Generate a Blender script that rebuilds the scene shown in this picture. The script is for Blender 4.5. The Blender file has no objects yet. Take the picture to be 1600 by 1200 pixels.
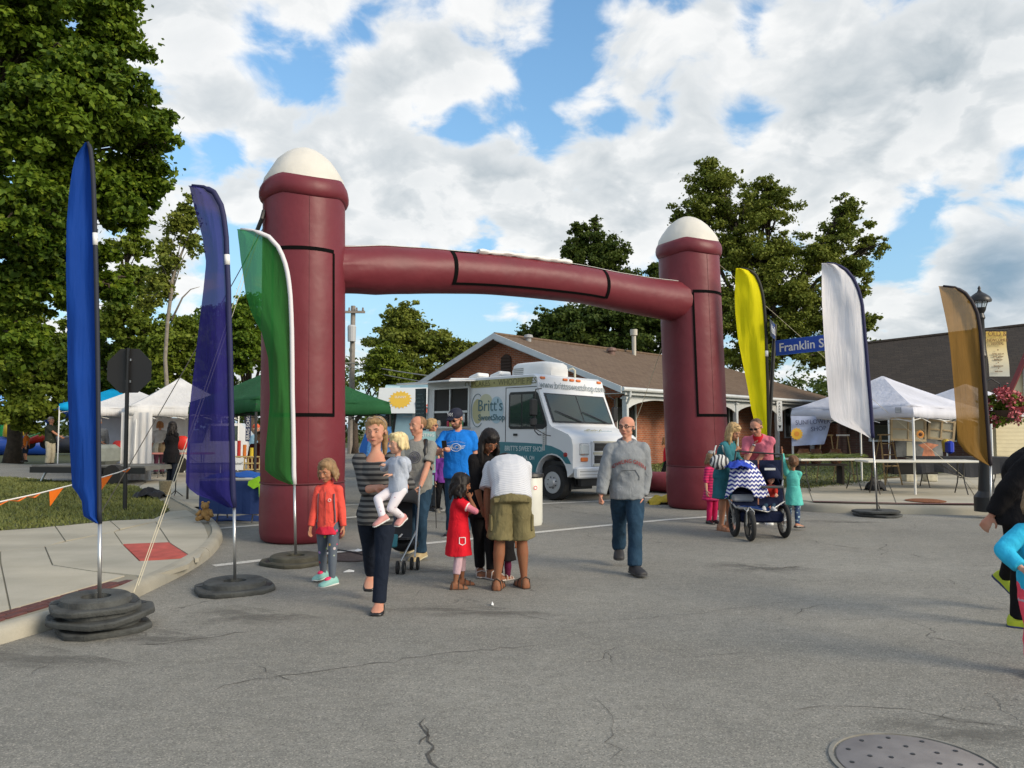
import bpy, bmesh, math, random
import numpy as np
from mathutils import Vector, Matrix, noise, Euler
random.seed(7); rng = np.random.default_rng(7)
S = bpy.context.scene
COL = S.collection
R = math.radians
# ------------------------------------------------------------------ camera
FPX = 1200.0; PITCH = math.atan(70/1200); CAMZ = 1.66
cam_d = bpy.data.cameras.new('camera'); cam = bpy.data.objects.new('camera', cam_d); COL.objects.link(cam)
cam.location = (0, 0, CAMZ); cam.rotation_euler = (R(90)+PITCH, 0, 0)
cam_d.sensor_width = 36; cam_d.lens = 36*FPX/1600; cam_d.clip_end = 3000; cam_d.clip_start = .05
S.camera = cam
S.view_settings.view_transform = 'Standard'; S.view_settings.look = 'None'
S.view_settings.exposure = .15; S.view_settings.gamma = 1; S.view_settings.use_curve_mapping = False
SUN_EL, SUN_AZ = R(26), R(124)      # azimuth measured from +Y (view direction) towards +X
# ------------------------------------------------------------------ pixel helpers (measured on the photograph, used for placing at chosen depth)
def ray(px, py):
    u = (px-800)/FPX; v = (600-py)/FPX
    return Vector((u, math.cos(PITCH)-v*math.sin(PITCH), math.sin(PITCH)+v*math.cos(PITCH)))
def at(px, py, Y):
    d = ray(px, py); t = Y/d.y
    return Vector((d.x*t, Y, CAMZ+d.z*t))
def G(x, y):
    return .003*max(-14, min(14, x)) + .006*max(-10, min(35, y))
def gp(px, py, lift=0.0):
    d = ray(px, py); x = y = 0
    for i in range(12):
        z = G(x, y)+lift
        t = (z-CAMZ)/d.z if d.z < 0 else 90
        t = min(t, 150); x, y = d.x*t, d.y*t
    return Vector((x, y, G(x, y)+lift))
# ------------------------------------------------------------------ world: sky with clouds
W = bpy.data.worlds.new('World'); S.world = W; W.use_nodes = True
nt = W.node_tree; N = nt.nodes; L = nt.links; N.clear()
def nd(t, **k):
    n = N.new(t)
    for a, b in k.items(): setattr(n, a, b)
    return n
def mth(op, a, b=None, clamp=False):
    n = nd('ShaderNodeMath', operation=op, use_clamp=clamp)
    for i, v in enumerate((a, b)):
        if v is None: continue
        if isinstance(v, (int, float)): n.inputs[i].default_value = v
        else: L.new(v, n.inputs[i])
    return n.outputs[0]
out = nd('ShaderNodeOutputWorld')
sky = nd('ShaderNodeTexSky', sky_type='NISHITA', sun_disc=False)
sky.sun_elevation = SUN_EL; sky.sun_rotation = SUN_AZ; sky.air_density = 1.3; sky.dust_density = .3; sky.ozone_density = 2.2
tc = nd('ShaderNodeTexCoord')
sep = nd('ShaderNodeSeparateXYZ'); L.new(tc.outputs['Generated'], sep.inputs[0])
zc = mth('ADD', mth('MAXIMUM', sep.outputs[2], -.02), .40)
cx = mth('DIVIDE', sep.outputs[0], zc); cy = mth('DIVIDE', sep.outputs[1], zc)
cmb = nd('ShaderNodeCombineXYZ'); L.new(cx, cmb.inputs[0]); L.new(cy, cmb.inputs[1])
def fbm(scale, detail, rough, off=(0, 0, 0), dist=0.0):
    m = nd('ShaderNodeMapping'); L.new(cmb.outputs[0], m.inputs[0]); m.inputs['Location'].default_value = off
    n = nd('ShaderNodeTexNoise'); L.new(m.outputs[0], n.inputs['Vector'])
    n.inputs['Scale'].default_value = scale; n.inputs['Detail'].default_value = detail
    n.inputs['Roughness'].default_value = rough; n.inputs['Distortion'].default_value = dist
    return n.outputs['Fac']
cov = fbm(2.6, 3, .5, (3.1, 1.7, 0), .5)
cov2 = fbm(8.0, 9, .56, (8.1, 4.7, 0), .35)
cov = mth('ADD', mth('MULTIPLY', cov, .52), mth('MULTIPLY', cov2, .48))
# (px, py, radius px, amount): where the photograph has cloud or open blue
SKY = [(640, 290, 150, .05), (300, 60, 90, .08), (330, 170, 60, .1), (430, 250, 120, .08), (560, 130, 50, .08), (700, 110, 70, .1), (980, 60, 60, .1),
       (1250, 100, 200, .08), (1480, 200, 160, .09), (1500, 60, 120, .05), (560, 350, 70, .05), (960, 280, 90, .07), (1560, 430, 80, .14), (1480, 510, 50, .12),
       (900, 215, 60, .05), (1080, 120, 70, .07), (240, 330, 50, .1), (1390, 490, 50, .1), (640, 400, 60, .05), (830, 340, 90, .08), (740, 270, 60, .07),
       (690, 510, 120, -.22), (650, 170, 30, -.13), (350, 230, 36, -.16), (560, 45, 36, -.13), (840, 110, 32, -.15), (890, 120, 40, -.14), (410, 60, 44, -.12), (500, 90, 36, -.1),
       (720, 200, 34, -.14), (900, 25, 45, -.13), (1180, 200, 50, -.1), (1420, 430, 50, -.15), (375, 410, 50, -.18), (270, 240, 30, -.14), (430, 300, 40, -.12), (560, 330, 30, -.12),
       (960, 190, 30, -.12), (1180, 40, 40, -.12), (1330, 300, 40, -.1), (1450, 350, 50, -.12), (1560, 330, 40, -.1), (1040, 190, 30, -.1), (760, 430, 60, -.06), (600, 360, 60, .08), (700, 380, 60, .08), (500, 340, 40, .05), (640, 100, 60, .06), (1000, 350, 50, .06), (1500, 400, 60, .06)]
tot = None
for (px, py, rp, am) in SKY:
    d = ray(px, py).normalized(); k = 1/(1-math.cos(rp/1300))
    dp = nd('ShaderNodeVectorMath', operation='DOT_PRODUCT'); L.new(tc.outputs['Generated'], dp.inputs[0]); dp.inputs[1].default_value = d
    e = mth('MULTIPLY', mth('POWER', 2.718, mth('MULTIPLY', mth('SUBTRACT', dp.outputs['Value'], 1.0), k)), am)
    tot = e if tot is None else mth('ADD', tot, e)
covt = mth('ADD', cov, tot)
ramp = nd('ShaderNodeValToRGB'); L.new(covt, ramp.inputs[0])
ramp.color_ramp.elements[0].position = .442; ramp.color_ramp.elements[1].position = .545
ramp.color_ramp.interpolation = 'EASE'
# cloud body tone: bright crowns, blue grey undersides where the cloud is thick
def shade_at(off):
    return mth('ADD', mth('MULTIPLY', fbm(2.6, 3, .5, (3.1+off[0], 1.7+off[1], 0), .5), .52), mth('MULTIPLY', fbm(8.0, 5, .54, (8.1+off[0]*1.0, 4.7+off[1]*1.0, 0), .35), .48))
# looking towards the sun side: where the cloud is denser beyond this point, this side is lit; otherwise it is its shaded base
grad = mth('SUBTRACT', shade_at((.035, .06)), cov)
gr = nd('ShaderNodeMapRange'); L.new(grad, gr.inputs[0]); gr.inputs[1].default_value = -.05; gr.inputs[2].default_value = .055
thick = nd('ShaderNodeMapRange'); L.new(covt, thick.inputs[0])
thick.inputs[1].default_value = .50; thick.inputs[2].default_value = .80
tone = mth('ADD', mth('MULTIPLY', thick.outputs[0], mth('ADD', mth('MULTIPLY', gr.outputs[0], .62), .30)), mth('MULTIPLY', gr.outputs[0], .16), True)
# the heavy dark cloud low on the right
dk = ray(1570, 425).normalized(); dp = nd('ShaderNodeVectorMath', operation='DOT_PRODUCT'); L.new(tc.outputs['Generated'], dp.inputs[0]); dp.inputs[1].default_value = dk
dark = mth('POWER', 2.718, mth('MULTIPLY', mth('SUBTRACT', dp.outputs['Value'], 1.0), 900))
cr = nd('ShaderNodeValToRGB'); L.new(tone, cr.inputs[0])
cr.color_ramp.elements[0].color = (.95, .945, .93, 1); cr.color_ramp.elements[1].color = (.33, .40, .45, 1)
e = cr.color_ramp.elements.new(.28); e.color = (.72, .745, .755, 1)
mxd = nd('ShaderNodeMixRGB', blend_type='MIX'); L.new(mth('MULTIPLY', dark, .75, True), mxd.inputs[0]); L.new(cr.outputs[0], mxd.inputs[1]); mxd.inputs[2].default_value = (.16, .29, .42, 1)
bg1 = nd('ShaderNodeBackground'); bg1.inputs[1].default_value = .15
hs = nd('ShaderNodeHueSaturation'); hs.inputs['Saturation'].default_value = 1.18; hs.inputs['Value'].default_value = 1.3; L.new(sky.outputs[0], hs.inputs['Color'])
low = mth('POWER', mth('SUBTRACT', 1.0, mth('MAXIMUM', sep.outputs[2], 0.0), True), 2.6)
hz = nd('ShaderNodeMixRGB'); L.new(mth('MULTIPLY', low, .85), hz.inputs[0]); L.new(hs.outputs[0], hz.inputs[1]); hz.inputs[2].default_value = (1.5, 3.05, 4.8, 1)
L.new(hz.outputs[0], bg1.inputs[0])
bg2 = nd('ShaderNodeBackground'); bg2.inputs[1].default_value = .98; L.new(mxd.outputs[0], bg2.inputs[0])
ms = nd('ShaderNodeMixShader'); L.new(mth('MULTIPLY', ramp.outputs[0], .96), ms.inputs[0]); L.new(bg1.outputs[0], ms.inputs[1]); L.new(bg2.outputs[0], ms.inputs[2])
L.new(ms.outputs[0], out.inputs[0])
# ------------------------------------------------------------------ sun (behind and to the right, softened by cloud)
sd = bpy.data.lights.new('sun', 'SUN'); sd.energy = 3.3; sd.angle = R(26); sd.color = (1, .86, .66)
sun = bpy.data.objects.new('sun', sd); COL.objects.link(sun)
sv = Vector((math.sin(SUN_AZ)*math.cos(SUN_EL), math.cos(SUN_AZ)*math.cos(SUN_EL), math.sin(SUN_EL)))
sun.rotation_euler = sv.to_track_quat('Z', 'Y').to_euler()
# ------------------------------------------------------------------ object helpers
def tag(o, label=None, cat=None, group=None, kind=None):
    if label: o['label'] = label
    if cat: o['category'] = cat
    if group: o['group'] = group
    if kind: o['kind'] = kind
    return o
def thing(name, label, cat, loc=(0, 0, 0), rz=0, group=None, rot=None):
    o = bpy.data.objects.new(name, None); COL.objects.link(o); o.location = loc
    o.rotation_euler = rot if rot else (0, 0, rz); o.empty_display_size = .1
    return tag(o, label, cat, group)
def link(name, me, m=None, parent=None, smooth=False):
    if m is not None: me.materials.append(m)
    o = bpy.data.objects.new(name, me); COL.objects.link(o)
    if parent: o.parent = parent
    if smooth and len(me.polygons): me.polygons.foreach_set('use_smooth', [True]*len(me.polygons))
    return o
def copy_tree(o, parent=None):
    c = o.copy(); COL.objects.link(c)
    if parent: c.parent = parent
    for ch in list(o.children): copy_tree(ch, c)
    return c
class MB:
    """collects shapes; build() links them as one mesh object"""
    def __init__(s): s.v = []; s.f = []
    def add(s, vs, fs):
        b = len(s.v); s.v += [tuple(v) for v in vs]; s.f += [tuple(i+b for i in f) for f in fs]; return s
    def box(s, c, d, rot=None, bev=0):
        hx, hy, hz = d[0]/2, d[1]/2, d[2]/2; c = Vector(c)
        if bev:
            b = bev; vs = []
            for z, k in ((-hz, 1), (-hz+b, 0), (hz-b, 0), (hz, 1)):
                ex, ey = hx-b*k, hy-b*k
                for (x, y) in ((-ex, -ey+b), (-ex+b, -ey), (ex-b, -ey), (ex, -ey+b), (ex, ey-b), (ex-b, ey), (-ex+b, ey), (-ex, ey-b)):
                    vs.append(Vector((x, y, z)))
            fs = [tuple(range(7, -1, -1)), tuple(range(24, 32))]
            for r in range(3):
                for i in range(8):
                    j = (i+1) % 8; fs.append((r*8+i, r*8+j, r*8+8+j, r*8+8+i))
        else:
            vs = [Vector((x*hx, y*hy, z*hz)) for z in (-1, 1) for (x, y) in ((-1, -1), (1, -1), (1, 1), (-1, 1))]
            fs = [(3, 2, 1, 0), (4, 5, 6, 7), (0, 1, 5, 4), (1, 2, 6, 5), (2, 3, 7, 6), (3, 0, 4, 7)]
        if rot is not None:
            vs = [rot @ v for v in vs]
        return s.add([v+c for v in vs], fs)
    def tube(s, pts, r, n=8, cap=True, up=None, flat=1.0):
        pts = [Vector(p) for p in pts]; k = len(pts)
        rs = r if isinstance(r, (list, tuple)) else [r]*k
        vs = []; fs = []; ref = None
        for i, p in enumerate(pts):
            a = pts[max(0, i-1)]; b = pts[min(k-1, i+1)]; t = (b-a)
            t = t.normalized() if t.length > 1e-9 else Vector((0, 0, 1))
            if ref is None:
                ref = up if up else (Vector((0, 0, 1)) if abs(t.z) < .9 else Vector((1, 0, 0)))
            u = t.cross(ref)
            if u.length < 1e-6: u = t.cross(Vector((0, 1, .1)))
            u.normalize(); w = u.cross(t); ref = w
            for j in range(n):
                a_ = 2*math.pi*j/n
                vs.append(p+u*math.cos(a_)*rs[i]+w*math.sin(a_)*rs[i]*flat)
        for i in range(k-1):
            for j in range(n):
                q = (j+1) % n; fs.append((i*n+j, i*n+q, (i+1)*n+q, (i+1)*n+j))
        if cap:
            fs.append(tuple(range(n-1, -1, -1))); fs.append(tuple(range((k-1)*n, k*n)))
        return s.add(vs, [tuple(reversed(f)) for f in fs])
    def rings(s, rg, cap=True):
        """rg: list of lists of equal length vectors"""
        n = len(rg[0]); vs = [v for r_ in rg for v in r_]; fs = []
        for i in range(len(rg)-1):
            for j in range(n):
                q = (j+1) % n; fs.append((i*n+j, i*n+q, (i+1)*n+q, (i+1)*n+j))
        if cap: fs.append(tuple(range(n-1, -1, -1))); fs.append(tuple(range((len(rg)-1)*n, len(rg)*n)))
        return s.add(vs, fs)
    def lathe(s, prof, c=(0, 0, 0), n=16, cap=True, M=None):
        rg = []
        for (r, z) in prof:
            ring = [Vector((r*math.cos(2*math.pi*j/n), r*math.sin(2*math.pi*j/n), z)) for j in range(n)]
            if M is not None: ring = [M @ v for v in ring]
            rg.append([v+Vector(c) for v in ring])
        return s.rings(rg, cap)
    def ball(s, c, r, n=12, m=8, M=None):
        if isinstance(r, (int, float)): r = (r, r, r)
        rg = []
        for i in range(1, m):
            th = math.pi*i/m
            rg.append([(Vector((math.sin(th)*math.cos(2*math.pi*j/n)*r[0], math.sin(th)*math.sin(2*math.pi*j/n)*r[1], -math.cos(th)*r[2]))) for j in range(n)])
        if M is not None: rg = [[M @ v for v in q] for q in rg]
        c = Vector(c); rg = [[v+c for v in q] for q in rg]
        return s.rings(rg, True)
    def cone(s, p0, p1, r0, r1, n=12):
        return s.tube([p0, p1], [r0, r1], n)
    def prism(s, pts, z0, z1):
        n = len(pts); vs = [Vector((p[0], p[1], z0)) for p in pts]+[Vector((p[0], p[1], z1)) for p in pts]
        a = sum(pts[i][0]*pts[(i+1) % n][1]-pts[(i+1) % n][0]*pts[i][1] for i in range(n))
        fs = [tuple(range(n-1, -1, -1)), tuple(range(n, 2*n))]+[(i, (i+1) % n, n+(i+1) % n, n+i) for i in range(n)]
        if a < 0: fs = [tuple(reversed(f)) for f in fs]
        return s.add(vs, fs)
    def quad(s, a, b, c, d): return s.add([a, b, c, d], [(0, 1, 2, 3)])
    def mesh(s, name):
        me = bpy.data.meshes.new(name); me.from_pydata(s.v, [], s.f); me.update(); return me
    def build(s, name, m=None, parent=None, smooth=False, xf=None):
        if xf is not None: s.v = [tuple(xf @ Vector(v)) for v in s.v]
        o = link(name, s.mesh(name), m, parent, smooth)
        return o
def autosmooth(o, ang=40):
    me = o.data
    bm = bmesh.new(); bm.from_mesh(me); bmesh.ops.recalc_face_normals(bm, faces=bm.faces)
    for f in bm.faces: f.smooth = True
    for e in bm.edges:
        if len(e.link_faces) == 2 and e.calc_face_angle(0) > R(ang): e.smooth = False
    bm.to_mesh(me); bm.free(); return o
def bevel(o, w=.01, seg=2):
    md = o.modifiers.new('bevel', 'BEVEL'); md.width = w; md.segments = seg; md.limit_method = 'ANGLE'; md.angle_limit = R(35); md.harden_normals = False
    for p in o.data.polygons: p.use_smooth = True
    return o
# ------------------------------------------------------------------ materials
MC = {}
def mat(name, col, rough=.6, var=.0, vs=8.0, bump=.0, bs=60.0, metal=0.0, trans=0.0, alpha=1.0, coat=0.0, spec=None, sheen=0.0, dirt=0.0, emit=None):
    if name in MC: return MC[name]
    m = bpy.data.materials.new(name); m.use_nodes = True; t = m.node_tree; b = t.nodes['Principled BSDF']
    MC[name] = m
    b.inputs['Base Color'].default_value = (*col, 1); b.inputs['Roughness'].default_value = rough; b.inputs['Metallic'].default_value = metal
    if spec is not None: b.inputs['Specular IOR Level'].default_value = spec
    if coat: b.inputs['Coat Weight'].default_value = coat; b.inputs['Coat Roughness'].default_value = .12
    if sheen: b.inputs['Sheen Weight'].default_value = sheen
    tcn = t.nodes.new('ShaderNodeTexCoord')
    m['tc'] = 1
    if var or dirt:
        no = t.nodes.new('ShaderNodeTexNoise'); no.inputs['Scale'].default_value = vs; no.inputs['Detail'].default_value = 6
        t.links.new(tcn.outputs['Object'], no.inputs['Vector'])
        mr = t.nodes.new('ShaderNodeMapRange'); t.links.new(no.outputs['Fac'], mr.inputs[0]); mr.inputs[1].default_value = .3; mr.inputs[2].default_value = .7
        mr.inputs[3].default_value = 1-var-dirt; mr.inputs[4].default_value = 1+var*.6
        mx = t.nodes.new('ShaderNodeVectorMath'); mx.operation = 'SCALE'; mx.inputs[0].default_value = col; t.links.new(mr.outputs[0], mx.inputs['Scale'])
        t.links.new(mx.outputs[0], b.inputs['Base Color'])
    if bump:
        n2 = t.nodes.new('ShaderNodeTexNoise'); n2.inputs['Scale'].default_value = bs; n2.inputs['Detail'].default_value = 4
        t.links.new(tcn.outputs['Object'], n2.inputs['Vector'])
        bp = t.nodes.new('ShaderNodeBump'); bp.inputs['Strength'].default_value = bump; bp.inputs['Distance'].default_value = .02
        t.links.new(n2.outputs['Fac'], bp.inputs['Height']); t.links.new(bp.outputs[0], b.inputs['Normal'])
    if trans or alpha < 1:
        o = t.nodes['Material Output']; last = b.outputs[0]
        if trans:
            tr = t.nodes.new('ShaderNodeBsdfTranslucent'); tr.inputs[0].default_value = (*[min(1, c*1.15) for c in col], 1)
            mi = t.nodes.new('ShaderNodeMixShader'); mi.inputs[0].default_value = trans
            t.links.new(last, mi.inputs[1]); t.links.new(tr.outputs[0], mi.inputs[2]); last = mi.outputs[0]
        if alpha < 1:
            tp = t.nodes.new('ShaderNodeBsdfTransparent'); tp.inputs[0].default_value = (*[min(1, .5+c*.9) for c in col], 1)
            mi = t.nodes.new('ShaderNodeMixShader'); mi.inputs[0].default_value = alpha
            t.links.new(tp.outputs[0], mi.inputs[1]); t.links.new(last, mi.inputs[2]); last = mi.outputs[0]
        t.links.new(last, o.inputs[0])
    if emit: b.inputs['Emission Color'].default_value = (*emit, 1); b.inputs['Emission Strength'].default_value = 1
    return m
class NT:
    """small node writer for special materials"""
    def __init__(s, name, rough=.7):
        s.m = bpy.data.materials.new(name); s.m.use_nodes = True; s.t = s.m.node_tree; s.b = s.t.nodes['Principled BSDF']; s.b.inputs['Roughness'].default_value = rough
        s.tc = s.t.nodes.new('ShaderNodeTexCoord').outputs['Object']; MC[name] = s.m
    def node(s, ty, ins={}, **k):
        n = s.t.nodes.new(ty)
        for a, b in k.items(): setattr(n, a, b)
        for a, b in ins.items():
            if hasattr(b, 'links') or hasattr(b, 'is_linked'): s.t.links.new(b, n.inputs[a])
            else: n.inputs[a].default_value = b
        return n
    def math(s, op, a, b=0.0, c=0.0, clamp=False): return s.node('ShaderNodeMath', {0: a, 1: b, 2: c}, operation=op, use_clamp=clamp).outputs[0]
    def noise(s, scale, detail=5, rough=.55, vec=None, dist=0.0): return s.node('ShaderNodeTexNoise', {'Vector': vec or s.tc, 'Scale': scale, 'Detail': detail, 'Roughness': rough, 'Distortion': dist}).outputs['Fac']
    def rng(s, v, a, b, c=0.0, d=1.0): return s.node('ShaderNodeMapRange', {0: v, 1: a, 2: b, 3: c, 4: d}).outputs[0]
    def mix(s, f, a, b, mode='MIX'):
        n = s.node('ShaderNodeMixRGB', {0: f}, blend_type=mode)
        for i, v in ((1, a), (2, b)):
            if isinstance(v, tuple): n.inputs[i].default_value = (*v, 1)
            else: s.t.links.new(v, n.inputs[i])
        return n.outputs[0]
    def mapv(s, scale=(1, 1, 1), rot=(0, 0, 0), loc=(0, 0, 0), vec=None): return s.node('ShaderNodeMapping', {'Vector': vec or s.tc, 'Scale': scale, 'Rotation': rot, 'Location': loc}).outputs[0]
    def color(s, c): s.t.links.new(c, s.b.inputs['Base Color'])
    def bump(s, h, st=.3, dist=.02):
        n = s.node('ShaderNodeBump', {'Height': h, 'Strength': st, 'Distance': dist}); s.t.links.new(n.outputs[0], s.b.inputs['Normal'])
    def sepxyz(s, vec=None): return s.node('ShaderNodeSeparateXYZ', {0: vec or s.tc}).outputs
# asphalt
def make_asphalt():
    n = NT('asphalt', .88)
    big = n.noise(.35, 6, .6); mid = n.noise(2.2, 5, .6); fine = n.noise(120, 3, .8); sp = n.node('ShaderNodeTexVoronoi', {'Vector': n.tc, 'Scale': 130.0}).outputs['Color']
    spv = n.node('ShaderNodeSeparateColor', {0: sp}).outputs[0]
    c = n.mix(n.rng(big, .35, .65), (.25, .242, .212), (.35, .339, .298))
    c = n.mix(n.rng(mid, .3, .75), c, n.mix(.4, c, (.2, .2, .185)))
    c = n.mix(n.rng(fine, .35, .7), c, n.mix(1.0, c, (.62, .61, .59), 'MULTIPLY'))
    pat = n.noise(11, 6, .75, n.mapv((.6, 1.3, 1))); c = n.mix(n.rng(pat, .42, .68, 0, .5), c, n.mix(1.0, c, (.55, .55, .53), 'MULTIPLY'))
    lane = n.noise(.22, 3, .5, n.mapv((.25, 2.2, 1), (0, 0, .25))); c = n.mix(n.rng(lane, .45, .62, 0, .35), c, n.mix(1.0, c, (.66, .66, .65), 'MULTIPLY'))
    pit = n.noise(45, 5, .8); c = n.mix(n.rng(pit, .62, .72, 0, .7), c, (.07, .068, .06))
    c = n.mix(n.rng(spv, .80, .97, 0, .6), c, (.44, .41, .35))
    c = n.mix(n.rng(spv, .2, .04, 0, .7), c, (.09, .088, .08))
    # damp stains and oil
    st = n.noise(.8, 7, .7, n.mapv((.5, 1.6, 1))); c = n.mix(n.rng(st, .62, .76, 0, .35), c, (.12, .115, .10))
    # hairline cracks
    w = n.noise(1.1, 6, .6); wv = n.node('ShaderNodeVectorMath', {0: n.tc, 1: n.node('ShaderNodeTexNoise', {'Vector': n.tc, 'Scale': 1.6, 'Detail': 7.0}).outputs['Color']}, operation='ADD').outputs[0]
    vo = n.node('ShaderNodeTexVoronoi', {'Vector': wv, 'Scale': .55}, feature='DISTANCE_TO_EDGE').outputs['Distance']
    cm = n.math('MULTIPLY', n.rng(vo, .005, .001), n.rng(n.noise(.5, 3), .54, .62))
    c = n.mix(n.math('MULTIPLY', cm, .7), c, (.05, .047, .04))
    n.color(c); n.bump(n.math('SUBTRACT', n.math('ADD', fine, n.math('MULTIPLY', spv, .5)), n.math('MULTIPLY', cm, 2.0)), .55, .006)
    return n.m
M_ASPH = make_asphalt()
def make_concrete(name, c0, c1):
    n = NT(name, .85)
    a = n.noise(1.3, 6, .6); f = n.noise(70, 4, .7); b = n.noise(.5, 4, .5, n.mapv((.4, 2.5, 1)))
    c = n.mix(n.rng(a, .3, .7), c0, c1); c = n.mix(n.rng(b, .45, .7, 0, .45), c, tuple(x*.6 for x in c0)); c = n.mix(n.rng(f, .3, .75, 0, .3), c, tuple(x*.62 for x in c0))
    n.color(c); n.bump(f, .2, .004); return n.m
M_CONC = make_concrete('concrete', (.40, .37, .29), (.52, .48, .385))
M_KERB = make_concrete('kerb_concrete', (.33, .31, .25), (.46, .43, .35))
def make_grass():
    n = NT('grass_blades', .7); a = n.noise(.9, 5, .6); f = n.noise(30, 3, .6)
    c = n.mix(n.rng(a, .3, .7), (.055, .095, .015), (.15, .17, .035)); c = n.mix(n.rng(f, .35, .75), c, (.19, .19, .055)); n.color(c); return n.m
M_GRASS = make_grass()
def make_soil():
    n = NT('turf', .95); a = n.noise(1.2, 5); f = n.noise(40, 4)
    c = n.mix(n.rng(a, .3, .7), (.06, .085, .02), (.11, .12, .035)); c = n.mix(n.rng(f, .4, .7), c, (.045, .04, .02)); n.color(c); n.bump(f, .5, .02); return n.m
M_TURF = make_soil()
M_WHITEPAINT = None
def make_paint():
    n = NT('road_paint', .7); f = n.noise(38, 5, .7); g = n.noise(3, 5, .6)
    c = n.mix(n.rng(f, .52, .66), (.62, .60, .54), (.22, .21, .19)); c = n.mix(n.rng(g, .5, .75, 0, .5), c, (.3, .29, .26)); n.color(c); return n.m
M_WHITEPAINT = make_paint()
M_BLACK = mat('black_plastic', (.012, .012, .013), .45)
M_RUBBER = mat('black_rubber', (.06, .063, .06), .8, .45, 7, .5, 60)
M_STEEL = mat('steel', (.55, .55, .54), .35, metal=.9)
M_WHITE = mat('white_paint', (.78, .78, .76), .4, .05, 3)
M_WMETAL = mat('white_metal', (.72, .72, .70), .45)
M_WOOD = mat('pine_wood', (.42, .28, .12), .6, .25, 12)
M_RED = mat('red_plastic', (.62, .03, .02), .45)
M_TIRE = mat('tyre_rubber', (.02, .02, .02), .85, .2, 12)
# ------------------------------------------------------------------ text
def text(body, size, m, parent, name='lettering', M=None, depth=.002, align='CENTER', sx=1.0, bold=0.0, curve=None, surf=None):
    cu = bpy.data.curves.new(name, 'FONT'); cu.body = body; cu.size = size; cu.align_x = align; cu.align_y = 'CENTER'; cu.extrude = depth; cu.resolution_u = 3
    if bold: cu.offset = bold
    tmp = bpy.data.objects.new('t', cu); COL.objects.link(tmp)
    dg = bpy.context.evaluated_depsgraph_get(); dg.update()
    me = bpy.data.meshes.new_from_object(tmp.evaluated_get(dg)); bpy.data.objects.remove(tmp); bpy.data.curves.remove(cu)
    for v in me.vertices:
        p = v.co.copy(); p.x *= sx
        if curve: p.y -= curve*p.x*p.x
        if surf: p = Vector(surf(p))
        if M is not None: p = M @ p
        v.co = p
    me.materials.clear()
    return link(name, me, m, parent)
def frame(origin, xdir, up=Vector((0, 0, 1))):
    """matrix whose x runs along the text, y up, z out of the surface"""
    x = Vector(xdir).normalized(); z = x.cross(up).normalized(); y = z.cross(x)
    M = Matrix(((x.x, y.x, z.x, origin[0]), (x.y, y.y, z.y, origin[1]), (x.z, y.z, z.z, origin[2]), (0, 0, 0, 1)))
    return M
# ------------------------------------------------------------------ ground sheets
def sheet(name, poly, lift, m, step=1.0, zfun=None, parent=None, kind='structure', thick=0):
    bm = bmesh.new(); vs = [bm.verts.new((p[0], p[1], 0)) for p in poly]; bm.faces.new(vs)
    xs = [p[0] for p in poly]; ys = [p[1] for p in poly]
    if step:
        for ax, lo, hi in ((0, min(xs), max(xs)), (1, min(ys), max(ys))):
            k = math.ceil(lo/step)*step
            while k < hi:
                co = (k, 0, 0) if ax == 0 else (0, k, 0); no = (1, 0, 0) if ax == 0 else (0, 1, 0)
                bmesh.ops.bisect_plane(bm, geom=bm.verts[:]+bm.edges[:]+bm.faces[:], plane_co=co, plane_no=no, dist=1e-6); k += step
    bmesh.ops.triangulate(bm, faces=[f for f in bm.faces if len(f.verts) > 4])
    for v in bm.verts: v.co.z = (zfun or G)(v.co.x, v.co.y)+lift
    for f in bm.faces:
        if f.normal.z < 0: f.normal_flip()
    bm.normal_update()
    if sum(f.normal.z for f in bm.faces) < 0: bmesh.ops.reverse_faces(bm, faces=bm.faces)
    if thick:
        ed = [e for e in bm.edges if len(e.link_faces) == 1]
        r = bmesh.ops.extrude_edge_only(bm, edges=ed)
        for v in [g for g in r['geom'] if isinstance(g, bmesh.types.BMVert)]: v.co.z -= thick
        bmesh.ops.recalc_face_normals(bm, faces=bm.faces)
    me = bpy.data.meshes.new(name); bm.to_mesh(me); bm.free()
    o = link(name, me, m, parent)
    if kind and not parent: tag(o, kind=kind)
    return o
def gpoly(pxs, lift=0.0): return [tuple(gp(x, y, lift)[:2]) for x, y in pxs]
def shrink(poly, d):
    n = len(poly); out_ = []
    a = sum(poly[i][0]*poly[(i+1) % n][1]-poly[(i+1) % n][0]*poly[i][1] for i in range(n)); sg = 1 if a > 0 else -1
    for i in range(n):
        p0, p1, p2 = Vector(poly[i-1]), Vector(poly[i]), Vector(poly[(i+1) % n])
        e1 = (p1-p0).normalized(); e2 = (p2-p1).normalized(); n1 = Vector((-e1.y, e1.x))*sg; n2 = Vector((-e2.y, e2.x))*sg
        b = (n1+n2); b = b/max(.35, b.length_squared)*2 if b.length > 1e-6 else n1
        out_.append(tuple(p1+b*d*.5*1.0))
    return out_
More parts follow.
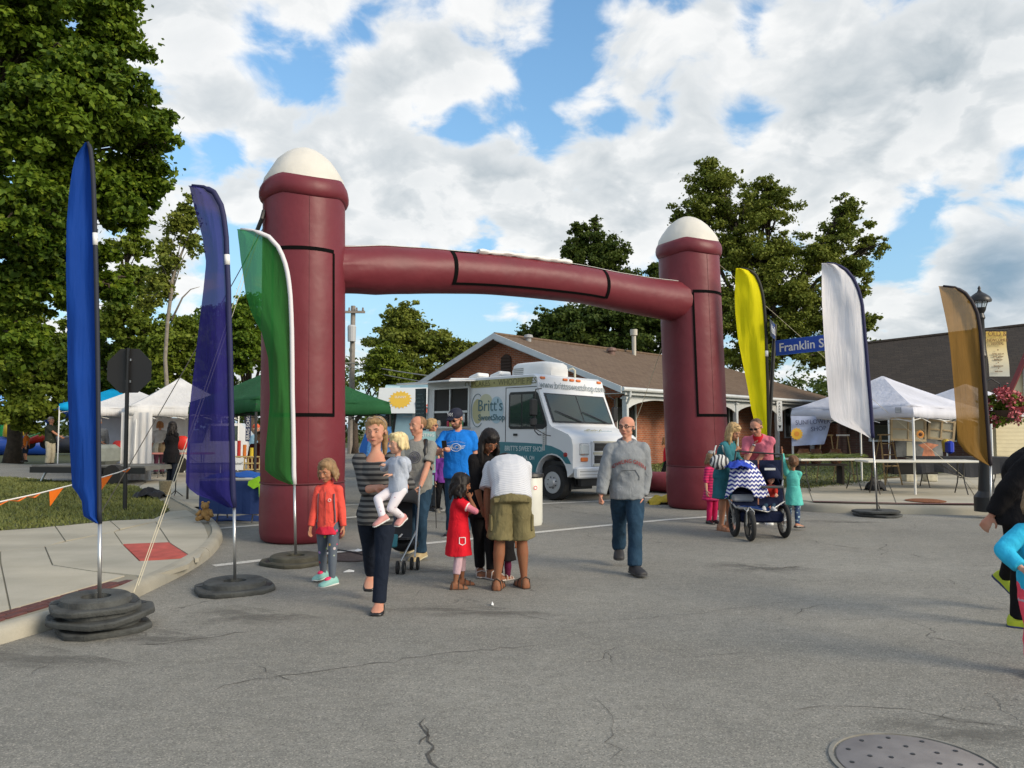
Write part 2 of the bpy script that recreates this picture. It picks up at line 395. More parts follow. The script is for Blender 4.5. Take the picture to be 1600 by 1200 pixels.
# ================================================================== GROUND
def grid_ground():
    xs = [-400, -200, -100, -50, -28, -14, 14, 28, 50, 100, 200, 400]; ys = [-200, -60, -10, 0, 10, 20, 35, 50, 80, 140, 400, 1500]
    mb = MB(); vs = [(x, y, G(x, y)-.05) for y in ys for x in xs]; n = len(xs)
    mb.add(vs, [(j*n+i, j*n+i+1, (j+1)*n+i+1, (j+1)*n+i) for j in range(len(ys)-1) for i in range(n-1)])
    tag(mb.build('ground', M_TURF), kind='structure')
grid_ground()
sheet('road', [(-45, -12), (45, -12), (45, 22), (14, 60), (-16, 60), (-9, 34), (-45, 22)], 0.0, M_ASPH, 7)
def smooth_path(pts, k=5):
    P = [Vector(p) for p in pts]; out_ = []
    for i in range(len(P)-1):
        a, b, c, d = P[max(0, i-1)], P[i], P[i+1], P[min(len(P)-1, i+2)]
        for j in range(k):
            t = j/k; out_.append(.5*((2*b)+(c-a)*t+(2*a-5*b+4*c-d)*t*t+(3*b-a-3*c+d)*t**3))
    out_.append(P[-1]); return out_
def kerb(label, pxs, inward, w, h, seg_len, gap=.012):
    path = smooth_path(gpoly(pxs), 6)
    root = bpy.data.objects.new('kerb', None); COL.objects.link(root); tag(root, kind='structure')
    prof = [(0, -.06), (.012, h*.55), (.03, h-.03), (.055, h-.008), (.09, h), (w, h), (w, -.06)]
    # cut in pieces by length
    L_ = [0]
    for i in range(1, len(path)): L_.append(L_[-1]+(path[i]-path[i-1]).length)
    def pos(s):
        s = max(0, min(L_[-1]-1e-4, s))
        for i in range(1, len(path)):
            if L_[i] >= s: t = (s-L_[i-1])/max(1e-6, L_[i]-L_[i-1]); return path[i-1].lerp(path[i], t)
    def nor(s):
        d = (pos(s+.05)-pos(s-.05)).normalized(); return Vector((-d.y, d.x))*inward
    k = max(1, round(L_[-1]/seg_len))
    for q in range(k):
        a = L_[-1]*q/k+gap; b = L_[-1]*(q+1)/k-gap; m = max(2, int((b-a)/.25)); rg = []
        for i in range(m+1):
            s = a+(b-a)*i/m; p = pos(s); n = nor(s); jit = .004*noise.noise(Vector((s*3, 1, 0)))
            rg.append([Vector((p.x+n.x*(u+jit), p.y+n.y*(u+jit), G(p.x, p.y)+z)) for u, z in prof])
        mb = MB(); mb.rings(rg); o = mb.build('kerb_segment', M_KERB, root); autosmooth(o, 50)
    return root, path, [pos(L_[-1]*i/60)+nor(L_[-1]*i/60)*w for i in range(61)]
KL = [(-260, 1105), (-120, 1052), (0, 1008), (90, 981), (180, 950), (240, 922), (290, 897), (327, 873), (345, 852), (348, 838), (336, 820), (312, 804), (290, 792), (272, 783), (235, 772)]
kl_root, kl_path, kl_in = kerb('left', KL, 1, .15, .125, 2.4)
kl_in2 = [tuple(p) for p in kl_in]
T = .115   # sidewalk surface above the road
# joint base under the slabs
base_poly = kl_in2[4:56]+gpoly([(262, 790), (240, 811), (172, 814), (95, 822), (0, 829), (-200, 845), (-420, 1010)], T)
sheet('sidewalk_bed', base_poly, T-.012, mat('joint_dirt', (.27, .25, .19), .95), 0)
sw = bpy.data.objects.new('sidewalk', None); COL.objects.link(sw); tag(sw, kind='structure')
slabs = [
 [(0, 861), (-120, 870), (-120, 838), (0, 829), (60, 825), (86, 822), (102, 845), (70, 854)],
 [(102, 845), (86, 822), (95, 822), (172, 814), (187, 827), (178, 831)],
 [(187, 827), (172, 814), (240, 811), (262, 800), (292, 797), (306, 806), (243, 815)],
 [(0, 861), (70, 854), (82, 883), (140, 892), (196, 899), (150, 913), (16, 952), (1, 880)],
 [(0, 861), (1, 880), (16, 952), (0, 957), (-60, 975), (-260, 1040), (-240, 880), (-120, 870)],
 [(70, 854), (178, 831), (191, 850), (218, 877), (304, 873), (296, 882), (262, 893), (228, 903), (212, 899), (140, 892), (82, 883)],
 [(178, 831), (243, 815), (265, 848), (191, 850)],
 [(243, 815), (306, 806), (320, 822), (326, 838), (323, 855), (312, 872), (304, 873), (265, 848)],
]
for k, s in enumerate(slabs):
    poly = shrink(gpoly(s, T), .015)
    o = sheet('paving_slab', poly, T+.002*(k % 3), M_CONC, 0, parent=sw, thick=.05)
brickm = mat('border_brick', (.11, .04, .035), .85, .3, 15, .3, 80)
# brick border as single bricks laid between slab and kerb
a0, b0 = gp(-60, 975, T), gp(205, 899, T); run = (b0-a0); nb = int(run.length/.22); dr = run.normalized(); sd_ = Vector((dr.y, -dr.x, 0))
bme = None
for i in range(nb):
    for r_ in range(2):
        c = a0+dr*(.22*i+(.11 if r_ else 0))+sd_*(.045+.105*r_)
        if bme is None:
            mb = MB(); mb.box((0, 0, 0), (.208, .095, .06), bev=.006); bme = mb.mesh('brick'); bme.materials.append(brickm)
        o = bpy.data.objects.new('brick', bme); COL.objects.link(o); o.parent = sw; o.location = (c.x, c.y, G(c.x, c.y)+T-.026+random.uniform(-.002, .003)); o.rotation_euler = (0, 0, math.atan2(dr.y, dr.x))
# tactile pad with raised ribs
pad = gpoly([(191, 851), (264, 848), (298, 870), (217, 876)], T)
redm = mat('red_tactile', (.42, .09, .075), .7, .25, 6)
padroot = thing('tactile_pad', 'red ribbed tactile paving pad set in the corner sidewalk', 'paving')
o = sheet('pad_plate', shrink(pad, .02), T+.004, redm, 0, parent=padroot, kind=None, thick=.03)
P0, P1, P2, P3 = [Vector((*p, 0)) for p in pad]
for i in range(22):
    t = (i+.7)/22.5; a = P0.lerp(P3, t); b = P1.lerp(P2, t); a = a.lerp(b, .02); b = b.lerp(a, .02); d = (b-a).normalized(); q = Vector((-d.y, d.x, 0))*.013
    mb = MB(); z0 = G(a.x, a.y)+T+.004; mb.box(((a+b)/2).to_tuple()[:2]+(z0+.004,), ((b-a).length, .03, .010), Matrix.Rotation(math.atan2(d.y, d.x), 3, 'Z')); mb.build('rib', redm, padroot)
# left lawn
lawn_px = [(-420, 860), (-200, 843), (0, 828), (95, 821), (172, 813), (240, 810), (266, 797), (254, 784), (236, 770), (212, 759), (180, 757), (100, 752), (40, 747), (0, 745), (-400, 745)]
LAWN_L = gpoly(lawn_px, T); sheet('lawn', LAWN_L, T-.012, M_TURF, 0)
sheet('driveway', gpoly([(-500, 746), (0, 746), (60, 750), (120, 754), (180, 758), (215, 760), (230, 752), (190, 742), (140, 732), (60, 726), (0, 724), (-500, 724)], .1), .1, M_ASPH, 0)
sheet('plaza', [tuple(gp(x, y, T)[:2]) for x, y in [(262, 797), (288, 790), (318, 790), (360, 775), (400, 760), (420, 745), (330, 738), (200, 736), (190, 742), (230, 752), (214, 760), (236, 772)]], T-.02, M_CONC, 0)
# right kerb, sidewalk, lawn
KR = [(1900, 806), (1700, 806), (1530, 805), (1400, 803), (1330, 802), (1270, 800), (1235, 796), (1180, 787), (1120, 778), (1040, 768), (980, 762), (900, 754), (820, 749)]
kr_root, kr_path, kr_in = kerb('right', KR, -1, .18, .15, 1.9)
kr = [tuple(p) for p in kr_in]
sheet('sidewalk_bed', kr[0:52]+gpoly([(1000, 750), (1140, 757), (1240, 758), (1330, 752), (1390, 742), (1440, 734), (1700, 734), (2100, 745)], T), T-.012, MC['joint_dirt'], 0)
sw2 = bpy.data.objects.new('sidewalk', None); COL.objects.link(sw2); tag(sw2, kind='structure')
rows = [(1860, 788, 1860, 742), (1660, 788, 1620, 742), (1530, 787.5, 1500, 741), (1400, 786, 1385, 748), (1270, 783.5, 1262, 762), (1180, 773, 1170, 762), (1060, 762, 1060, 756)]
for a, b in zip(rows, rows[1:]):
    m0 = ((a[0]+a[2])/2, a[1]*.45+a[3]*.55); m1 = ((b[0]+b[2])/2, b[1]*.45+b[3]*.55)
    for q in ([(a[0], a[1]), (b[0], b[1]), m1, m0], [m0, m1, (b[2], b[3]), (a[2], a[3])]):
        sheet('paving_slab', shrink(gpoly(q, T), .02), T, M_CONC, 0, parent=sw2, thick=.05)
sheet('brick_edge', gpoly([(1700, 788.4), (1530, 788.2), (1400, 787), (1270, 784), (1270, 782.6), (1400, 785.4), (1530, 786.4), (1700, 786.6)], T+.01), T+.012, brickm, 0)
LAWN_R = gpoly([(880, 744), (1000, 752), (1060, 757), (1170, 762), (1262, 763), (1330, 758), (1385, 749), (1420, 742), (1480, 738), (1480, 712), (880, 712)], T)
sheet('lawn', LAWN_R, T-.012, M_TURF, 0)
# mulch ring in the right sidewalk
c = gp(1446, 783, T); mb = MB(); mb.lathe([(.36, 0), (.37, .012), (.28, .03), (.0, .045)], (c.x, c.y, G(c.x, c.y)+T), 24)
tag(mb.build('mulch_ring', mat('mulch', (.22, .08, .03), .95, .4, 30, .8, 60)), 'rusty brown mulch ring in the sidewalk at the tent leg', 'mulch')
# grass blades
def in_poly(x, y, P):
    c = False; j = len(P)-1
    for i in range(len(P)):
        xi, yi = P[i]; xj, yj = P[j]
        c ^= ((yi > y) != (yj > y)) & (x < (xj-xi)*(y-yi)/(yj-yi+1e-12)+xi); j = i
    return c
def blades(poly, n, z, hgt, ymax):
    xs = np.array([p[0] for p in poly]); ys = np.array([p[1] for p in poly])
    x0, x1, y0, y1 = max(xs.min(), -30), min(xs.max(), 30), ys.min(), min(ys.max(), ymax)
    X = rng.uniform(x0, x1, n*3); t = rng.uniform(0, 1, n*3)**1.3; Y = y0+(y1-y0)*t
    k = np.zeros(len(X), bool); j = len(poly)-1
    for i in range(len(poly)):
        xi, yi = poly[i]; xj, yj = poly[j]
        k ^= ((yi > Y) != (yj > Y)) & (X < (xj-xi)*(Y-yi)/(yj-yi+1e-12)+xi); j = i
    X, Y = X[k][:n], Y[k][:n]; n = len(X)
    Z = .003*np.clip(X, -14, 14)+.006*np.clip(Y, -10, 35)+z
    a = rng.uniform(0, 6.28, n); h = hgt*rng.uniform(.5, 1.3, n); w = .008+.0006*Y; lx, ly = rng.normal(0, .5, n)*h, rng.normal(0, .5, n)*h
    v = np.empty((n, 3, 3)); v[:, 0] = np.stack([X-np.cos(a)*w, Y-np.sin(a)*w, Z], 1); v[:, 1] = np.stack([X+np.cos(a)*w, Y+np.sin(a)*w, Z], 1); v[:, 2] = np.stack([X+lx, Y+ly, Z+h], 1)
    return fastmesh('grass', v.reshape(-1, 3), 3)
def fastmesh(name, v, k):
    n = len(v)//k; me = bpy.data.meshes.new(name); me.vertices.add(len(v)); me.vertices.foreach_set('co', v.astype(np.float32).ravel())
    me.loops.add(len(v)); me.loops.foreach_set('vertex_index', np.arange(len(v), dtype=np.int32)); me.polygons.add(n)
    me.polygons.foreach_set('loop_start', np.arange(0, len(v), k, dtype=np.int32)); me.update(calc_edges=True); me.validate(); return me
tag(link('grass', blades(LAWN_L, 52000, T-.02, .06, 32), M_GRASS), kind='stuff')
tag(link('grass', blades(LAWN_R, 24000, T-.02, .055, 40), M_GRASS), kind='stuff')
# ------------------------------------------------------------------ road markings
def stripe(pxs, wd=.15):
    pts = gpoly(pxs); L0 = []; L1 = []
    for i, p in enumerate(pts):
        a = Vector(pts[max(0, i-1)]); b = Vector(pts[min(len(pts)-1, i+1)]); d = (b-a).normalized(); n = Vector((-d.y, d.x))*wd/2
        L0.append(tuple(Vector(p)+n)); L1.append(tuple(Vector(p)-n))
    return sheet('road_marking', L0+L1[::-1], .005, M_WHITEPAINT, 0)
stripe([(334, 884.5), (420, 874.5), (500, 866), (660, 850), (795, 836.5), (950, 821), (1040, 812.5), (1140, 805.5), (1230, 801)], .15)
stripe([(340, 826), (550, 808.5), (677, 798.5), (850, 787), (930, 783.5), (1040, 776)], .15)
stripe([(400, 799), (548, 789), (640, 783)], .12)
# distinct cracks in the asphalt, narrow open grooves filled with dirt
M_CRACK = mat('crack_dirt', (.085, .08, .07), .95, .4, 40)
def crack(pts_px, w=.012, seed=0, jit=.05):
    random.seed(seed); P = [Vector((*q, 0)) for q in gpoly(pts_px)]; out_ = []
    for a, b in zip(P, P[1:]):
        n = max(2, int((b-a).length/.08)); d = (b-a).normalized(); q = Vector((-d.y, d.x, 0))
        for i in range(n):
            t = i/n; out_.append(a.lerp(b, t)+q*random.gauss(0, jit*.35))
    out_.append(P[-1]); l = []; r_ = []
    for i, p in enumerate(out_):
        d = (out_[min(len(out_)-1, i+1)]-out_[max(0, i-1)]).normalized(); q = Vector((-d.y, d.x, 0))*w*random.uniform(.08, .6)*(1 if 0 < i < len(out_)-1 else .1)
        l.append(p+q); r_.append(p-q)
    mb = MB(); vs = []
    for p in l+r_: vs.append((p.x, p.y, G(p.x, p.y)+.0035))
    k = len(l); mb.add(vs, [(k+i, k+i+1, i+1, i) for i in range(k-1)])
    return mb
cm = MB()
for i, (pp, w) in enumerate([([(660, 1122), (668, 1150), (678, 1166), (672, 1178), (690, 1205)], .016), ([(656, 1134), (668, 1150), (655, 1165)], .012),
    ([(308, 1090), (350, 1072), (400, 1062), (440, 1055), (470, 1052), (560, 1040), (700, 1020), (850, 1008)], .007), ([(400, 1040), (430, 1056), (462, 1065)], .006),
    ([(1208, 970), (1245, 962), (1262, 950), (1290, 943)], .008), ([(1262, 843), (1300, 852), (1345, 858)], .014), ([(1150, 880), (1195, 890), (1240, 886), (1262, 885)], .02),
    ([(1240, 1110), (1290, 1103), (1350, 1103), (1420, 1110), (1500, 1128), (1600, 1137)], .006), ([(1380, 868), (1390, 862), (1375, 858), (1387, 850)], .012),
    ([(880, 798), (930, 804), (965, 808)], .02), ([(560, 960), (640, 950), (760, 952), (900, 975), (1060, 962), (1230, 940)], .006), ([(1480, 905), (1530, 935), (1590, 950)], .006),
    ([(700, 905), (760, 920), (860, 915)], .008), ([(1040, 1010), (1100, 1025), (1180, 1020)], .005), ([(200, 1010), (300, 1000), (400, 985)], .012), ([(930, 1090), (960, 1120), (950, 1160), (980, 1200)], .004)]):
    m_ = crack(pp, w, i); cm.add(m_.v, m_.f)
tag(cm.build('pavement_cracks', M_CRACK), kind='structure')
# tar/damp patches with shapes of their own
def blot(px, py, rx, ry, seed, m, lift=.0025):
    c = gp(px, py); vs = [(math.cos(a), math.sin(a), 0) for a in [2*math.pi*i/32 for i in range(32)]]; mb = MB(); mb.add(vs, [tuple(range(32))]); o = mb.build('road_stain', m)
    o.location = (c.x, c.y, c.z+lift); o.scale = (rx, ry, 1); o.rotation_euler = (-math.atan(.006), -math.atan(.003)*-1, 0); tag(o, kind='structure'); return o
def stain_mat():
    n = NT('damp_asphalt', .8); g = n.noise(120, 3, .8, n.node('ShaderNodeNewGeometry').outputs['Position']); f = n.noise(1.6, 7, .72); n.color(n.mix(n.rng(g, .35, .75), (.12, .115, .10), (.20, .19, .165)))
    ln = n.node('ShaderNodeVectorMath', {0: n.tc}, operation='LENGTH').outputs['Value']; fall = n.rng(ln, .95, .25); a = n.math('MULTIPLY', fall, n.rng(f, .42, .62), 0, True)
    tp = n.node('ShaderNodeBsdfTransparent'); mi = n.node('ShaderNodeMixShader', {0: n.math('MULTIPLY', a, .7)}); n.t.links.new(tp.outputs[0], mi.inputs[1]); n.t.links.new(n.b.outputs[0], mi.inputs[2])
    n.t.links.new(mi.outputs[0], n.t.nodes['Material Output'].inputs[0]); return n.m
M_ST = stain_mat()
for q in [(400, 960, .75, .5, 1), (60, 1025, 1.3, .4, 2), (1320, 815, .9, .35, 3), (690, 890, 1.0, .4, 4), (560, 870, 1.1, .8, 7), (1190, 886, .8, .5, 8), (1500, 1140, .6, .3, 9), (620, 812, 2.4, 1.0, 10), (760, 955, 1.0, .3, 12), (240, 995, .7, .3, 13)]:
    blot(*q, M_ST)
# manhole cover at the lower right
c = gp(1432, 1196); mr = thing('manhole_cover', 'round iron manhole cover with small holes in the near asphalt', 'manhole cover', (c.x, c.y, c.z)); mr.scale = (.93, .93, 1)
iron = NT('worn_iron', .6); v_ = iron.node('ShaderNodeTexChecker', {'Vector': iron.tc, 'Scale': 90.0}).outputs[1]
iron.color(iron.mix(iron.rng(iron.noise(6), .3, .7), (.17, .155, .15), (.25, .23, .22))); iron.bump(v_, .35, .004)
mb = MB(); mb.lathe([(.425, .002), (.425, .008), (.402, .010), (.398, -.02)], n=64, cap=False); autosmooth(mb.build('rim', mat('rim_concrete', (.24, .23, .2), .9, .3, 12), mr))
mb = MB(); mb.lathe([(.388, -.02), (.388, .006), (.38, .010), (0, .010)], n=64); autosmooth(mb.build('lid', iron.m, mr))
mb = MB()
for k, rr in ((5, .12), (9, .22), (12, .33)):
    for i in range(k):
        a = 2*math.pi*i/k+k; mb.lathe([(.013, .0105), (.013, .0125), (0, .0125)], (rr*math.cos(a), rr*math.sin(a), 0), 8)
mb.build('vent_holes', M_BLACK, mr)['kind'] = 'stuff'
c = gp(556, 870); mr = thing('manhole_cover', 'dark old manhole cover in the road beside the left arch pillar', 'manhole cover', (c.x, c.y, c.z))
mb = MB(); mb.lathe([(.38, .002), (.38, .010), (.33, .012), (.325, -.02)], n=40, cap=False); mb.build('rim', mat('rust_iron', (.05, .035, .03), .8, .4, 10), mr)
mb = MB(); mb.lathe([(.31, -.02), (.31, .008), (0, .008)], n=40); mb.build('lid', mat('rust_iron2', (.07, .05, .045), .8, .4, 14, .6, 40), mr)
# ================================================================== HOUSE
def brick_mat(name, s=1.0, c1=(.42, .12, .045), c2=(.27, .07, .03), mort=(.33, .27, .2)):
    n = NT(name, .85); sx = n.sepxyz()
    v = n.node('ShaderNodeCombineXYZ', {0: n.math('ADD', sx[0], sx[1]), 1: sx[2]}).outputs[0]
    b = n.node('ShaderNodeTexBrick', {'Vector': v, 'Scale': 1.0/s, 'Mortar Size': .010, 'Mortar Smooth': .2, 'Bias': .0, 'Brick Width': .215, 'Row Height': .072})
    b.inputs['Color1'].default_value = (*c1, 1); b.inputs['Color2'].default_value = (*c2, 1); b.inputs['Mortar'].default_value = (*mort, 1)
    c = n.mix(n.rng(n.noise(5, 4), .35, .7, 0, .45), b.outputs['Color'], tuple(x*.55 for x in c1)); n.color(c); n.bump(n.math('SUBTRACT', 1.0, b.outputs['Fac']), .6, .01); return n.m
def shingle_mat(name, c0, c1, row=.14, tab=.3):
    n = NT(name, .92)
    b = n.node('ShaderNodeTexBrick', {'Vector': n.tc, 'Scale': 1.0, 'Mortar Size': .012, 'Brick Width': tab, 'Row Height': row}); b.inputs['Color1'].default_value = (*c0, 1); b.inputs['Color2'].default_value = (*c1, 1); b.inputs['Mortar'].default_value = (*[x*.45 for x in c0], 1)
    c = n.mix(n.rng(n.noise(1.2, 6), .35, .7, 0, .5), b.outputs['Color'], c1); c = n.mix(n.rng(n.noise(22, 4, .7), .4, .7, 0, .35), c, tuple(x*.5 for x in c0)); n.color(c); n.bump(n.math('SUBTRACT', 1.0, b.outputs['Fac']), .5, .02); return n.m
HO = Vector((3.8, 26.0, 0)); HD = Vector((.676, .737, 0)).normalized(); HO.z = G(4, 26)+.12
EZ, RZ, HWD, LEN = 3.05-HO.z, 5.32-HO.z, 5.77, 21.0
house = thing('brick_house', 'low red brick house with brown shingle roof and white arched porch', 'house', HO, math.atan2(HD.y, HD.x))
MBK = brick_mat('red_brick'); MSH = shingle_mat('brown_shingle', (.115, .07, .042), (.17, .115, .072))
MTRIM = mat('white_trim', (.56, .58, .58), .5, .08, 3)
def plate(mb, pts, n, th):
    """solid plate from a polygon of 3-D points and a thickness vector"""
    n = Vector(n)*th; k = len(pts); vs = [Vector(p) for p in pts]; vs += [v-n for v in vs]
    return mb.add(vs, [tuple(range(k)), tuple(range(2*k-1, k-1, -1))]+[((i+1) % k, i, k+i, k+(i+1) % k) for i in range(k)])
# walls (long wall recessed under the porch)
mb = MB(); mb.box((LEN/2, 1.55, EZ/2-.2), (LEN-.6, .2, EZ+.4-.02)); mb.build('wall', MBK, house)
mb = MB(); plate(mb, [(.3, 1.44, -.4), (.3, HWD*2-.3, -.4), (.3, HWD*2-.3, EZ-.02), (.3, HWD, RZ-.14), (.3, .35, EZ+.1), (.3, .35, EZ-.30), (.3, 1.44, EZ-.30)][::-1], (-1, 0, 0), .2); o = mb.build('gable_wall', MBK, house)
mb = MB(); mb.box((LEN-.4, HWD, EZ/2-.2), (.2, HWD*2-.6, EZ+.36)); mb.box((LEN/2, HWD*2-.4, EZ/2-.2), (LEN-.8, .2, EZ+.36)); mb.build('wall', MBK, house)
# roof: front plane with hip at the far end; local xy texture rotated per plane
def roof_plane(pts, name='roof', th=.12):
    p0 = Vector(pts[0]); x = (Vector(pts[1])-p0).normalized(); nn = (Vector(pts[1])-p0).cross(Vector(pts[-1])-p0).normalized(); y = nn.cross(x)
    Mx = Matrix(((x.x, y.x, nn.x, p0.x), (x.y, y.y, nn.y, p0.y), (x.z, y.z, nn.z, p0.z), (0, 0, 0, 1))); inv = Mx.inverted()
    mb = MB(); plate(mb, [inv @ Vector(p) for p in pts], (0, 0, 1), th); o = mb.build(name, MSH, house); o.matrix_local = Mx; return o
rx1 = LEN-4.6
roof_plane([(-.35, -.12, EZ), (LEN+.3, -.12, EZ), (rx1, HWD, RZ), (-.35, HWD, RZ)])
roof_plane([(LEN+.3, HWD*2+.12, EZ), (-.35, HWD*2+.12, EZ), (-.35, HWD, RZ), (rx1, HWD, RZ)])
roof_plane([(LEN+.3, -.12, EZ), (LEN+.3, HWD*2+.12, EZ), (rx1, HWD, RZ)])
mb = MB(); mb.tube([(-.35, HWD, RZ+.02), (rx1, HWD, RZ+.02)], .07, 6); mb.build('ridge_cap', MSH, house)
# bargeboards on the gable
for s in (0, 1):
    a = Vector((-.42, -.16 if s == 0 else HWD*2+.16, EZ-.06)); b = Vector((-.42, HWD, RZ-.05)); d = (b-a).normalized(); n = Vector((1, 0, 0)).cross(d)
    mb = MB(); up = Vector((0, 0, 1)); mb.add([a-up*.13, b-up*.13, b+up*.09, a+up*.09, a-up*.13+Vector((.05, 0, 0)), b-up*.13+Vector((.05, 0, 0)), b+up*.09+Vector((.05, 0, 0)), a+up*.09+Vector((.05, 0, 0))], [(0, 1, 2, 3), (7, 6, 5, 4), (0, 4, 5, 1), (3, 2, 6, 7), (0, 3, 7, 4), (1, 5, 6, 2)])
    mb.build('bargeboard', MTRIM, house)
mb = MB(); plate(mb, [(-.36, -.1, EZ-.14), (.28, -.1, EZ-.14), (.28, HWD, RZ-.2), (-.36, HWD, RZ-.2)], (0, 0, 1), .03); mb.build('soffit', MTRIM, house)
mb = MB(); mb.box((LEN/2, .72, EZ-.18), (LEN, 1.5, .03)); mb.build('soffit', MTRIM, house)
mb = MB(); mb.tube([(-.38, -.2, EZ-.06), (LEN+.3, -.2, EZ-.08)], .075, 8); mb.build('gutter', MTRIM, house)
mb = MB(); mb.box((LEN/2, -.09, EZ-.14), (LEN+.2, .04, .2)); mb.build('fascia', MTRIM, house)
px_posts = [.25, 4.3, 8.4, 12.5, 16.6, 20.6]
for i, x in enumerate(px_posts):
    mb = MB(); mb.box((x, .12, (EZ-.25)/2-.15), (.17, .17, EZ-.25+.3-.02), bev=.012); mb.box((x, .12, EZ-.34), (.24, .24, .06)); mb.build('porch_post', MTRIM, house)
    if i < 5:
        x2 = px_posts[i+1]; k = 12; top = EZ-.21; pts = [(x+.09, .09, top)]; arc = []
        for j in range(k+1):
            t = j/k; arc.append((x+.09+(x2-x-.18)*t, .09, top-.50+.34*math.sin(math.pi*t)**.7))
        for j in range(k):
            a, b = arc[j], arc[j+1]
            if j == 0: mb = MB()
            plate(mb, [a, b, (b[0], .09, top), (a[0], .09, top)], (0, -1, 0), .05)
        mb.build('porch_arch', MTRIM, house)
mb = MB(); mb.tube([(.08, -.2, EZ-.1), (.08, -.18, EZ-.3), (.16, -.0, EZ-.55), (.16, 0, .05)], .045, 8); mb.build('downpipe', MTRIM, house)
MGL = mat('dark_glass', (.018, .024, .022), .06, spec=.8)
def win(x, z0, w, h, mull=1):
    mb = MB(); f = .055
    for (cx_, cz, sx_, sz) in ((x+w/2, z0+f/2, w, f), (x+w/2, z0+h-f/2, w, f), (x+f/2, z0+h/2, f, h-2*f), (x+w-f/2, z0+h/2, f, h-2*f)): mb.box((cx_, 1.42, cz), (sx_, .08, sz))
    if mull: mb.box((x+w/2, 1.43, z0+h/2), (.035, .05, h-2*f-.004))
    o = mb.build('window', MTRIM, house)
    mb = MB(); mb.box((x+w/2, 1.44, z0+h/2), (w-.1, .02, h-.1)); mb.build('pane', MGL, o)
win(1.55, 1.0, 1.3, 1.65); win(6.0, 1.0, 1.3, 1.6); win(9.8, 1.0, 1.2, 1.6); win(16.4, .9, 1.5, 1.6); win(18.6, .9, 1.2, 1.6)
mb = MB(); mb.box((13.6, 1.42, 1.05), (1.0, .06, 2.1)); d_ = mb.build('door', MTRIM, house)
mb = MB(); mb.box((13.6, 1.385, 1.15), (.6, .02, 1.5)); mb.build('pane', MGL, d_)
mb = MB(); mb.box((LEN/2, .75, -.08), (LEN-.4, 1.7, .12)); mb.build('porch_floor', M_CONC, house)
# arched louvre, vent dome and flue
mb = MB(); pts = [(.085, HWD-.05-.28, 3.45-.0), (.085, HWD-.05+.28, 3.45)]+[(.085, HWD-.05+.28*math.cos(a), 4.0+.3*math.sin(a)) for a in [math.pi*i/8 for i in range(9)]]
plate(mb, [(.29, p[1], p[2]) for p in pts][::-1], (-1, 0, 0), -.03); lv = mb.build('gable_louvre', mat('dark_louvre', (.06, .035, .025), .8), house)
for i in range(6):
    mb = MB(); mb.box((.24, HWD-.05, 3.55+i*.12), (.03, .5, .06), Matrix.Rotation(.5, 3, 'Y')); mb.build('slat', MC['dark_louvre'], lv)
mb = MB(); mb.lathe([(.16, 0), (.16, .18), (.24, .2), (.2, .32), (0, .38)], (6.2, HWD-.9, RZ-.42), 14); mb.build('roof_vent', mat('vent_brown', (.16, .09, .07), .6), house)
mb = MB(); mb.lathe([(.1, 0), (.1, 1.0), (.17, 1.02), (.17, 1.3), (0, 1.3)], (8.6, HWD-.5, RZ-.3), 12); mb.build('flue', mat('galvanised', (.45, .42, .36), .5, metal=.4), house)
mb = MB(); mb.lathe([(.12, 0), (.12, .15), (.2, .17), (.16, .28), (0, .32)], (1.2, HWD-.4, RZ-.2), 12); mb.build('roof_vent', mat('vent_grey', (.3, .3, .3), .6), house)
# ================================================================== dark roofed building and cream sided house, right
MDS = shingle_mat('dark_shake', (.022, .016, .012), (.04, .03, .022), .2, .35)
db = thing('dark_roofed_building', 'long building with steep dark brown shingle roof behind the tents', 'building')
e0, e1 = at(1300, 655, 31), at(1760, 660, 27); r0, r1 = at(1342, 538, 37), at(1790, 487, 33)
p0 = e0; x = (e1-e0).normalized(); nn = x.cross((r0-e0)).normalized(); y = nn.cross(x); Mx = Matrix(((x.x, y.x, nn.x, p0.x), (x.y, y.y, nn.y, p0.y), (x.z, y.z, nn.z, p0.z), (0, 0, 0, 1)))
mb = MB(); plate(mb, [Mx.inverted() @ p for p in (e0, e1, r1, r0)], (0, 0, 1), .2); o = mb.build('roof', MDS, db); o.matrix_world = Mx
mb = MB(); mb.tube([r0, r1], .1, 6); mb.build('ridge_cap', MDS, db)
bk = Vector((.1, 1, 0)); wv0, wv1 = e0+Vector((.6, .7, 0)), e1+Vector((-.3, .7, 0))
mb = MB(); plate(mb, [(wv0.x, wv0.y, -.2), (wv1.x, wv1.y, -.2), (wv1.x, wv1.y, wv1.z+.1), (wv0.x, wv0.y, wv0.z+.1)], (0, -1, 0), .2); o = mb.build('wall', brick_mat('dark_brick', 1, (.13, .055, .04), (.09, .04, .03), (.12, .1, .08)), db)
eb0, eb1 = 2*r0-e0, 2*r1-e1; eb0.z = e0.z; eb1.z = e1.z
mb = MB(); plate(mb, [e0+Vector((.55, .3, 0)), Vector((e0.x+.55, e0.y+.3, -.3)), Vector((eb0.x+.4, eb0.y-.3, -.3)), eb0+Vector((.4, -.3, 0)), r0+Vector((.35, 0, -.3))], (-1, 0, 0), .15); mb.build('wall', MC['dark_brick'], db)
mb = MB(); plate(mb, [eb1, eb0, r0, r1], (0, 0, 1), .2); mb.build('roof', MDS, db)
for i, t in enumerate((.2, .45, .7)):
    c = wv0.lerp(wv1, t); mb = MB(); mb.box((c.x, c.y-.06, 1.7), (1.5, .1, 1.1)); f = mb.build('window', MTRIM, db); mb = MB(); mb.box((c.x, c.y-.12, 1.7), (1.36, .03, .96)); mb.build('pane', MGL, f)
cb = thing('cream_sided_house', 'cream clapboard gable house edge at the far right behind the flowers', 'house')
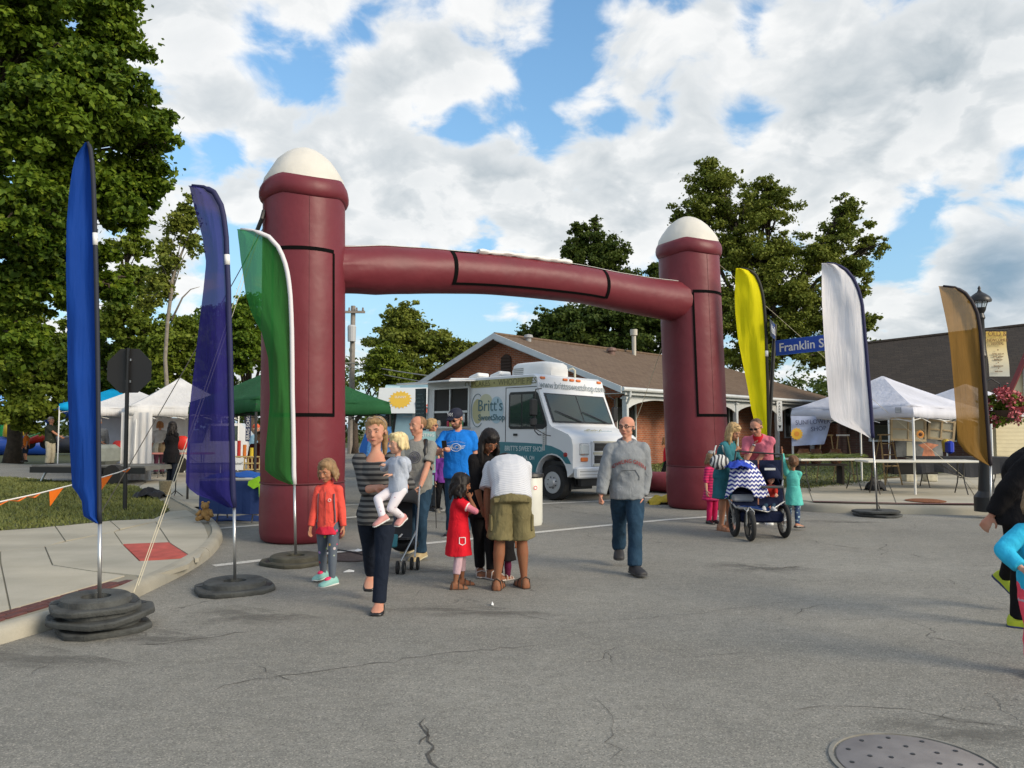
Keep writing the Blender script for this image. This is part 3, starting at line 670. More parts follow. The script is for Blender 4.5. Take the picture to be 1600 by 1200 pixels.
gx0, gy = at(1556, 665, 24), 24.0; slope = 2.1; MCR = mat('cream_siding', (.62, .55, .36), .6, .08, 4); k = 0; z = .1; stf = MB()
while z < gx0.z+6:
    xl = gx0.x if z < gx0.z else gx0.x+(z-gx0.z)/slope; stf.box(((xl+gx0.x+9)/2, gy+.02, z+.06), (gx0.x+9-xl, .04, .125), Matrix.Rotation(-.06, 3, 'X')); z += .122
stf.build('siding_board', MCR, cb)
a, b = gx0+Vector((-.12, -.12, -.05)), gx0+Vector((6/slope-.1, -.12, 6.0)); mb = MB(); mb.tube([a, b], .09, 4); mb.build('bargeboard', mat('dark_red_trim', (.14, .02, .02), .6), cb)
mb = MB(); mb.box((gx0.x+4.5, gy+.6, gx0.z/2), (9, 1.1, gx0.z)); mb.build('body', MCR, cb)
c = at(1604, 590, 23.9); mb = MB(); mb.box((c.x+.3, c.y-.03, c.z), (.8, .1, 1.2)); f = mb.build('window', MTRIM, cb); mb = MB(); mb.box((c.x+.3, c.y-.09, c.z), (.66, .03, 1.06)); mb.build('pane', MGL, f)
# ================================================================== TREES
def leaf_mat(name, c0, c1, c2):
    n = NT(name, .62); a = n.noise(.55, 4, .6); f = n.noise(9.0, 2, .5)
    c = n.mix(n.rng(a, .35, .65), c0, c1); c = n.mix(n.rng(f, .5, .72, 0, .8), c, c2); n.color(c); n.b.inputs['Specular IOR Level'].default_value = .25
    tr = n.node('ShaderNodeBsdfTranslucent'); n.t.links.new(c, tr.inputs[0]); mi = n.node('ShaderNodeMixShader', {0: .32}); n.t.links.new(n.b.outputs[0], mi.inputs[1]); n.t.links.new(tr.outputs[0], mi.inputs[2]); n.t.links.new(mi.outputs[0], n.t.nodes['Material Output'].inputs[0]); return n.m
ML1 = leaf_mat('maple_leaf', (.045, .095, .008), (.115, .185, .012), (.26, .33, .025))
ML2 = leaf_mat('locust_leaf', (.11, .155, .02), (.19, .22, .03), (.28, .29, .06))
ML3 = leaf_mat('oak_leaf', (.045, .08, .014), (.085, .12, .018), (.14, .17, .03))
ML4 = leaf_mat('lime_leaf', (.10, .155, .015), (.17, .22, .022), (.24, .27, .03))
MBARK = mat('bark', (.075, .055, .04), .95, .4, 8, .8, 25)
MBARK2 = mat('pale_bark', (.24, .21, .17), .95, .3, 8, .8, 25)
def leaves(clumps, n, size, flat=.62):
    """clumps: array of (x,y,z,r); returns leaf quads"""
    C_ = np.array(clumps); w = C_[:, 3]**2.0; idx = rng.choice(len(C_), n, p=w/w.sum())
    d = rng.normal(0, 1, (n, 3)); d /= np.linalg.norm(d, axis=1)[:, None]; rr = np.where(rng.uniform(0, 1, n) < .72, rng.uniform(0, 1, n)**.4, np.abs(rng.normal(0, .8, n)))
    P = C_[idx, :3]+d*(rr*C_[idx, 3])[:, None]*np.array([1, 1, flat])
    nrm = d*.5+rng.normal(0, .55, (n, 3))+np.array([0, 0, .55]); nrm /= np.linalg.norm(nrm, axis=1)[:, None]
    t = np.cross(nrm, rng.normal(0, 1, (n, 3))); t /= np.linalg.norm(t, axis=1)[:, None]; b = np.cross(nrm, t)
    s = size*rng.uniform(.6, 1.25, n)[:, None]; v = np.empty((n, 4, 3))
    v[:, 0] = P-t*s*.5; v[:, 1] = P+b*s*.36-nrm*s*.08; v[:, 2] = P+t*s*.5-nrm*s*.12; v[:, 3] = P-b*s*.36-nrm*s*.08
    return v.reshape(-1, 3)
def tree(name, label, base, trunk_r, fork_z, lobes, nleaf, leaf, m, bark=None, group=None, clump=.3, per=34, gap=.0, bare=None, trunk_pts=None):
    root = thing(name, label, 'tree', base, 0, group); bark = bark or MBARK
    B = Vector(base); clumps = []; mb = MB()
    fork = Vector((B.x, B.y, B.z+fork_z))
    if trunk_pts: tp = [Vector(p) for p in trunk_pts]; fork = tp[-1]
    else: tp = [B, B.lerp(fork, .3)+Vector((.05, 0, 0)), fork]
    rs = [trunk_r*1.25]+[trunk_r*(1-.3*i/len(tp)) for i in range(1, len(tp))]
    mb.tube([p-B for p in tp], rs, 10)
    for (c, r3) in lobes:
        c = Vector(c); k = max(22, int(per*2.1)); mid = fork.lerp(c, .5)+Vector((random.uniform(-.3, .3), random.uniform(-.3, .3), .12*(c-fork).length))
        mb.tube([fork-B-Vector((0, 0, .3)), mid-B, c-B], [trunk_r*.36, trunk_r*.2, trunk_r*.09], 6)
        for i in range(k):
            d = Vector((random.gauss(0, 1), random.gauss(0, 1), random.gauss(0, 1))).normalized(); q = random.uniform(.25, 1.0)
            if random.random() < gap: continue
            p = c+Vector((d.x*r3[0]*q, d.y*r3[1]*q, d.z*r3[2]*q)); rc = clump*(r3[0]+r3[2])*.5*random.choice((.35, .55, .8, 1.2))
            clumps.append((*p, rc))
            if i % 3 == 0: mb.tube([mid.lerp(c, random.uniform(.2, .9))-B, c.lerp(p, .6)+Vector((0, 0, .1))-B, p-B], [trunk_r*.09, trunk_r*.05, trunk_r*.02], 4)
    if bare:
        for pts, r_ in bare: mb.tube([Vector(p)-B for p in pts], [r_*(1-.8*i/(len(pts)-1)) for i in range(len(pts))], 5)
    mb.build('trunk', bark, root, True)
    me = fastmesh('crown', leaves(clumps, int(nleaf*1.25), leaf*.86)-np.array([B.x, B.y, B.z]), 4); link('crown', me, m, root); return root
def lob(px, py, rx, ry, Y, dy=None):
    c = at(px, py, Y); s = Y/1200; return (c, (rx*s, (dy if dy else rx*s), ry*s))
def gz(x, y): return (x, y, G(x, y))
random.seed(11)
# big maple at the left edge
Y = 13.5
tree('maple_tree', 'huge dark green maple filling the upper left corner', gz(-12.2, 14.5), .42, 4.0,
     [lob(60, 60, 95, 90, Y), lob(170, 40, 66, 70, Y+1), lob(150, 150, 80, 80, Y-.5), lob(215, 200, 66, 62, Y+.6), lob(60, 200, 100, 80, Y-1), lob(40, 330, 90, 70, Y-1.2), lob(140, 290, 80, 62, Y),
      lob(215, 285, 56, 46, Y+1), lob(200, 335, 42, 30, Y+1), lob(30, 440, 80, 66, Y), lob(110, 400, 70, 52, Y+1), lob(20, 530, 55, 45, Y), lob(-120, 250, 130, 130, Y), lob(-60, 20, 130, 120, Y), lob(120, -60, 100, 80, Y+1), lob(170, 450, 42, 26, Y+1), lob(-160, 450, 120, 100, Y+1)],
     190000, .135, ML1, per=46, clump=.27, bare=[([at(40, 420, 14), at(70, 360, 14), at(95, 300, 14), at(130, 200, 14.4)], .2), ([at(95, 300, 14), at(125, 130, 14.5), at(150, 40, 15)], .16)])
# row behind the left lawn
grp = 'trees behind the left lawn'
tree('maple_tree', 'broad sunlit tree left of the blue flag above the driveway', gz(-22, 34), .35, 3, [lob(20, 560, 75, 55, 32), lob(90, 600, 60, 50, 32), lob(40, 640, 60, 32, 32), lob(-40, 600, 70, 70, 33), lob(110, 540, 50, 45, 34), lob(10, 500, 60, 50, 34)], 30000, .24, ML4, group=grp, clump=.3)
tree('maple_tree', 'sunlit leafy tree above the blue canopy between blue and purple flags', gz(-17, 33), .35, 3, [lob(190, 500, 62, 50, 31), lob(240, 545, 62, 42, 31), lob(170, 560, 55, 40, 32), lob(210, 440, 48, 40, 33), lob(280, 520, 46, 34, 32), lob(185, 610, 70, 34, 33), lob(265, 585, 50, 34, 32), lob(205, 385, 36, 26, 33)], 34000, .22, ML4, group=grp, clump=.28)
tree('locust_tree', 'thin gnarled tree with bare grey limbs left of the purple flag', gz(-12.1, 27.5), .07, 3, [lob(283, 350, 24, 34, 27), lob(262, 400, 22, 34, 27), lob(250, 440, 26, 26, 27), lob(300, 380, 16, 20, 27), lob(292, 325, 16, 20, 27), lob(235, 470, 22, 20, 27)], 5200, .17, ML2, bark=MBARK2, clump=.42, per=20, gap=.15,
     trunk_pts=[gz(-12.1, 27.5), at(258, 560, 27.3), at(262, 500, 27), at(268, 455, 27), at(270, 440, 27)],
     bare=[([at(266, 470, 27), at(268, 440, 27), at(282, 400, 27), at(292, 375, 27), at(310, 360, 27)], .07), ([at(266, 460, 27), at(255, 430, 27), at(252, 400, 27)], .06), ([at(268, 500, 27), at(285, 465, 27), at(298, 452, 27), at(312, 448, 27)], .04)])
tree('maple_tree', 'dense dark tree between the purple and green flags', gz(-13, 38), .3, 3, [lob(335, 520, 45, 48, 36), lob(385, 520, 44, 40, 36), lob(360, 560, 60, 36, 36), lob(420, 540, 50, 44, 38), lob(390, 480, 30, 26, 38), lob(310, 560, 40, 40, 36), lob(330, 600, 50, 26, 36), lob(480, 560, 50, 40, 40)], 26000, .24, ML1, group=grp, clump=.3)
# centre
tree('spruce_tree', 'bushy green tree behind the green canopy right of the utility pole', gz(-8.2, 52), .3, 2, [lob(625, 490, 34, 30, 50), lob(615, 535, 48, 36, 50), lob(660, 540, 50, 36, 51), lob(600, 575, 38, 30, 50), lob(690, 550, 42, 28, 51), lob(650, 580, 60, 24, 50), lob(720, 545, 34, 16, 51), lob(640, 510, 38, 30, 50)], 30000, .26, ML2, clump=.27, per=30)
tree('lime_tree', 'light green young tree beside the utility pole', gz(-9.4, 46), .2, 2, [lob(600, 560, 28, 26, 44), lob(590, 590, 28, 22, 44), lob(622, 585, 30, 24, 44)], 9000, .22, ML4, clump=.3)
tree('oak_tree', 'tall tree rising above the beam of the arch', gz(6.8, 58), .4, 8, [lob(925, 380, 44, 30, 56), lob(955, 395, 34, 26, 56), lob(895, 390, 26, 18, 56), lob(905, 405, 30, 22, 56), lob(945, 410, 40, 24, 56), lob(965, 430, 40, 20, 56), lob(930, 345, 10, 10, 56), lob(985, 440, 25, 16, 56), lob(905, 360, 20, 12, 56)], 15000, .27, ML3, clump=.3)
tree('oak_tree', 'wide dark tree mass behind the brick house under the beam', gz(8, 50), .5, 4, [lob(870, 505, 54, 28, 50), lob(930, 500, 60, 36, 50), lob(985, 500, 56, 38, 49), lob(1030, 490, 40, 44, 49), lob(840, 520, 34, 14, 50), lob(1030, 430, 22, 20, 52), lob(900, 530, 70, 22, 49), lob(1000, 535, 60, 24, 48), lob(1080, 500, 60, 50, 50)], 42000, .28, ML3, clump=.28)
# big tree right
Y = 46
tree('maple_tree', 'large spreading green tree behind the yellow flag and street sign', gz(15.5, 47), .55, 6.5,
     [lob(1115, 285, 52, 34, Y), lob(1090, 330, 48, 34, Y), lob(1150, 340, 58, 44, Y), lob(1205, 320, 46, 40, Y), lob(1150, 400, 64, 46, Y), lob(1215, 400, 60, 46, Y), lob(1180, 460, 66, 44, Y), lob(1250, 460, 55, 44, Y), lob(1290, 400, 46, 36, Y),
      lob(1315, 360, 46, 28, Y), lob(1325, 325, 24, 24, Y), lob(1358, 385, 26, 22, Y), lob(1330, 420, 40, 24, Y), lob(1350, 505, 30, 22, Y), lob(1130, 480, 60, 40, Y), lob(1300, 500, 50, 40, Y), lob(1340, 455, 22, 16, Y), lob(1105, 262, 20, 14, Y), lob(1200, 290, 24, 14, Y), lob(1060, 340, 18, 14, Y), lob(1260, 545, 70, 20, Y), lob(1290, 560, 50, 14, Y-4), lob(1180, 520, 60, 34, Y), lob(1230, 505, 50, 34, Y), lob(1170, 560, 60, 22, Y), lob(1060, 400, 30, 26, Y+2), lob(1045, 430, 26, 22, Y+2)],
     110000, .215, ML2, clump=.27, per=36, gap=.1, bare=[([at(1218, 560, Y), at(1224, 520, Y), at(1240, 480, Y), at(1300, 430, Y)], .28), ([at(1222, 540, Y), at(1200, 450, Y), at(1180, 380, Y)], .25), ([at(1200, 470, Y), at(1190, 440, Y), at(1160, 420, Y)], .15)])
tree('shrub_tree', 'small green tree beyond the roof right of the white flag', gz(22, 52), .2, 2, [lob(1375, 548, 30, 16, 50), lob(1340, 545, 26, 20, 50)], 5000, .26, ML3)
# far tree line so no gap shows the horizon
far = []
for i in range(46):
    X = -75+i*3.6+random.uniform(-1, 1); far.append((Vector((X, 88+random.uniform(-4, 6), random.uniform(2.5, 5.5))), (3.6, 3, random.uniform(3.6, 5.6))))
cl = []
for c, r3 in far:
    for i in range(22):
        d = Vector((random.gauss(0, 1), random.gauss(0, 1), random.gauss(0, 1))).normalized(); cl.append((c.x+d.x*r3[0], c.y+d.y*r3[1], c.z+d.z*r3[2], 1.5))
tag(link('treeline', fastmesh('treeline', leaves(cl, 60000, .5), 4), ML3), 'distant dark band of trees closing the view', None, kind='stuff')
# ================================================================== UTILITY POLE AND WIRES
up = thing('utility_pole', 'wooden utility pole with crossarm and transformer behind the arch', 'utility pole', (*at(548, 680, 46)[:2], G(-9, 46)))
b0 = Vector(up.location); tp = at(552, 478, 46)-b0; MPW = mat('weathered_pole', (.26, .23, .2), .9, .2, 5)
mb = MB(); mb.tube([(0, 0, -.2), tp], [.2, .14], 8); mb.build('post', MPW, up)
mb = MB(); mb.box((tp.x, tp.y-.2, tp.z-.4), (1.5, .12, .14)); mb.build('crossarm', MPW, up)
for k in (-.6, -.2, .25, .62):
    mb = MB(); mb.lathe([(.05, 0), (.07, .05), (.05, .12), (.06, .18), (0, .22)], (tp.x+k, tp.y-.2, tp.z-.33), 8); mb.build('insulator', mat('porcelain', (.2, .17, .15), .3), up)
c = at(547, 521, 45.7)-b0; mb = MB(); mb.lathe([(.0, -.5), (.24, -.48), (.26, .4), (.2, .5), (0, .52)], c+Vector((.1, 0, 0)), 12); mb.build('transformer', mat('transformer_grey', (.42, .43, .44), .5), up)
def wire(a, b, sag, label, r=.018, n=14, m=None, name='power_line', cat='wire', group='power lines'):
    pts = [a.lerp(b, i/n)-Vector((0, 0, sag*4*(i/n)*(1-i/n))) for i in range(n+1)]; mb = MB(); mb.tube([p-a for p in pts], r, 5); o = mb.build(name, m or mat('wire_grey', (.3, .3, .28), .6)); o.location = a
    return tag(o, label, cat, group)
wire(at(549, 567, 45.8), at(1000, 612, 30), .3, 'pale upper cable running from the utility pole behind the food truck', .03)
wire(at(549, 574, 45.8), at(1000, 622, 30), .4, 'pale lower cable running from the utility pole behind the food truck', .025)
wire(at(549, 567, 45.8), at(-60, 533, 30), .4, 'upper cable crossing the trees left of the utility pole', .028)
wire(at(549, 574, 45.8), at(-60, 545, 30), .4, 'lower cable crossing the trees left of the utility pole', .022)
# ================================================================== INFLATABLE ARCH
def vinyl(name, c0, rough=.46):
    n = NT(name, rough); a = n.noise(1.4, 5, .6); w = n.noise(9, 4, .6, n.mapv((3, 3, .5)))
    n.color(n.mix(n.rng(a, .3, .7), tuple(x*.82 for x in c0), c0)); g = n.noise(2.5, 5, .6, n.mapv((1, 1, .6))); n.color(n.mix(n.rng(g, .55, .75, 0, .35), n.mix(n.rng(a, .3, .7), tuple(x*.82 for x in c0), c0), tuple(x*.72+.012 for x in c0)))
    n.bump(n.math('ADD', n.noise(1.7, 3, .5), n.math('MULTIPLY', n.noise(60, 3, .6), .03)), .45, .06); n.b.inputs['Specular IOR Level'].default_value = .35; return n.m
M_MAR = vinyl('maroon_vinyl', (.165, .024, .034)); M_CAPW = vinyl('cream_vinyl', (.70, .67, .60), .5); M_BAND = mat('black_velcro', (.004, .004, .004), .95, spec=.1)
LP = Vector((-3.05, 11.3, 0)); LP.z = G(*LP[:2]); RP = Vector((3.72, 15.4, 0)); RP.z = G(*RP[:2])
arch = thing('inflatable_arch', 'giant maroon inflatable arch with white domed pillar tops over the street', 'inflatable arch', LP)
AD = (RP-LP).normalized(); AO = LP.copy()
def pillar(base, topx, r, H, lean):
    rg = []; n = 48; cap = []
    prof = [(0, .90), (.03, .97), (.12, 1.0), (.35, 1.01), (.62, 1.005), (.80, .985), (.83, .965), (.86, .985), (1.2, 1.0), (2.2, .995), (3.2, .99), (4.2, .985), (H-.83, .98)]
    col = [(H-.83, .985), (H-.80, 1.03), (H-.75, 1.065), (H-.68, 1.07), (H-.61, 1.045), (H-.55, .995)]
    dome = [(H-.55, .985), (H-.46, .95), (H-.34, .83), (H-.22, .66), (H-.12, .48), (H-.06, .33), (H-.02, .18), (H, .05)]
    def ring(z, k, puck=0.0):
        c = base+Vector((lean[0]*z/H, lean[1]*z/H, z))-AO; o = []
        for j in range(n):
            a = 2*math.pi*j/n; q = 1+puck*(.5*noise.noise(Vector((math.cos(a)*5, math.sin(a)*5, z*3)))+.012*math.cos(a*24))
            sag = (-.06*abs(math.sin(2*a+.6)) if puck > .02 and z < H-.3 else 0)
            o.append(c+Vector((math.cos(a)*r*k*q, math.sin(a)*r*k*q, sag)))
        return o
    mb = MB(); mb.rings([ring(z, k, .012) for z, k in prof]); autosmooth(mb.build('pillar', M_MAR, arch), 70)
    mb = MB(); mb.rings([ring(z, k, .03) for z, k in col]); autosmooth(mb.build('collar', M_MAR, arch), 70)
    mb = MB(); mb.rings([ring(z, k, .03 if i < 2 else .035) for i, (z, k) in enumerate(dome)]); autosmooth(mb.build('dome', M_CAPW, arch), 70)
    for z, w in ((.83, .012),):   # stitched seams
        mb = MB(); mb.tube([v for v in ring(z, .99)]+[ring(z, .99)[0]], w, 5, False); mb.build('seam', mat('maroon_seam', (.09, .015, .02), .7), arch)
    # puckered vertical seams
    for a0_ in (R(-68), R(150), R(40)):
        pts = []
        for i in range(40): z = .1+(H-.95)*i/39; k = np.interp(z, [q[0] for q in prof], [q[1] for q in prof]); pts.append(base+Vector((lean[0]*z/H, lean[1]*z/H, z))-AO+Vector((math.cos(a0_), math.sin(a0_), 0))*(r*k*1.001))
        mb = MB(); mb.tube(pts, .0035, 4); mb.build('seam', MC['maroon_seam'], arch)
    return lambda z, a, off=.004: base+Vector((lean[0]*z/H, lean[1]*z/H, z))-AO+Vector((math.cos(a), math.sin(a), 0))*(r*np.interp(z, [p[0] for p in prof], [p[1] for p in prof])*1.004+off)
def ribbon(fn, pts, w, parent, m, name='band', k=10):
    """flat strip following fn(u,v); pts = polyline in (u,v), width split in the given direction"""
    for (u0, v0), (u1, v1) in zip(pts, pts[1:]):
        L0 = []; 
        for i in range(k+1):
            t = i/k; u = u0+(u1-u0)*t; v = v0+(v1-v0)*t
            if abs(u1-u0) < 1e-6: L0.append((fn(u, v-w/2/.6), fn(u, v+w/2/.6), fn(u, v-w/2/.6, -.01), fn(u, v+w/2/.6, -.01)))
            elif abs(v1-v0) < 1e-6: L0.append((fn(u-w/2, v), fn(u+w/2, v), fn(u-w/2, v, -.01), fn(u+w/2, v, -.01)))
        if abs(u1-u0) < 1e-6: L0 = [(fn(u0, v0+(v1-v0)*i/k-0, .005), fn(u0+w, v0+(v1-v0)*i/k, .005)) for i in range(k+1)]
        else: L0 = [(fn(u0+(u1-u0)*i/k, v0-w/1.3, .005), fn(u0+(u1-u0)*i/k, v0+w/1.3, .005)) for i in range(k+1)]
        mb = MB(); vs = [p for q in L0 for p in q]; mb.add(vs, [(2*i, 2*i+1, 2*i+3, 2*i+2) for i in range(k)]); o = mb.build(name, m, parent)
        md = o.modifiers.new('thick', 'SOLIDIFY'); md.thickness = .006; md.offset = 0
fl = pillar(LP, 0, .605, 5.80, (-.06, 0)); fr = pillar(RP, 0, .615, 5.86, (-.16, 0))
def zpx(py, Y): return 1.66+(670-py)*Y/1200-.07
# outline rectangles; angle -pi/2 faces the camera, 0 faces right
zt, zb = zpx(390, 10.9), zpx(650, 10.9)
ribbon(fl, [(zt, -2.1), (zt, -.55)], .05, arch, M_BAND); ribbon(fl, [(zt, -.55), (zb, -.55)], .035, arch, M_BAND); ribbon(fl, [(zb, -.55), (zb, -2.1)], .05, arch, M_BAND); ribbon(fl, [(zb, -2.1), (zt, -2.1)], .035, arch, M_BAND)
zt, zb = zpx(461, 15), zpx(654, 15)
ribbon(fr, [(zt, -1.72), (zt, .1)], .055, arch, M_BAND); ribbon(fr, [(zt, .1), (zb, .1)], .035, arch, M_BAND); ribbon(fr, [(zb, .1), (zb, -1.72)], .055, arch, M_BAND); ribbon(fr, [(zb, -1.72), (zt, -1.72)], .045, arch, M_BAND)
# beam
def beam_c(px, py):
    k = (px-476)/(1090-476); # depth on the line between the pillars for this pixel column
    u = (px-800)/1200; d = RP-LP; t = (u*LP.y-LP.x)/(d.x-u*d.y); p = LP+d*t; return at(px, py, p.y)
bc = [(500, 421), (540, 421.5), (590, 422), (640, 423), (700, 425), (770, 429), (850, 437), (910, 445), (960, 455), (1010, 464), (1050, 470), (1085, 474)]
bpts = [beam_c(*p)-AO for p in bc]; br = [.33, .355, .385, .375, .355, .345, .345, .345, .355, .375, .40, .41]
def spl(pts, rs, k=5):
    P = []; Q = []
    for i in range(len(pts)-1):
        a, b, c, d = pts[max(0, i-1)], pts[i], pts[i+1], pts[min(len(pts)-1, i+2)]
        for j in range(k):
            t = j/k; P.append(.5*((2*b)+(c-a)*t+(2*a-5*b+4*c-d)*t*t+(3*b-a-3*c+d)*t**3)); Q.append(rs[i]+(rs[i+1]-rs[i])*t)
    return P+[pts[-1]], Q+[rs[-1]]
BP, BR = spl(bpts, br)
side = Vector((AD.y, -AD.x, 0))
def bfn(s, a, off=0.0):
    """point on the beam: s in 0..1 along, a angle (0 = towards the camera, pi/2 = up)"""
    x = s*(len(BP)-1); i = min(len(BP)-2, int(x)); t = x-i; c = BP[i].lerp(BP[i+1], t); r = BR[i]+(BR[i+1]-BR[i])*t
    wr = 0
    if s < .16: wr = (.020*math.sin(a*17)+.012*math.sin(a*29+s*30))*(1-s/.16)
    if s > .88: wr = (.014*math.sin(a*15)+.008*math.sin(a*31))*(s-.88)/.12
    wr += .006*noise.noise(Vector((s*14, math.cos(a)*2, math.sin(a)*2)))
    return c+(side*math.cos(a)+Vector((0, 0, 1))*math.sin(a))*(r+off+wr)
mb = MB(); K = 110; mb.rings([[bfn(i/K, 2*math.pi*j/40) for j in range(40)] for i in range(K+1)]); autosmooth(mb.build('beam', M_MAR, arch), 80)
def s_at(px):   # beam parameter for a photo column
    best = min(range(200), key=lambda q: abs((lambda p: p.x/p.y*1200+800-px)(bfn(q/199, 0)+AO))); return best/199
s0, s1 = s_at(711), s_at(950)
def strip_b(sa, sb, a0, a1, k=16, name='band', m=M_BAND, off=.006):
    mb = MB(); vs = []
    for i in range(k+1):
        if abs(sb-sa) > abs(a1-a0)/8: s = sa+(sb-sa)*i/k; vs += [bfn(s, a0, off), bfn(s, a1, off)]
        else: a = a0+(a1-a0)*i/k; vs += [bfn(sa, a, off), bfn(sb, a, off)]
    mb.add(vs, [(2*i, 2*i+1, 2*i+3, 2*i+2) for i in range(k)]); o = mb.build(name, m, arch); md = o.modifiers.new('thick', 'SOLIDIFY'); md.thickness = .008; md.offset = 0; return o
strip_b(s0, s0+.008, -.75, 1.08); strip_b(s1, s1+.008, -.75, 1.08); strip_b(s0, s1, -.78, -.66, 30); strip_b(s0, s1, 1.0, 1.10, 30)
strip_b(.06, .93, 1.12, 1.55, 60, 'top_flap', mat('white_vinyl', (.72, .71, .68), .5), .012)
# rolled up white banner lying on top of the beam
sa, sb = s_at(757), s_at(903); mb = MB(); rg = []
for i in range(25):
    s = sa+(sb-sa)*i/24; c = bfn(s, 1.12, .02); q = .045+.025*noise.noise(Vector((i*.5, 0, 0))); rg.append([c+(side*math.cos(a)*q*1.7+Vector((0, 0, 1))*math.sin(a)*q)*(1+.3*noise.noise(Vector((i*.4, a, 1)))) for a in [2*math.pi*j/10 for j in range(10)]])
mb.rings(rg); autosmooth(mb.build('rolled_banner', MC['white_vinyl'], arch), 60)
# strap loops at the left pillar and bottom tube with yellow cloth by the right pillar
mb = MB(); mb.tube([fl(4.75, -2.5, .01), fl(4.62, -2.45, .05), fl(4.45, -2.6, .09)], .03, 6); mb.build('strap', M_BLACK, arch)
a = gp(1062, 775); b = gp(985, 768); mb = MB(); mb.tube([(a.x+.1, a.y+.6, a.z+.26), ((a.x+b.x)/2, (a.y+b.y)/2+.6, b.z+.25), (b.x, b.y+.6, b.z+.24)], [.25, .24, .22], 20); o = mb.build('blower_tube', M_MAR, None, True)
tag(o, 'maroon air tube lying on the ground left of the right pillar', 'air tube')
def drape(name, c, w, d, h, m, label, cat, seed=0, parent=None, n=18):
    """crumpled cloth heap"""
    mb = MB(); vs = []
    for j in range(n):
        for i in range(n):
            u, v = i/(n-1)*2-1, j/(n-1)*2-1; r_ = max(0, 1-(u*u+v*v)*.8)
            z = h*r_**.6*(.65+.5*noise.noise(Vector((u*2.2+seed, v*2.2, seed))))+.10*h*noise.noise(Vector((u*7, v*7, seed)))
            k = 1-.12*noise.noise(Vector((u*3, v*3, seed+5))); vs.append((u*w/2*k, v*d/2*k, max(.004, z) if r_ > .1 else .004))
    mb.add(vs, [(j*n+i, j*n+i+1, (j+1)*n+i+1, (j+1)*n+i) for j in range(n-1) for i in range(n-1)])
    o = mb.build(name, m, parent, True); o.location = c; md = o.modifiers.new('thick', 'SOLIDIFY'); md.thickness = .012
    return tag(o, label, cat) if label else o
drape('cloth', gp(1036, 787), .62, .5, .24, mat('yellow_cloth', (.62, .44, .03), .7, .2, 6), 'crumpled golden yellow cloth on the ground beside the right pillar', 'cloth', 3)
def rope(a, b, label, r=.004, sag=.05, m=None):
    m = m or mat('pale_rope', (.55, .5, .36), .8); pts = [a.lerp(b, i/10)-Vector((0, 0, sag*4*(i/10)*(1-i/10))) for i in range(11)]; mb = MB(); mb.tube([p-b for p in pts], r, 5)
    o = mb.build('guy_rope', m); o.location = b; return tag(o, label, 'rope', 'guy ropes of the arch')
ptop = AO+fl(4.45, -2.6, .09)
rope(ptop, gp(209, 926, .1), 'pale guy rope from the left pillar top down to the kerb, nearer one'); rope(ptop+Vector((.05, 0, 0)), gp(216, 915, .12), 'pale guy rope from the left pillar top to the sidewalk edge, right one')
rope(AO+fl(4.7, 3.0), gp(150, 815, .12), 'thin dark guy rope from the left pillar towards the lawn behind the flags', .007, .05, mat('dark_rope', (.12, .11, .1), .8))
rope(AO+fr(5.0, .3), gp(1530, 765, .1), 'guy rope from the right pillar top down past the white canopy'); rope(AO+fr(3.2, 2.8), gp(958, 752, .1), 'thin guy rope from the right pillar down in front of the house roof', .006)
# ================================================================== FEATHER FLAGS
def cloth_mat(name, c, trans=.35, alpha=1.0, folds=.5):
    n = NT(name, .75); w = n.noise(2.2, 5, .55, n.mapv((4.0, 4.0, .45), (0, .12, 0)))
    a = n.noise(1.1, 4, .5); n.color(n.mix(n.rng(a, .3, .7), tuple(x*.8 for x in c), tuple(min(1, x*1.1) for x in c))); n.bump(w, folds, .08); n.b.inputs['Specular IOR Level'].default_value = .15
    tr = n.node('ShaderNodeBsdfTranslucent', {0: (*c, 1)}); mi = n.node('ShaderNodeMixShader', {0: trans}); n.t.links.new(n.b.outputs[0], mi.inputs[1]); n.t.links.new(tr.outputs[0], mi.inputs[2]); last = mi.outputs[0]
    if alpha < 1:
        tp = n.node('ShaderNodeBsdfTransparent', {0: (*[min(1, .55+x) for x in c], 1)}); m2 = n.node('ShaderNodeMixShader', {0: alpha}); n.t.links.new(tp.outputs[0], m2.inputs[1]); n.t.links.new(last, m2.inputs[2]); last = m2.outputs[0]
    n.t.links.new(last, n.t.nodes['Material Output'].inputs[0]); return n.m
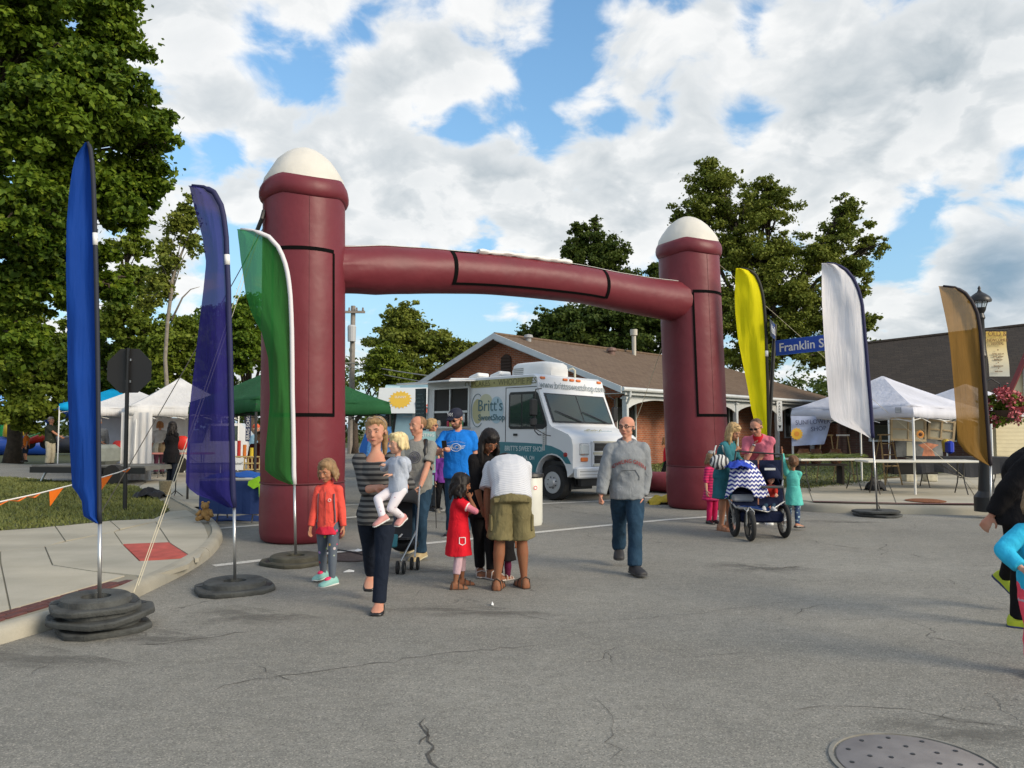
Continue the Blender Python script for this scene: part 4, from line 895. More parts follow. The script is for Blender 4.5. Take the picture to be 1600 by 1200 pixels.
def flag(label, Y, base_px, rows, sleeve_m, m, tagpx=None, sleeve_w=4.2, amp=.07, seed=0, bz=.10, pole_m=None, hem=None):
    bx = at(base_px[0], base_px[1], Y).x; base = Vector((bx, Y, G(bx, Y))); root = thing('feather_flag', label, 'flag', base, 0, 'feather flags along the street')
    ys = [r[0] for r in rows]; n, c = 64, 16; vs = []; xr_ = lambda y: float(np.interp(y, ys, [r[2] for r in rows])); xl_ = lambda y: float(np.interp(y, ys, [r[1] for r in rows]))
    for j in range(n+1):
        t = j/n; y = ys[0]+(ys[-1]-ys[0])*(t**1.25)
        for i in range(c+1):
            u = i/c; x = xr_(y)+(xl_(y)-xr_(y))*u
            off = amp*(math.sin(u*4.2+seed+t*2.2)*.8+.5*noise.noise(Vector((u*2.5, t*5, seed)))+.22*noise.noise(Vector((u*9, t*7, seed))))*min(1, u*2.5)
            vs.append(at(x, y, Y+off)-base)
    mb = MB(); mb.add(vs, [(j*(c+1)+i, j*(c+1)+i+1, (j+1)*(c+1)+i+1, (j+1)*(c+1)+i) for j in range(n) for i in range(c)]); o = mb.build('sail', m, root, True)
    s = Y/1200; path = [at(xr_(y), y, Y)-base for y in np.concatenate([np.linspace(ys[0], ys[0]+12, 8), np.linspace(ys[0]+14, ys[-1], 30)])]
    mb = MB(); mb.tube(path, [sleeve_w*s*.6]*3+[sleeve_w*s]*(len(path)-3), 8); mb.build('sleeve', sleeve_m, root, True)
    low = at(xr_(ys[-1]), ys[-1], Y)-base; mb = MB(); mb.tube([low, Vector((0, 0, bz))], .016, 8); mb.build('pole', pole_m or M_STEEL, root, True)
    if tagpx:
        mb = MB(); p0 = at(xr_(tagpx[0]), tagpx[0], Y)-base; p1 = at(xr_(tagpx[1]), tagpx[1], Y)-base; mb.tube([p0, p1], sleeve_w*s*1.06, 8); mb.build('white_tag', M_WHITE, root, True)
    return root
SLV = mat('black_sleeve', (.012, .016, .03), .7); SLN = mat('navy_sleeve', (.012, .014, .07), .7); SLW = mat('white_sleeve', (.66, .64, .66), .7)
flag('tall blue feather flag on a stack of rubber bases', 6.35, (155, 957), [(222, 133, 137), (232, 126, 141), (245, 118, 143), (265, 113, 145), (300, 108, 146.5), (350, 104, 148), (420, 103, 150), (520, 105, 152), (620, 106, 153.5), (700, 109, 154), (767, 113, 155), (775, 127, 155), (806, 130, 155), (818, 150, 156)],
     SLV, cloth_mat('blue_cloth', (.008, .055, .30), .25), (364, 383), 3.6, .05, 0, .2)
flag('purple feather flag standing in a single round rubber base', 7.85, (367, 907), [(290, 294, 300), (291.5, 296, 318), (300, 298, 334), (318, 302, 345), (340, 308, 350), (370, 316, 353.5), (410, 322, 355), (450, 318, 357), (500, 312, 358), (560, 305, 360), (620, 298, 361), (700, 292, 363), (758, 290, 364), (772, 304, 364.5), (780, 330, 365), (793, 356, 366)],
     SLN, cloth_mat('purple_cloth', (.026, .022, .17), .3, .88), (398, 414), 4.3, .07, 2, .1)
flag('green feather flag with white sleeve in front of the left pillar', 9.35, (462, 867), [(358, 370, 376), (359.5, 371, 395), (370, 372, 420), (385, 374, 434), (405, 376, 444), (430, 380, 450), (460, 384, 453.5), (490, 393, 455), (520, 409, 456), (560, 419, 456.5), (620, 422, 457), (660, 419, 458), (710, 414, 459), (735, 414, 459), (748, 430, 459.5), (757, 452, 460)],
     SLW, cloth_mat('green_cloth', (.03, .21, .045), .5, .84), None, 3.6, .08, 1, .1)
flag('yellow feather flag right of the maroon pillar', 14.6, (1203, 815), [(419, 1150, 1158), (421, 1149.5, 1170), (430, 1149, 1181), (445, 1148.5, 1188), (465, 1148, 1192.5), (490, 1149, 1195), (530, 1153, 1197), (565, 1160, 1198), (600, 1167, 1199), (640, 1174, 1200), (672, 1182, 1200.5), (690, 1196, 1201)],
     mat('black_olive_sleeve', (.02, .02, .012), .7), cloth_mat('yellow_cloth_flag', (.86, .78, .01), .35), (548, 557), 2.6, .08, 3, .1, mat('black_pole', (.02, .02, .02), .5))
flag('white feather flag with navy sleeve on a flat base near the right kerb', 13.9, (1371, 803), [(411, 1284, 1292), (412.5, 1284, 1306), (422, 1284, 1322), (436, 1284, 1334), (455, 1284, 1342), (475, 1284.5, 1347), (520, 1287, 1351), (580, 1291, 1356), (640, 1296, 1361), (655, 1299, 1362), (664, 1316, 1362.5), (676, 1345, 1363), (684, 1358, 1364)],
     SLN, cloth_mat('white_cloth_flag', (.84, .83, .86), .35), None, 3.0, .09, 4, .08)
flag('translucent gold feather flag at the black lamp post', 12.6, (1549, 835), [(447, 1466, 1474), (448.5, 1467, 1492), (458, 1469, 1508), (472, 1472, 1519), (490, 1476, 1527), (515, 1481, 1531.5), (545, 1485, 1534), (600, 1490, 1538), (650, 1494, 1542), (690, 1496, 1545), (706, 1508, 1546), (720, 1530, 1547), (727, 1544, 1548)],
     mat('dark_sleeve', (.02, .014, .02), .7), cloth_mat('gold_cloth', (.27, .145, .03), .35, .82), None, 3.0, .08, 5, .08)
def rubber_base(c, label, r=.39, rot=0, plate_h=.05, ring=True, tilt=(0, 0), m=None):
    root = thing('rubber_base', label, 'flag base', c, 0, 'rubber weights holding the flags', (R(tilt[0]), R(tilt[1]), rot)); m = m or M_RUBBER
    pts = []
    for i in range(8):
        a = 2*math.pi*i/8+.39; k = r*(1.08 if i % 2 else .98)
        for da in (-.22, .22): pts.append((k*math.cos(a+da), k*math.sin(a+da)))
    mb = MB(); n = len(pts); hole = [(.11*math.cos(2*math.pi*i/n), .11*math.sin(2*math.pi*i/n)) for i in range(n)]
    rg = [[Vector((p[0]*k, p[1]*k, z)) for p in pts] for k, z in ((.98, 0), (1, .012), (1, plate_h-.012), (.97, plate_h))]+[[Vector((p[0], p[1], z)) for p in hole] for z in (plate_h, 0)]
    rg.append(rg[0]); mb.rings(rg, False); autosmooth(mb.build('plate', m, root), 35)
    if ring:
        mb = MB(); mb.lathe([(.11, .045), (.11, plate_h+.045), (.14, plate_h+.055), (r*.70, plate_h+.055), (r*.76, plate_h+.042), (r*.78, plate_h+.0)], n=32, cap=False); autosmooth(mb.build('ring', m, root), 35)
        for a in (0, math.pi): 
            mb = MB(); mb.box((r*.86*math.cos(a), r*.86*math.sin(a), plate_h+.001), (.05, .12, .006), Matrix.Rotation(a, 3, 'Z')); mb.build('hand_grip', M_BLACK, root)
    return root
bl = Vector((at(155, 957, 6.35).x, 6.35, 0)); bl.z = G(bl.x, bl.y)
rubber_base(bl+Vector((.03, .02, .0)), 'lowest rubber weight of the stack under the blue flag', .35, .3, .05, True)
rubber_base(bl+Vector((.02, .0, .105)), 'middle rubber weight of the stack, pushed towards the road', .37, .9, .05, True, (2, -3))
rubber_base(bl+Vector((-.02, -.02, .185)), 'topmost rubber weight of the stack under the blue flag', .34, .2, .045, True, (1, 1))
rubber_base(Vector((at(367, 907, 7.85).x, 7.85, G(-3, 7.8))), 'rubber weight under the purple flag', .39, .1); rubber_base(Vector((at(462, 867, 9.35).x, 9.35, G(-3, 9))), 'worn brown rubber weight under the green flag', .39, .6, m=mat('brown_rubber', (.075, .07, .05), .85, .4, 8, .5, 50))
wb = Vector((at(1371, 803, 13.9).x, 13.9, 0)); wb.z = G(wb.x, wb.y)
rubber_base(wb, 'lower flat rubber weight under the white flag', .40, .5, .045, False, (1, 1)); rubber_base(wb+Vector((-.03, 0, .055)), 'upper flat rubber weight under the white flag', .38, 1.1, .045, False, (-2, 1))
rubber_base(Vector((at(1203, 815, 14.6).x, 14.6, G(5, 14.6))), 'rubber weight of the yellow flag behind the double stroller', .36, 0)
# ================================================================== FOOD TRUCK
TO = Vector((.5, 17.2, 0)); TO.z = G(.5, 17.2); th = math.atan2(-.719, .695)
M_TW = mat('truck_white', (.70, .72, .74), .28, .05, 1.5, coat=.4); M_TEAL = mat('truck_teal', (.012, .16, .20), .32, coat=.4, var=.08, vs=2); M_GOLDB = mat('band_gold', (.36, .33, .12), .45, .15, 6)
van = thing('food_truck', 'white and teal sweet shop food truck with open serving hatch', 'food truck', TO, rot=(R(-1.0), 0, th))
def glassm(name, c, rough=.05):
    if name in MC: return MC[name]
    n = NT(name, rough); n.b.inputs['Base Color'].default_value = (*c, 1); n.b.inputs['Specular IOR Level'].default_value = .9
    gl = n.node('ShaderNodeBsdfTransparent', {0: (.5, .56, .53, 1)}); mi = n.node('ShaderNodeMixShader', {0: .72}); n.t.links.new(gl.outputs[0], mi.inputs[1]); n.t.links.new(n.b.outputs[0], mi.inputs[2]); n.t.links.new(mi.outputs[0], n.t.nodes['Material Output'].inputs[0]); return n.m
M_VG = glassm('vehicle_glass', (.05, .075, .065))
VW = 2.3
# box body as two skins with a real cab opening: side shells, roof, back, hood
def side_poly(arch_x=.52, ar=.47):
    p = [(-3.95, .5), (-3.95, 2.72), (-3.88, 2.80), (-.06, 2.80), (.04, 2.74), (.13, 2.40), (.45, 1.66), (.52, 1.60), (1.0, 1.44), (1.10, 1.34), (1.14, 1.2), (1.14, .62)]
    p += [(arch_x+ar*math.cos(a), .52+ar*math.sin(a)) for a in [math.pi*i/12 for i in range(13)]]
    p += [(-2.3, .5)]
    p += [(-2.75+ar*math.cos(a), .52+ar*math.sin(a)) for a in [math.pi*i/12 for i in range(13)]]
    return p
prof = side_poly()
mb = MB(); k = len(prof); vs = []
for y, ins in ((0, .05), (.05, 0), (VW-.05, 0), (VW, .05)):
    for (x, z) in prof:
        cx_, cz_ = -1.4, 1.4; f = 1-ins*.6 if ins else 1
        vs.append((cx_+(x-cx_)*(1-ins*.12), y, z-(ins*.35 if z > 2.3 else 0)))
fs = [tuple(range(k))]+[(r_*k+i, (r_+1)*k+i, (r_+1)*k+(i+1) % k, r_*k+(i+1) % k) for r_ in range(3) for i in range(k)]+[tuple(range(4*k-1, 3*k-1, -1))]
mb.add(vs, fs); body = mb.build('body', M_TW, van); autosmooth(body, 30)
def vpan(name, pts, m, y=-.008, th_=.008, parent=None):
    mb = MB(); n = len(pts); vs = [(x, y, z) for x, z in pts]+[(x, y+th_, z) for x, z in pts]; mb.add(vs, [tuple(range(n)), tuple(range(2*n-1, n-1, -1))]+[((i+1) % n, i, n+i, n+(i+1) % n) for i in range(n)]); return mb.build(name, m, parent or van)
teal = [(-3.93, .5), (-3.2, .5)]+[(-2.75-.5*math.cos(a), .5+.5*math.sin(a)) for a in [math.pi*i/10 for i in range(11)]]+[(-2.2, .5), (.02, .5)]+[(.52-.5*math.cos(a), .52+.5*math.sin(a)) for a in [math.pi*i/10 for i in range(9)]]
teal += [(1.08, .80), (1.03, .88), (.93, 1.0), (.76, 1.10), (.5, 1.18), (.2, 1.22), (-.3, 1.24), (-.9, 1.25), (-2.2, 1.25), (-3.93, 1.23)]
vpan('teal_panel', teal, M_TEAL)
vpan('name_band', [(-2.2, 2.55), (-.14, 2.55), (-.08, 2.73), (-2.2, 2.73)], M_GOLDB)
# serving hatch: dark opening, frame, counter, raised flap
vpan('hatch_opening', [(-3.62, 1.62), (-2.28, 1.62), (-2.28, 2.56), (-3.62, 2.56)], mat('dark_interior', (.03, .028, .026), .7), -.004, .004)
MAL = mat('aluminium', (.52, .53, .53), .35, .1, 8, metal=.6)
for a in ((-3.66, 1.58, .05, 1.02), (-3.0, 1.58, .04, 1.02), (-2.28, 1.58, .05, 1.02)): mb = MB(); mb.box((a[0]+a[2]/2, -.02, a[1]+a[3]/2), (a[2], .04, a[3])); mb.build('hatch_frame', MAL, van)
mb = MB(); mb.box((-2.95, -.025, 2.58), (1.4, .05, .05)); mb.box((-2.95, -.02, 1.98), (1.3, .03, .05)); mb.build('hatch_rail', MAL, van)
mb = MB(); mb.box((-2.95, -.18, 1.58), (1.5, .36, .04)); mb.build('counter', MAL, van)
mb = MB(); mb.box((-3.1, -.42, 2.71), (2.1, .84, .035), Matrix.Rotation(R(4), 3, 'X')); mb.build('awning_flap', M_TW, van)
for q, (x, c) in enumerate(((-2.9, (.5, .03, .08)), (-2.8, (.6, .5, .1)), (-2.65, (.65, .65, .6)), (-2.5, (.4, .1, .05)), (-2.42, (.1, .3, .15)), (-3.3, (.7, .7, .65)))):
    mb = MB(); mb.lathe([(.05, 0), (.055, .12), (.03, .17), (0, .17)], (x, -.12, 1.60), 10); o = mb.build('jar', mat('jar%d' % q, c, .4), None); o.parent = None; o.matrix_world = van.matrix_basis @ Matrix.Translation((0, 0, 0)); tag(o, ['crimson', 'mustard', 'white', 'rust red', 'dark green', 'cream'][q]+' jar on the serving counter of the food truck', 'jar', 'jars on the truck counter')
vpan('menu_sheet', [(-2.62, 1.72), (-2.42, 1.72), (-2.42, 1.93), (-2.62, 1.93)], M_WHITE, -.012)
# cab door and windows
for pts in ([(-.97, .62), (-.955, .62), (-.955, 2.5), (-.97, 2.5)], [(-.97, 2.5), (.04, 2.5), (.04, 2.515), (-.97, 2.515)], [(.33, .98), (.345, .98), (.345, 1.62), (.33, 1.62)]): vpan('door_seam', pts, M_BLACK, -.006, .005)
wpts = [(-.85, 1.60), (-.80, 1.55), (.24, 1.55), (.36, 1.62), (.35, 1.70), (.08, 2.35), (.02, 2.40), (-.80, 2.40), (-.85, 2.34)]
fr_ = vpan('side_window', wpts, M_BLACK, -.012, .012)
vpan('pane', [(-.80, 1.61), (-.44, 1.61), (-.44, 2.34), (-.80, 2.34)], M_VG, -.016, .004, fr_); vpan('pane', [(-.40, 1.61), (-.06, 1.61), (-.06, 2.34), (-.40, 2.34)], M_VG, -.018, .004, fr_); vpan('pane', [(0, 1.66), (.29, 1.66), (.27, 1.74), (.03, 2.28), (0, 2.28)], M_VG, -.016, .004, fr_)
mb = MB(); mb.box((-.62, -.02, 1.42), (.12, .02, .05)); mb.build('door_handle', M_BLACK, van)
# windscreen
n_ = Vector((.74, 0, .32)).normalized(); a_, b_ = Vector((.145, 0, 2.36)), Vector((.445, 0, 1.70))
def wq(name, y0, y1, t0, t1, off, m, parent=None):
    p = [a_.lerp(b_, t1)+Vector((0, y0, 0)), a_.lerp(b_, t1)+Vector((0, y1, 0)), a_.lerp(b_, t0)+Vector((0, y1, 0)), a_.lerp(b_, t0)+Vector((0, y0, 0))]; mb = MB(); plate(mb, [q+n_*off for q in p], n_, .008); return mb.build(name, m, parent or van)
ws = wq('windscreen', .10, VW-.10, .0, 1.0, .012, M_BLACK); wq('pane', .15, VW/2-.02, .04, .96, .018, M_VG, ws); wq('pane', VW/2+.02, VW-.15, .04, .96, .018, M_VG, ws)
for y0, y1 in ((.55, 1.05), (1.45, 1.95)):
    mb = MB(); p = a_.lerp(b_, .98)+n_*.04; mb.tube([p+Vector((0, y1, 0)), a_.lerp(b_, .80)+n_*.045+Vector((0, y0+.1, 0)), a_.lerp(b_, .62)+n_*.04+Vector((0, y0-.28, 0))], [.012, .014, .008], 6); mb.build('wiper', M_BLACK, van)
# nose: raised centre hood, grille, lights, bumper
mb = MB(); mb.box((1.145, VW/2+.02, 1.02), (.05, 1.16, .56), bev=.012); mb.build('grille_surround', M_TW, van)
MCRM = mat('cream_plastic', (.55, .53, .42), .5)
for z in (1.17, .90): mb = MB(); mb.box((1.165, VW/2+.02, z), (.03, 1.02, .17)); g = mb.build('grille', M_BLACK, van); mb = MB(); mb.box((1.18, VW/2+.02, z), (.012, 1.0, .018)); mb.build('bar', mat('dark_grey_plastic', (.05, .05, .05), .5), g)
mb = MB(); mb.box((1.172, VW/2+.02, 1.285), (.03, 1.1, .025)); mb.box((1.172, VW/2+.02, 1.035), (.03, 1.1, .05)); mb.box((1.172, VW/2+.02, .78), (.03, 1.1, .03)); mb.build('grille_trim', MCRM, van)
for y in (.34, VW-.30):
    mb = MB(); mb.box((1.15, y, 1.12), (.05, .30, .25), bev=.02); h = mb.build('headlight', mat('chrome', (.6, .6, .6), .2, metal=.9), van); mb = MB(); mb.box((1.172, y, 1.12), (.02, .24, .19), bev=.008); mb.build('lens', mat('lamp_lens', (.62, .66, .66), .1), h)
    mb = MB(); mb.box((1.155, y, .90), (.04, .22, .09), bev=.012); mb.build('indicator', mat('amber_plastic', (.75, .18, .03), .3), van)
mb = MB(); mb.lathe([(.05, 0), (.05, .02), (0, .03)], n=12, M=Matrix.Rotation(R(90), 3, 'X'), c=(.92, -.0, 1.0)); mb.build('side_marker', mat('red_reflector', (.3, .02, .02), .3), van)
mb = MB(); mb.box((1.22, VW/2, .62), (.14, VW+.04, .24), bev=.03); mb.build('bumper', M_TW, van)
mb = MB(); mb.box((1.295, VW/2, .655), (.012, VW-.1, .02)); mb.box((1.295, VW/2, .585), (.012, VW-.1, .012)); mb.build('bumper_groove', mat('bumper_grey', (.4, .4, .4), .5), van)
mb = MB(); mb.box((-1.5, VW/2, .42), (5.0, VW-.5, .22)); mb.build('chassis', M_BLACK, van)
mb = MB(); mb.box((1.1, VW/2, .42), (.1, VW-.5, .18)); mb.build('valance', M_BLACK, van)
for i, y in enumerate((.16, .92, 1.15, 1.38, 2.14)): mb = MB(); mb.box((.055, y, 2.71), (.06, .15, .055), Matrix.Rotation(R(-15), 3, 'Y'), bev=.012); mb.build('marker_light', MC['amber_plastic'], van)
# wheels
def wheel(x, y, r=.385, w=.24, sgn=-1):
    Mx = Matrix.Rotation(R(90)*(-sgn), 3, 'X') if sgn < 0 else Matrix.Rotation(R(-90), 3, 'X')
    Mx = Matrix(((1, 0, 0), (0, 0, sgn), (0, 1, 0)))
    mb = MB(); mb.lathe([(r*.6, .0), (r*.66, .02), (r*.93, .02), (r, -.03), (r, -w+.03), (r*.93, -w-.01), (r*.6, -w)], (x, y, r), 32, True, Mx); t = mb.build('wheel', M_TIRE, van); autosmooth(t, 40)
    mb = MB(); mb.lathe([(r*.62, .012), (r*.60, .018), (r*.55, -.02), (r*.42, -.02), (r*.26, .03), (r*.22, .07), (0, .075)], (x, y, r), 28, True, Mx); autosmooth(mb.build('rim', mat('rim_grey', (.45, .46, .47), .4, metal=.4), t), 40)
    for i in range(8):
        a = 2*math.pi*i/8; mb = MB(); mb.lathe([(.026, 0), (.026, .004), (0, .004)], (x+r*.46*math.cos(a), y+sgn*-.016, r+r*.46*math.sin(a)), 8, True, Mx); mb.build('rim_hole', M_BLACK, t)
        mb = MB(); mb.ball((x+r*.32*math.cos(a+.3), y+sgn*.03, r+r*.32*math.sin(a+.3)), .016, 6, 4); mb.build('wheel_nut', M_BLACK, t)
wheel(.52, .03); wheel(-2.75, .03); wheel(.52, VW-.03, sgn=1); wheel(-2.75, VW-.03, sgn=1)
for x in (.52, -2.75): mb = MB(); mb.box((x, .5, .55), (.86, .7, .6)); mb.build('wheel_well', M_BLACK, van)
# mirrors
mb = MB(); mb.tube([(.2, -.02, 2.45), (.26, -.26, 2.42), (.28, -.30, 2.3), (.28, -.30, 1.5), (.22, -.12, 1.42), (.18, 0, 1.42)], .014, 6); mb.tube([(.28, -.28, 1.55), (.42, -.1, 1.42), (.5, -.02, 1.4)], .010, 6); arm = mb.build('mirror_arm', M_BLACK, van)
mb = MB(); mb.box((.27, -.34, 2.02), (.09, .22, .38), bev=.03); mb.build('mirror', M_BLACK, van); mb = MB(); mb.box((.27, -.34, 1.70), (.09, .20, .18), bev=.03); mb.build('mirror', M_BLACK, van)
mb = MB(); mb.tube([(.2, VW+.02, 2.4), (.26, VW+.2, 2.3), (.26, VW+.2, 1.6), (.2, VW, 1.5)], .014, 6); mb.box((.25, VW+.22, 1.95), (.08, .2, .36), bev=.03); mb.build('mirror', M_BLACK, van)
# roof gear
mb = MB(); rg = []
for z, k in ((0, 1), (.16, 1.0), (.27, .95), (.33, .82), (.35, .6)): rg.append([Vector((-.72+.62*k*x, .9+.42*k*y, 2.80+z)) for x, y in ((-1, -.8), (-.85, -1), (.75, -1), (1, -.7), (1, .7), (.75, 1), (-.85, 1), (-1, .8))])
mb.rings(rg); autosmooth(mb.build('roof_air_conditioner', M_WHITE, van), 50)
for i in range(4): mb = MB(); mb.box((-1.05, .475, 2.86+i*.045), (.34, .012, .018)); mb.build('vent_slot', mat('grey_slot', (.3, .3, .28), .6), van)
for x in (-1.75, -2.55): mb = MB(); mb.box((x, .55, 2.88), (.38, .38, .10), Matrix.Rotation(R(-14), 3, 'Y'), bev=.02); mb.build('roof_vent', M_WHITE, van)
mb = MB(); mb.tube([(-.15, 1.5, 2.78), (-.15, 1.5, 2.98), (-.19, 1.46, 3.03), (-.27, 1.42, 3.0)], .025, 8); mb.build('vent_pipe', MCRM, van)
# interior hint behind the windscreen
mb = MB(); mb.lathe([(.19, 0), (.2, .02), (.19, .04)], (.25, 1.65, 1.62), 16, False, Matrix.Rotation(R(55), 3, 'Y')); mb.build('steering_wheel', M_BLACK, van)
# lettering
MTX = mat('letter_teal', (.08, .17, .20), .5); MLW = mat('letter_white', (.6, .68, .68), .5); MLG = mat('letter_grey', (.20, .24, .25), .5)
text('CUPCAKES  •  WHOOPIE PIES', .20, mat('letter_olive', (.15, .14, .05), .5), van, M=frame((-1.2, -.010, 2.64), (1, 0, 0)), sx=.95)
text('www.brittssweetshop.com', .235, MLG, van, M=Matrix.Translation((.118, VW/2, 2.55)) @ Matrix.Rotation(R(15), 4, 'Y').inverted() @ frame((0, 0, 0), (0, 1, 0)), sx=.9)
text("BRITT'S SWEET SHOP", .165, MLW, van, M=frame((-.35, -.010, 1.10), (1, 0, 0)), sx=.8); text('SYLVANIA, OH', .13, MLW, van, M=frame((-.35, -.010, .90), (1, 0, 0)), sx=.8)
def disc(cx_, cz, rx, rz_, m, y, name='logo_shape', n=24): return vpan(name, [(cx_+rx*math.cos(2*math.pi*i/n), cz+rz_*math.sin(2*math.pi*i/n)) for i in range(n)], m, y, .002)
disc(-1.95, 1.98, .20, .30, mat('logo_gold', (.52, .49, .27), .5), -.004); disc(-1.66, 2.22, .22, .17, mat('logo_cream', (.60, .60, .42), .5), -.005); disc(-1.66, 1.95, .18, .20, MC['logo_cream'], -.0055); disc(-1.28, 2.0, .24, .32, mat('logo_blue', (.42, .58, .66), .5), -.006)
mb = MB(); mb.tube([(-1.95+.23*math.cos(a), -.010, 2.0+.40*math.sin(a)) for a in [R(60)+R(250)*i/20 for i in range(21)]], .008, 4); mb.build('logo_swirl', MTX, van)
text('Britt\'s', .39, MTX, van, M=frame((-1.50, -.012, 2.1), (1, 0, 0)), sx=.95); text('SweetShop', .21, MTX, van, M=frame((-1.45, -.012, 1.82), (1, 0, 0)), bold=.003)
hm = Matrix.Translation((.80, VW/2-.1, 1.535)) @ Matrix.Rotation(R(-71), 4, 'Y').inverted() @ frame((0, 0, 0), (0, 1, 0))
text('Britt\'s', .22, MC['logo_gold'], van, M=hm, sx=1.1); text('sweetshop', .12, MC['logo_blue'], van, M=hm @ Matrix.Translation((.45, -.03, 0)))
vpan('plate_sticker', [(.24, 1.08), (.31, 1.08), (.31, 1.5), (.24, 1.5)], mat('grey_sticker', (.6, .6, .58), .5), -.012)
for i in range(9): vpan('sticker_mark', [(.25, 1.10+i*.043), (.30, 1.10+i*.043), (.30, 1.122+i*.043), (.25, 1.122+i*.043)], MLG, -.014, .002)
# menu board leaning at the truck's rear corner
p = at(659, 640, 20.4); bd = thing('menu_board', 'tall dark chalk menu board hanging left of the serving hatch', 'menu board', (p.x, p.y, G(p.x, p.y)), math.atan2(-.719, .695))
mb = MB(); mb.box((.15, -.15, 2.05), (.42, .04, 1.1)); mb.build('board', mat('chalkboard', (.015, .04, .045), .6), bd); mb = MB(); mb.box((.15, -.135, .75), (.03, .03, 1.5)); mb.build('post', M_STEEL, bd)
for i in range(9): text(random.choice(['cupcake  2.50', 'whoopie pie', 'cookies  1.00', 'brownie  2.00', 'lemonade', 'cake pops']), .06, mat('chalk', (.22, .3, .3), .8), bd, M=frame((.15, -.175, 2.45-i*.1), (1, 0, 0)))
# ================================================================== SECOND TRUCK
p = at(566, 650, 24); t2 = thing('food_truck', 'pale blue food truck with a painted sun on its raised awning', 'food truck', (p.x, 24, G(p.x, 24)), R(-6)); MPB = mat('pale_steel', (.28, .44, .52), .4, .1, 2)
mb = MB(); pf = [(.75, .4), (.0, .4), (-.1, .9), (.12, 1.45), (.42, 1.62), (.62, 2.55), (.75, 2.9), (6.2, 2.9), (6.3, 2.8), (6.3, .4)]; mb.add([(x, 0, z) for x, z in pf]+[(x, 2.2, z) for x, z in pf], [tuple(range(10)), tuple(range(19, 9, -1))]+[((i+1) % 10, i, 10+i, 10+(i+1) % 10) for i in range(10)]); b2 = mb.build('body', MPB, t2); autosmooth(b2, 30)
def tp(name, pts, m, y=-.01, th_=.01, parent=None):
    mb = MB(); n = len(pts); vs = [(x, y, z) for x, z in pts]+[(x, y+th_, z) for x, z in pts]; mb.add(vs, [tuple(range(n)), tuple(range(2*n-1, n-1, -1))]+[((i+1) % n, i, n+i, n+(i+1) % n) for i in range(n)]); return mb.build(name, m, parent or t2)
MBL = mat('deep_blue_paint', (.01, .09, .36), .35); MCY = mat('cyan_paint', (.05, .42, .62), .35)
tp('wave_panel', [(.0, .45), (2.2, .45), (1.4, .75), (1.15, 1.2), (.9, 1.55), (.55, 1.75), (.42, 1.62), (.12, 1.45), (-.08, .9)], MBL, -.008); tp('wave_panel', [(.2, .5), (1.3, .5), (.9, .8), (.55, 1.3), (.2, 1.1)], MCY, -.014)
tp('roof_stripe', [(.58, 2.3), (1.0, 2.35), (1.2, 2.85), (.74, 2.88)], mat('sky_paint', (.5, .7, .76), .4), -.008)
dw = tp('cab_window', [(.62, 1.30), (1.02, 1.30), (1.10, 2.02), (.80, 2.02), (.68, 1.85)], M_BLACK, -.02, .02); tp('pane', [(.68, 1.36), (.97, 1.36), (1.03, 1.96), (.82, 1.96), (.73, 1.8)], M_VG, -.026, .005, dw)
mb = MB(); mb.box((.88, -.2, 1.62), (.16, .1, .3), bev=.02); mb.build('mirror', M_BLACK, t2)
M2 = Matrix.Translation((-.45, -.03, 2.80)) @ Matrix.Rotation(R(-18), 4, 'X')
mb = MB(); mb.box((2.15, 0, -.42), (2.3, .04, .84)); fb = mb.build('awning_board', mat('awning_white', (.66, .69, .70), .45), t2, xf=M2)
MSUN = mat('sun_yellow', (.72, .46, .05), .5); mb = MB(); pts = []
for i in range(36):
    a = 2*math.pi*i/36; k = .30 if i % 2 else .24; pts.append((1.70+k*1.25*math.cos(a), -.03, -.40+k*math.sin(a)))
mb.add([Vector(q) for q in pts]+[Vector((q[0], -.022, q[2])) for q in pts], [tuple(range(36))]+[((i+1) % 36, i, 36+i, 36+(i+1) % 36) for i in range(36)]); mb.build('painted_sun', MSUN, t2, xf=M2)
text('SUNNY', .11, M_WHITE, t2, M=M2 @ frame((1.70, -.034, -.32), (1, 0, 0)))
mb = MB(); mb.tube([(2.3, -.03, -.75), (2.2, -.03, -.5), (2.32, -.03, -.4), (2.5, -.03, -.62), (2.75, -.03, -.78)], .03, 4); mb.build('painted_wave', MC['rim_grey'], t2, xf=M2)
mb = MB(); mb.add([Vector(q) for q in ((2.45, -.026, -.83), (2.95, -.026, -.83), (3.1, -.026, -.5), (2.85, -.026, -.42), (2.55, -.026, -.55))], [(0, 1, 2, 3, 4)]); mb.build('painted_patch', mat('coral_paint', (.6, .12, .07), .5), t2, xf=M2)
for x in (1.6, 2.0): tp('notice', [(x, 1.75), (x+.2, 1.75), (x+.2, 2.02), (x, 2.02)], M_WHITE, -.012)
mb = MB(); mb.box((3.0, -.0, 1.9), (3.4, .02, .02)); mb.build('hatch_rail', M_STEEL, t2)
for x in (1.0, 4.9): mb = MB(); mb.lathe([(.2, 0), (.36, .02), (.38, .1), (.38, .2), (.2, .22)], (x, .2, .38), 20, True, Matrix.Rotation(R(90), 3, 'X')); mb.build('wheel', M_TIRE, t2)
mb = MB(); mb.box((3.2, .3, 3.0), (.9, .5, .2), bev=.03); mb.box((4.4, .3, 2.97), (.5, .5, .14), bev=.03); mb.build('roof_gear', M_WMETAL, t2)
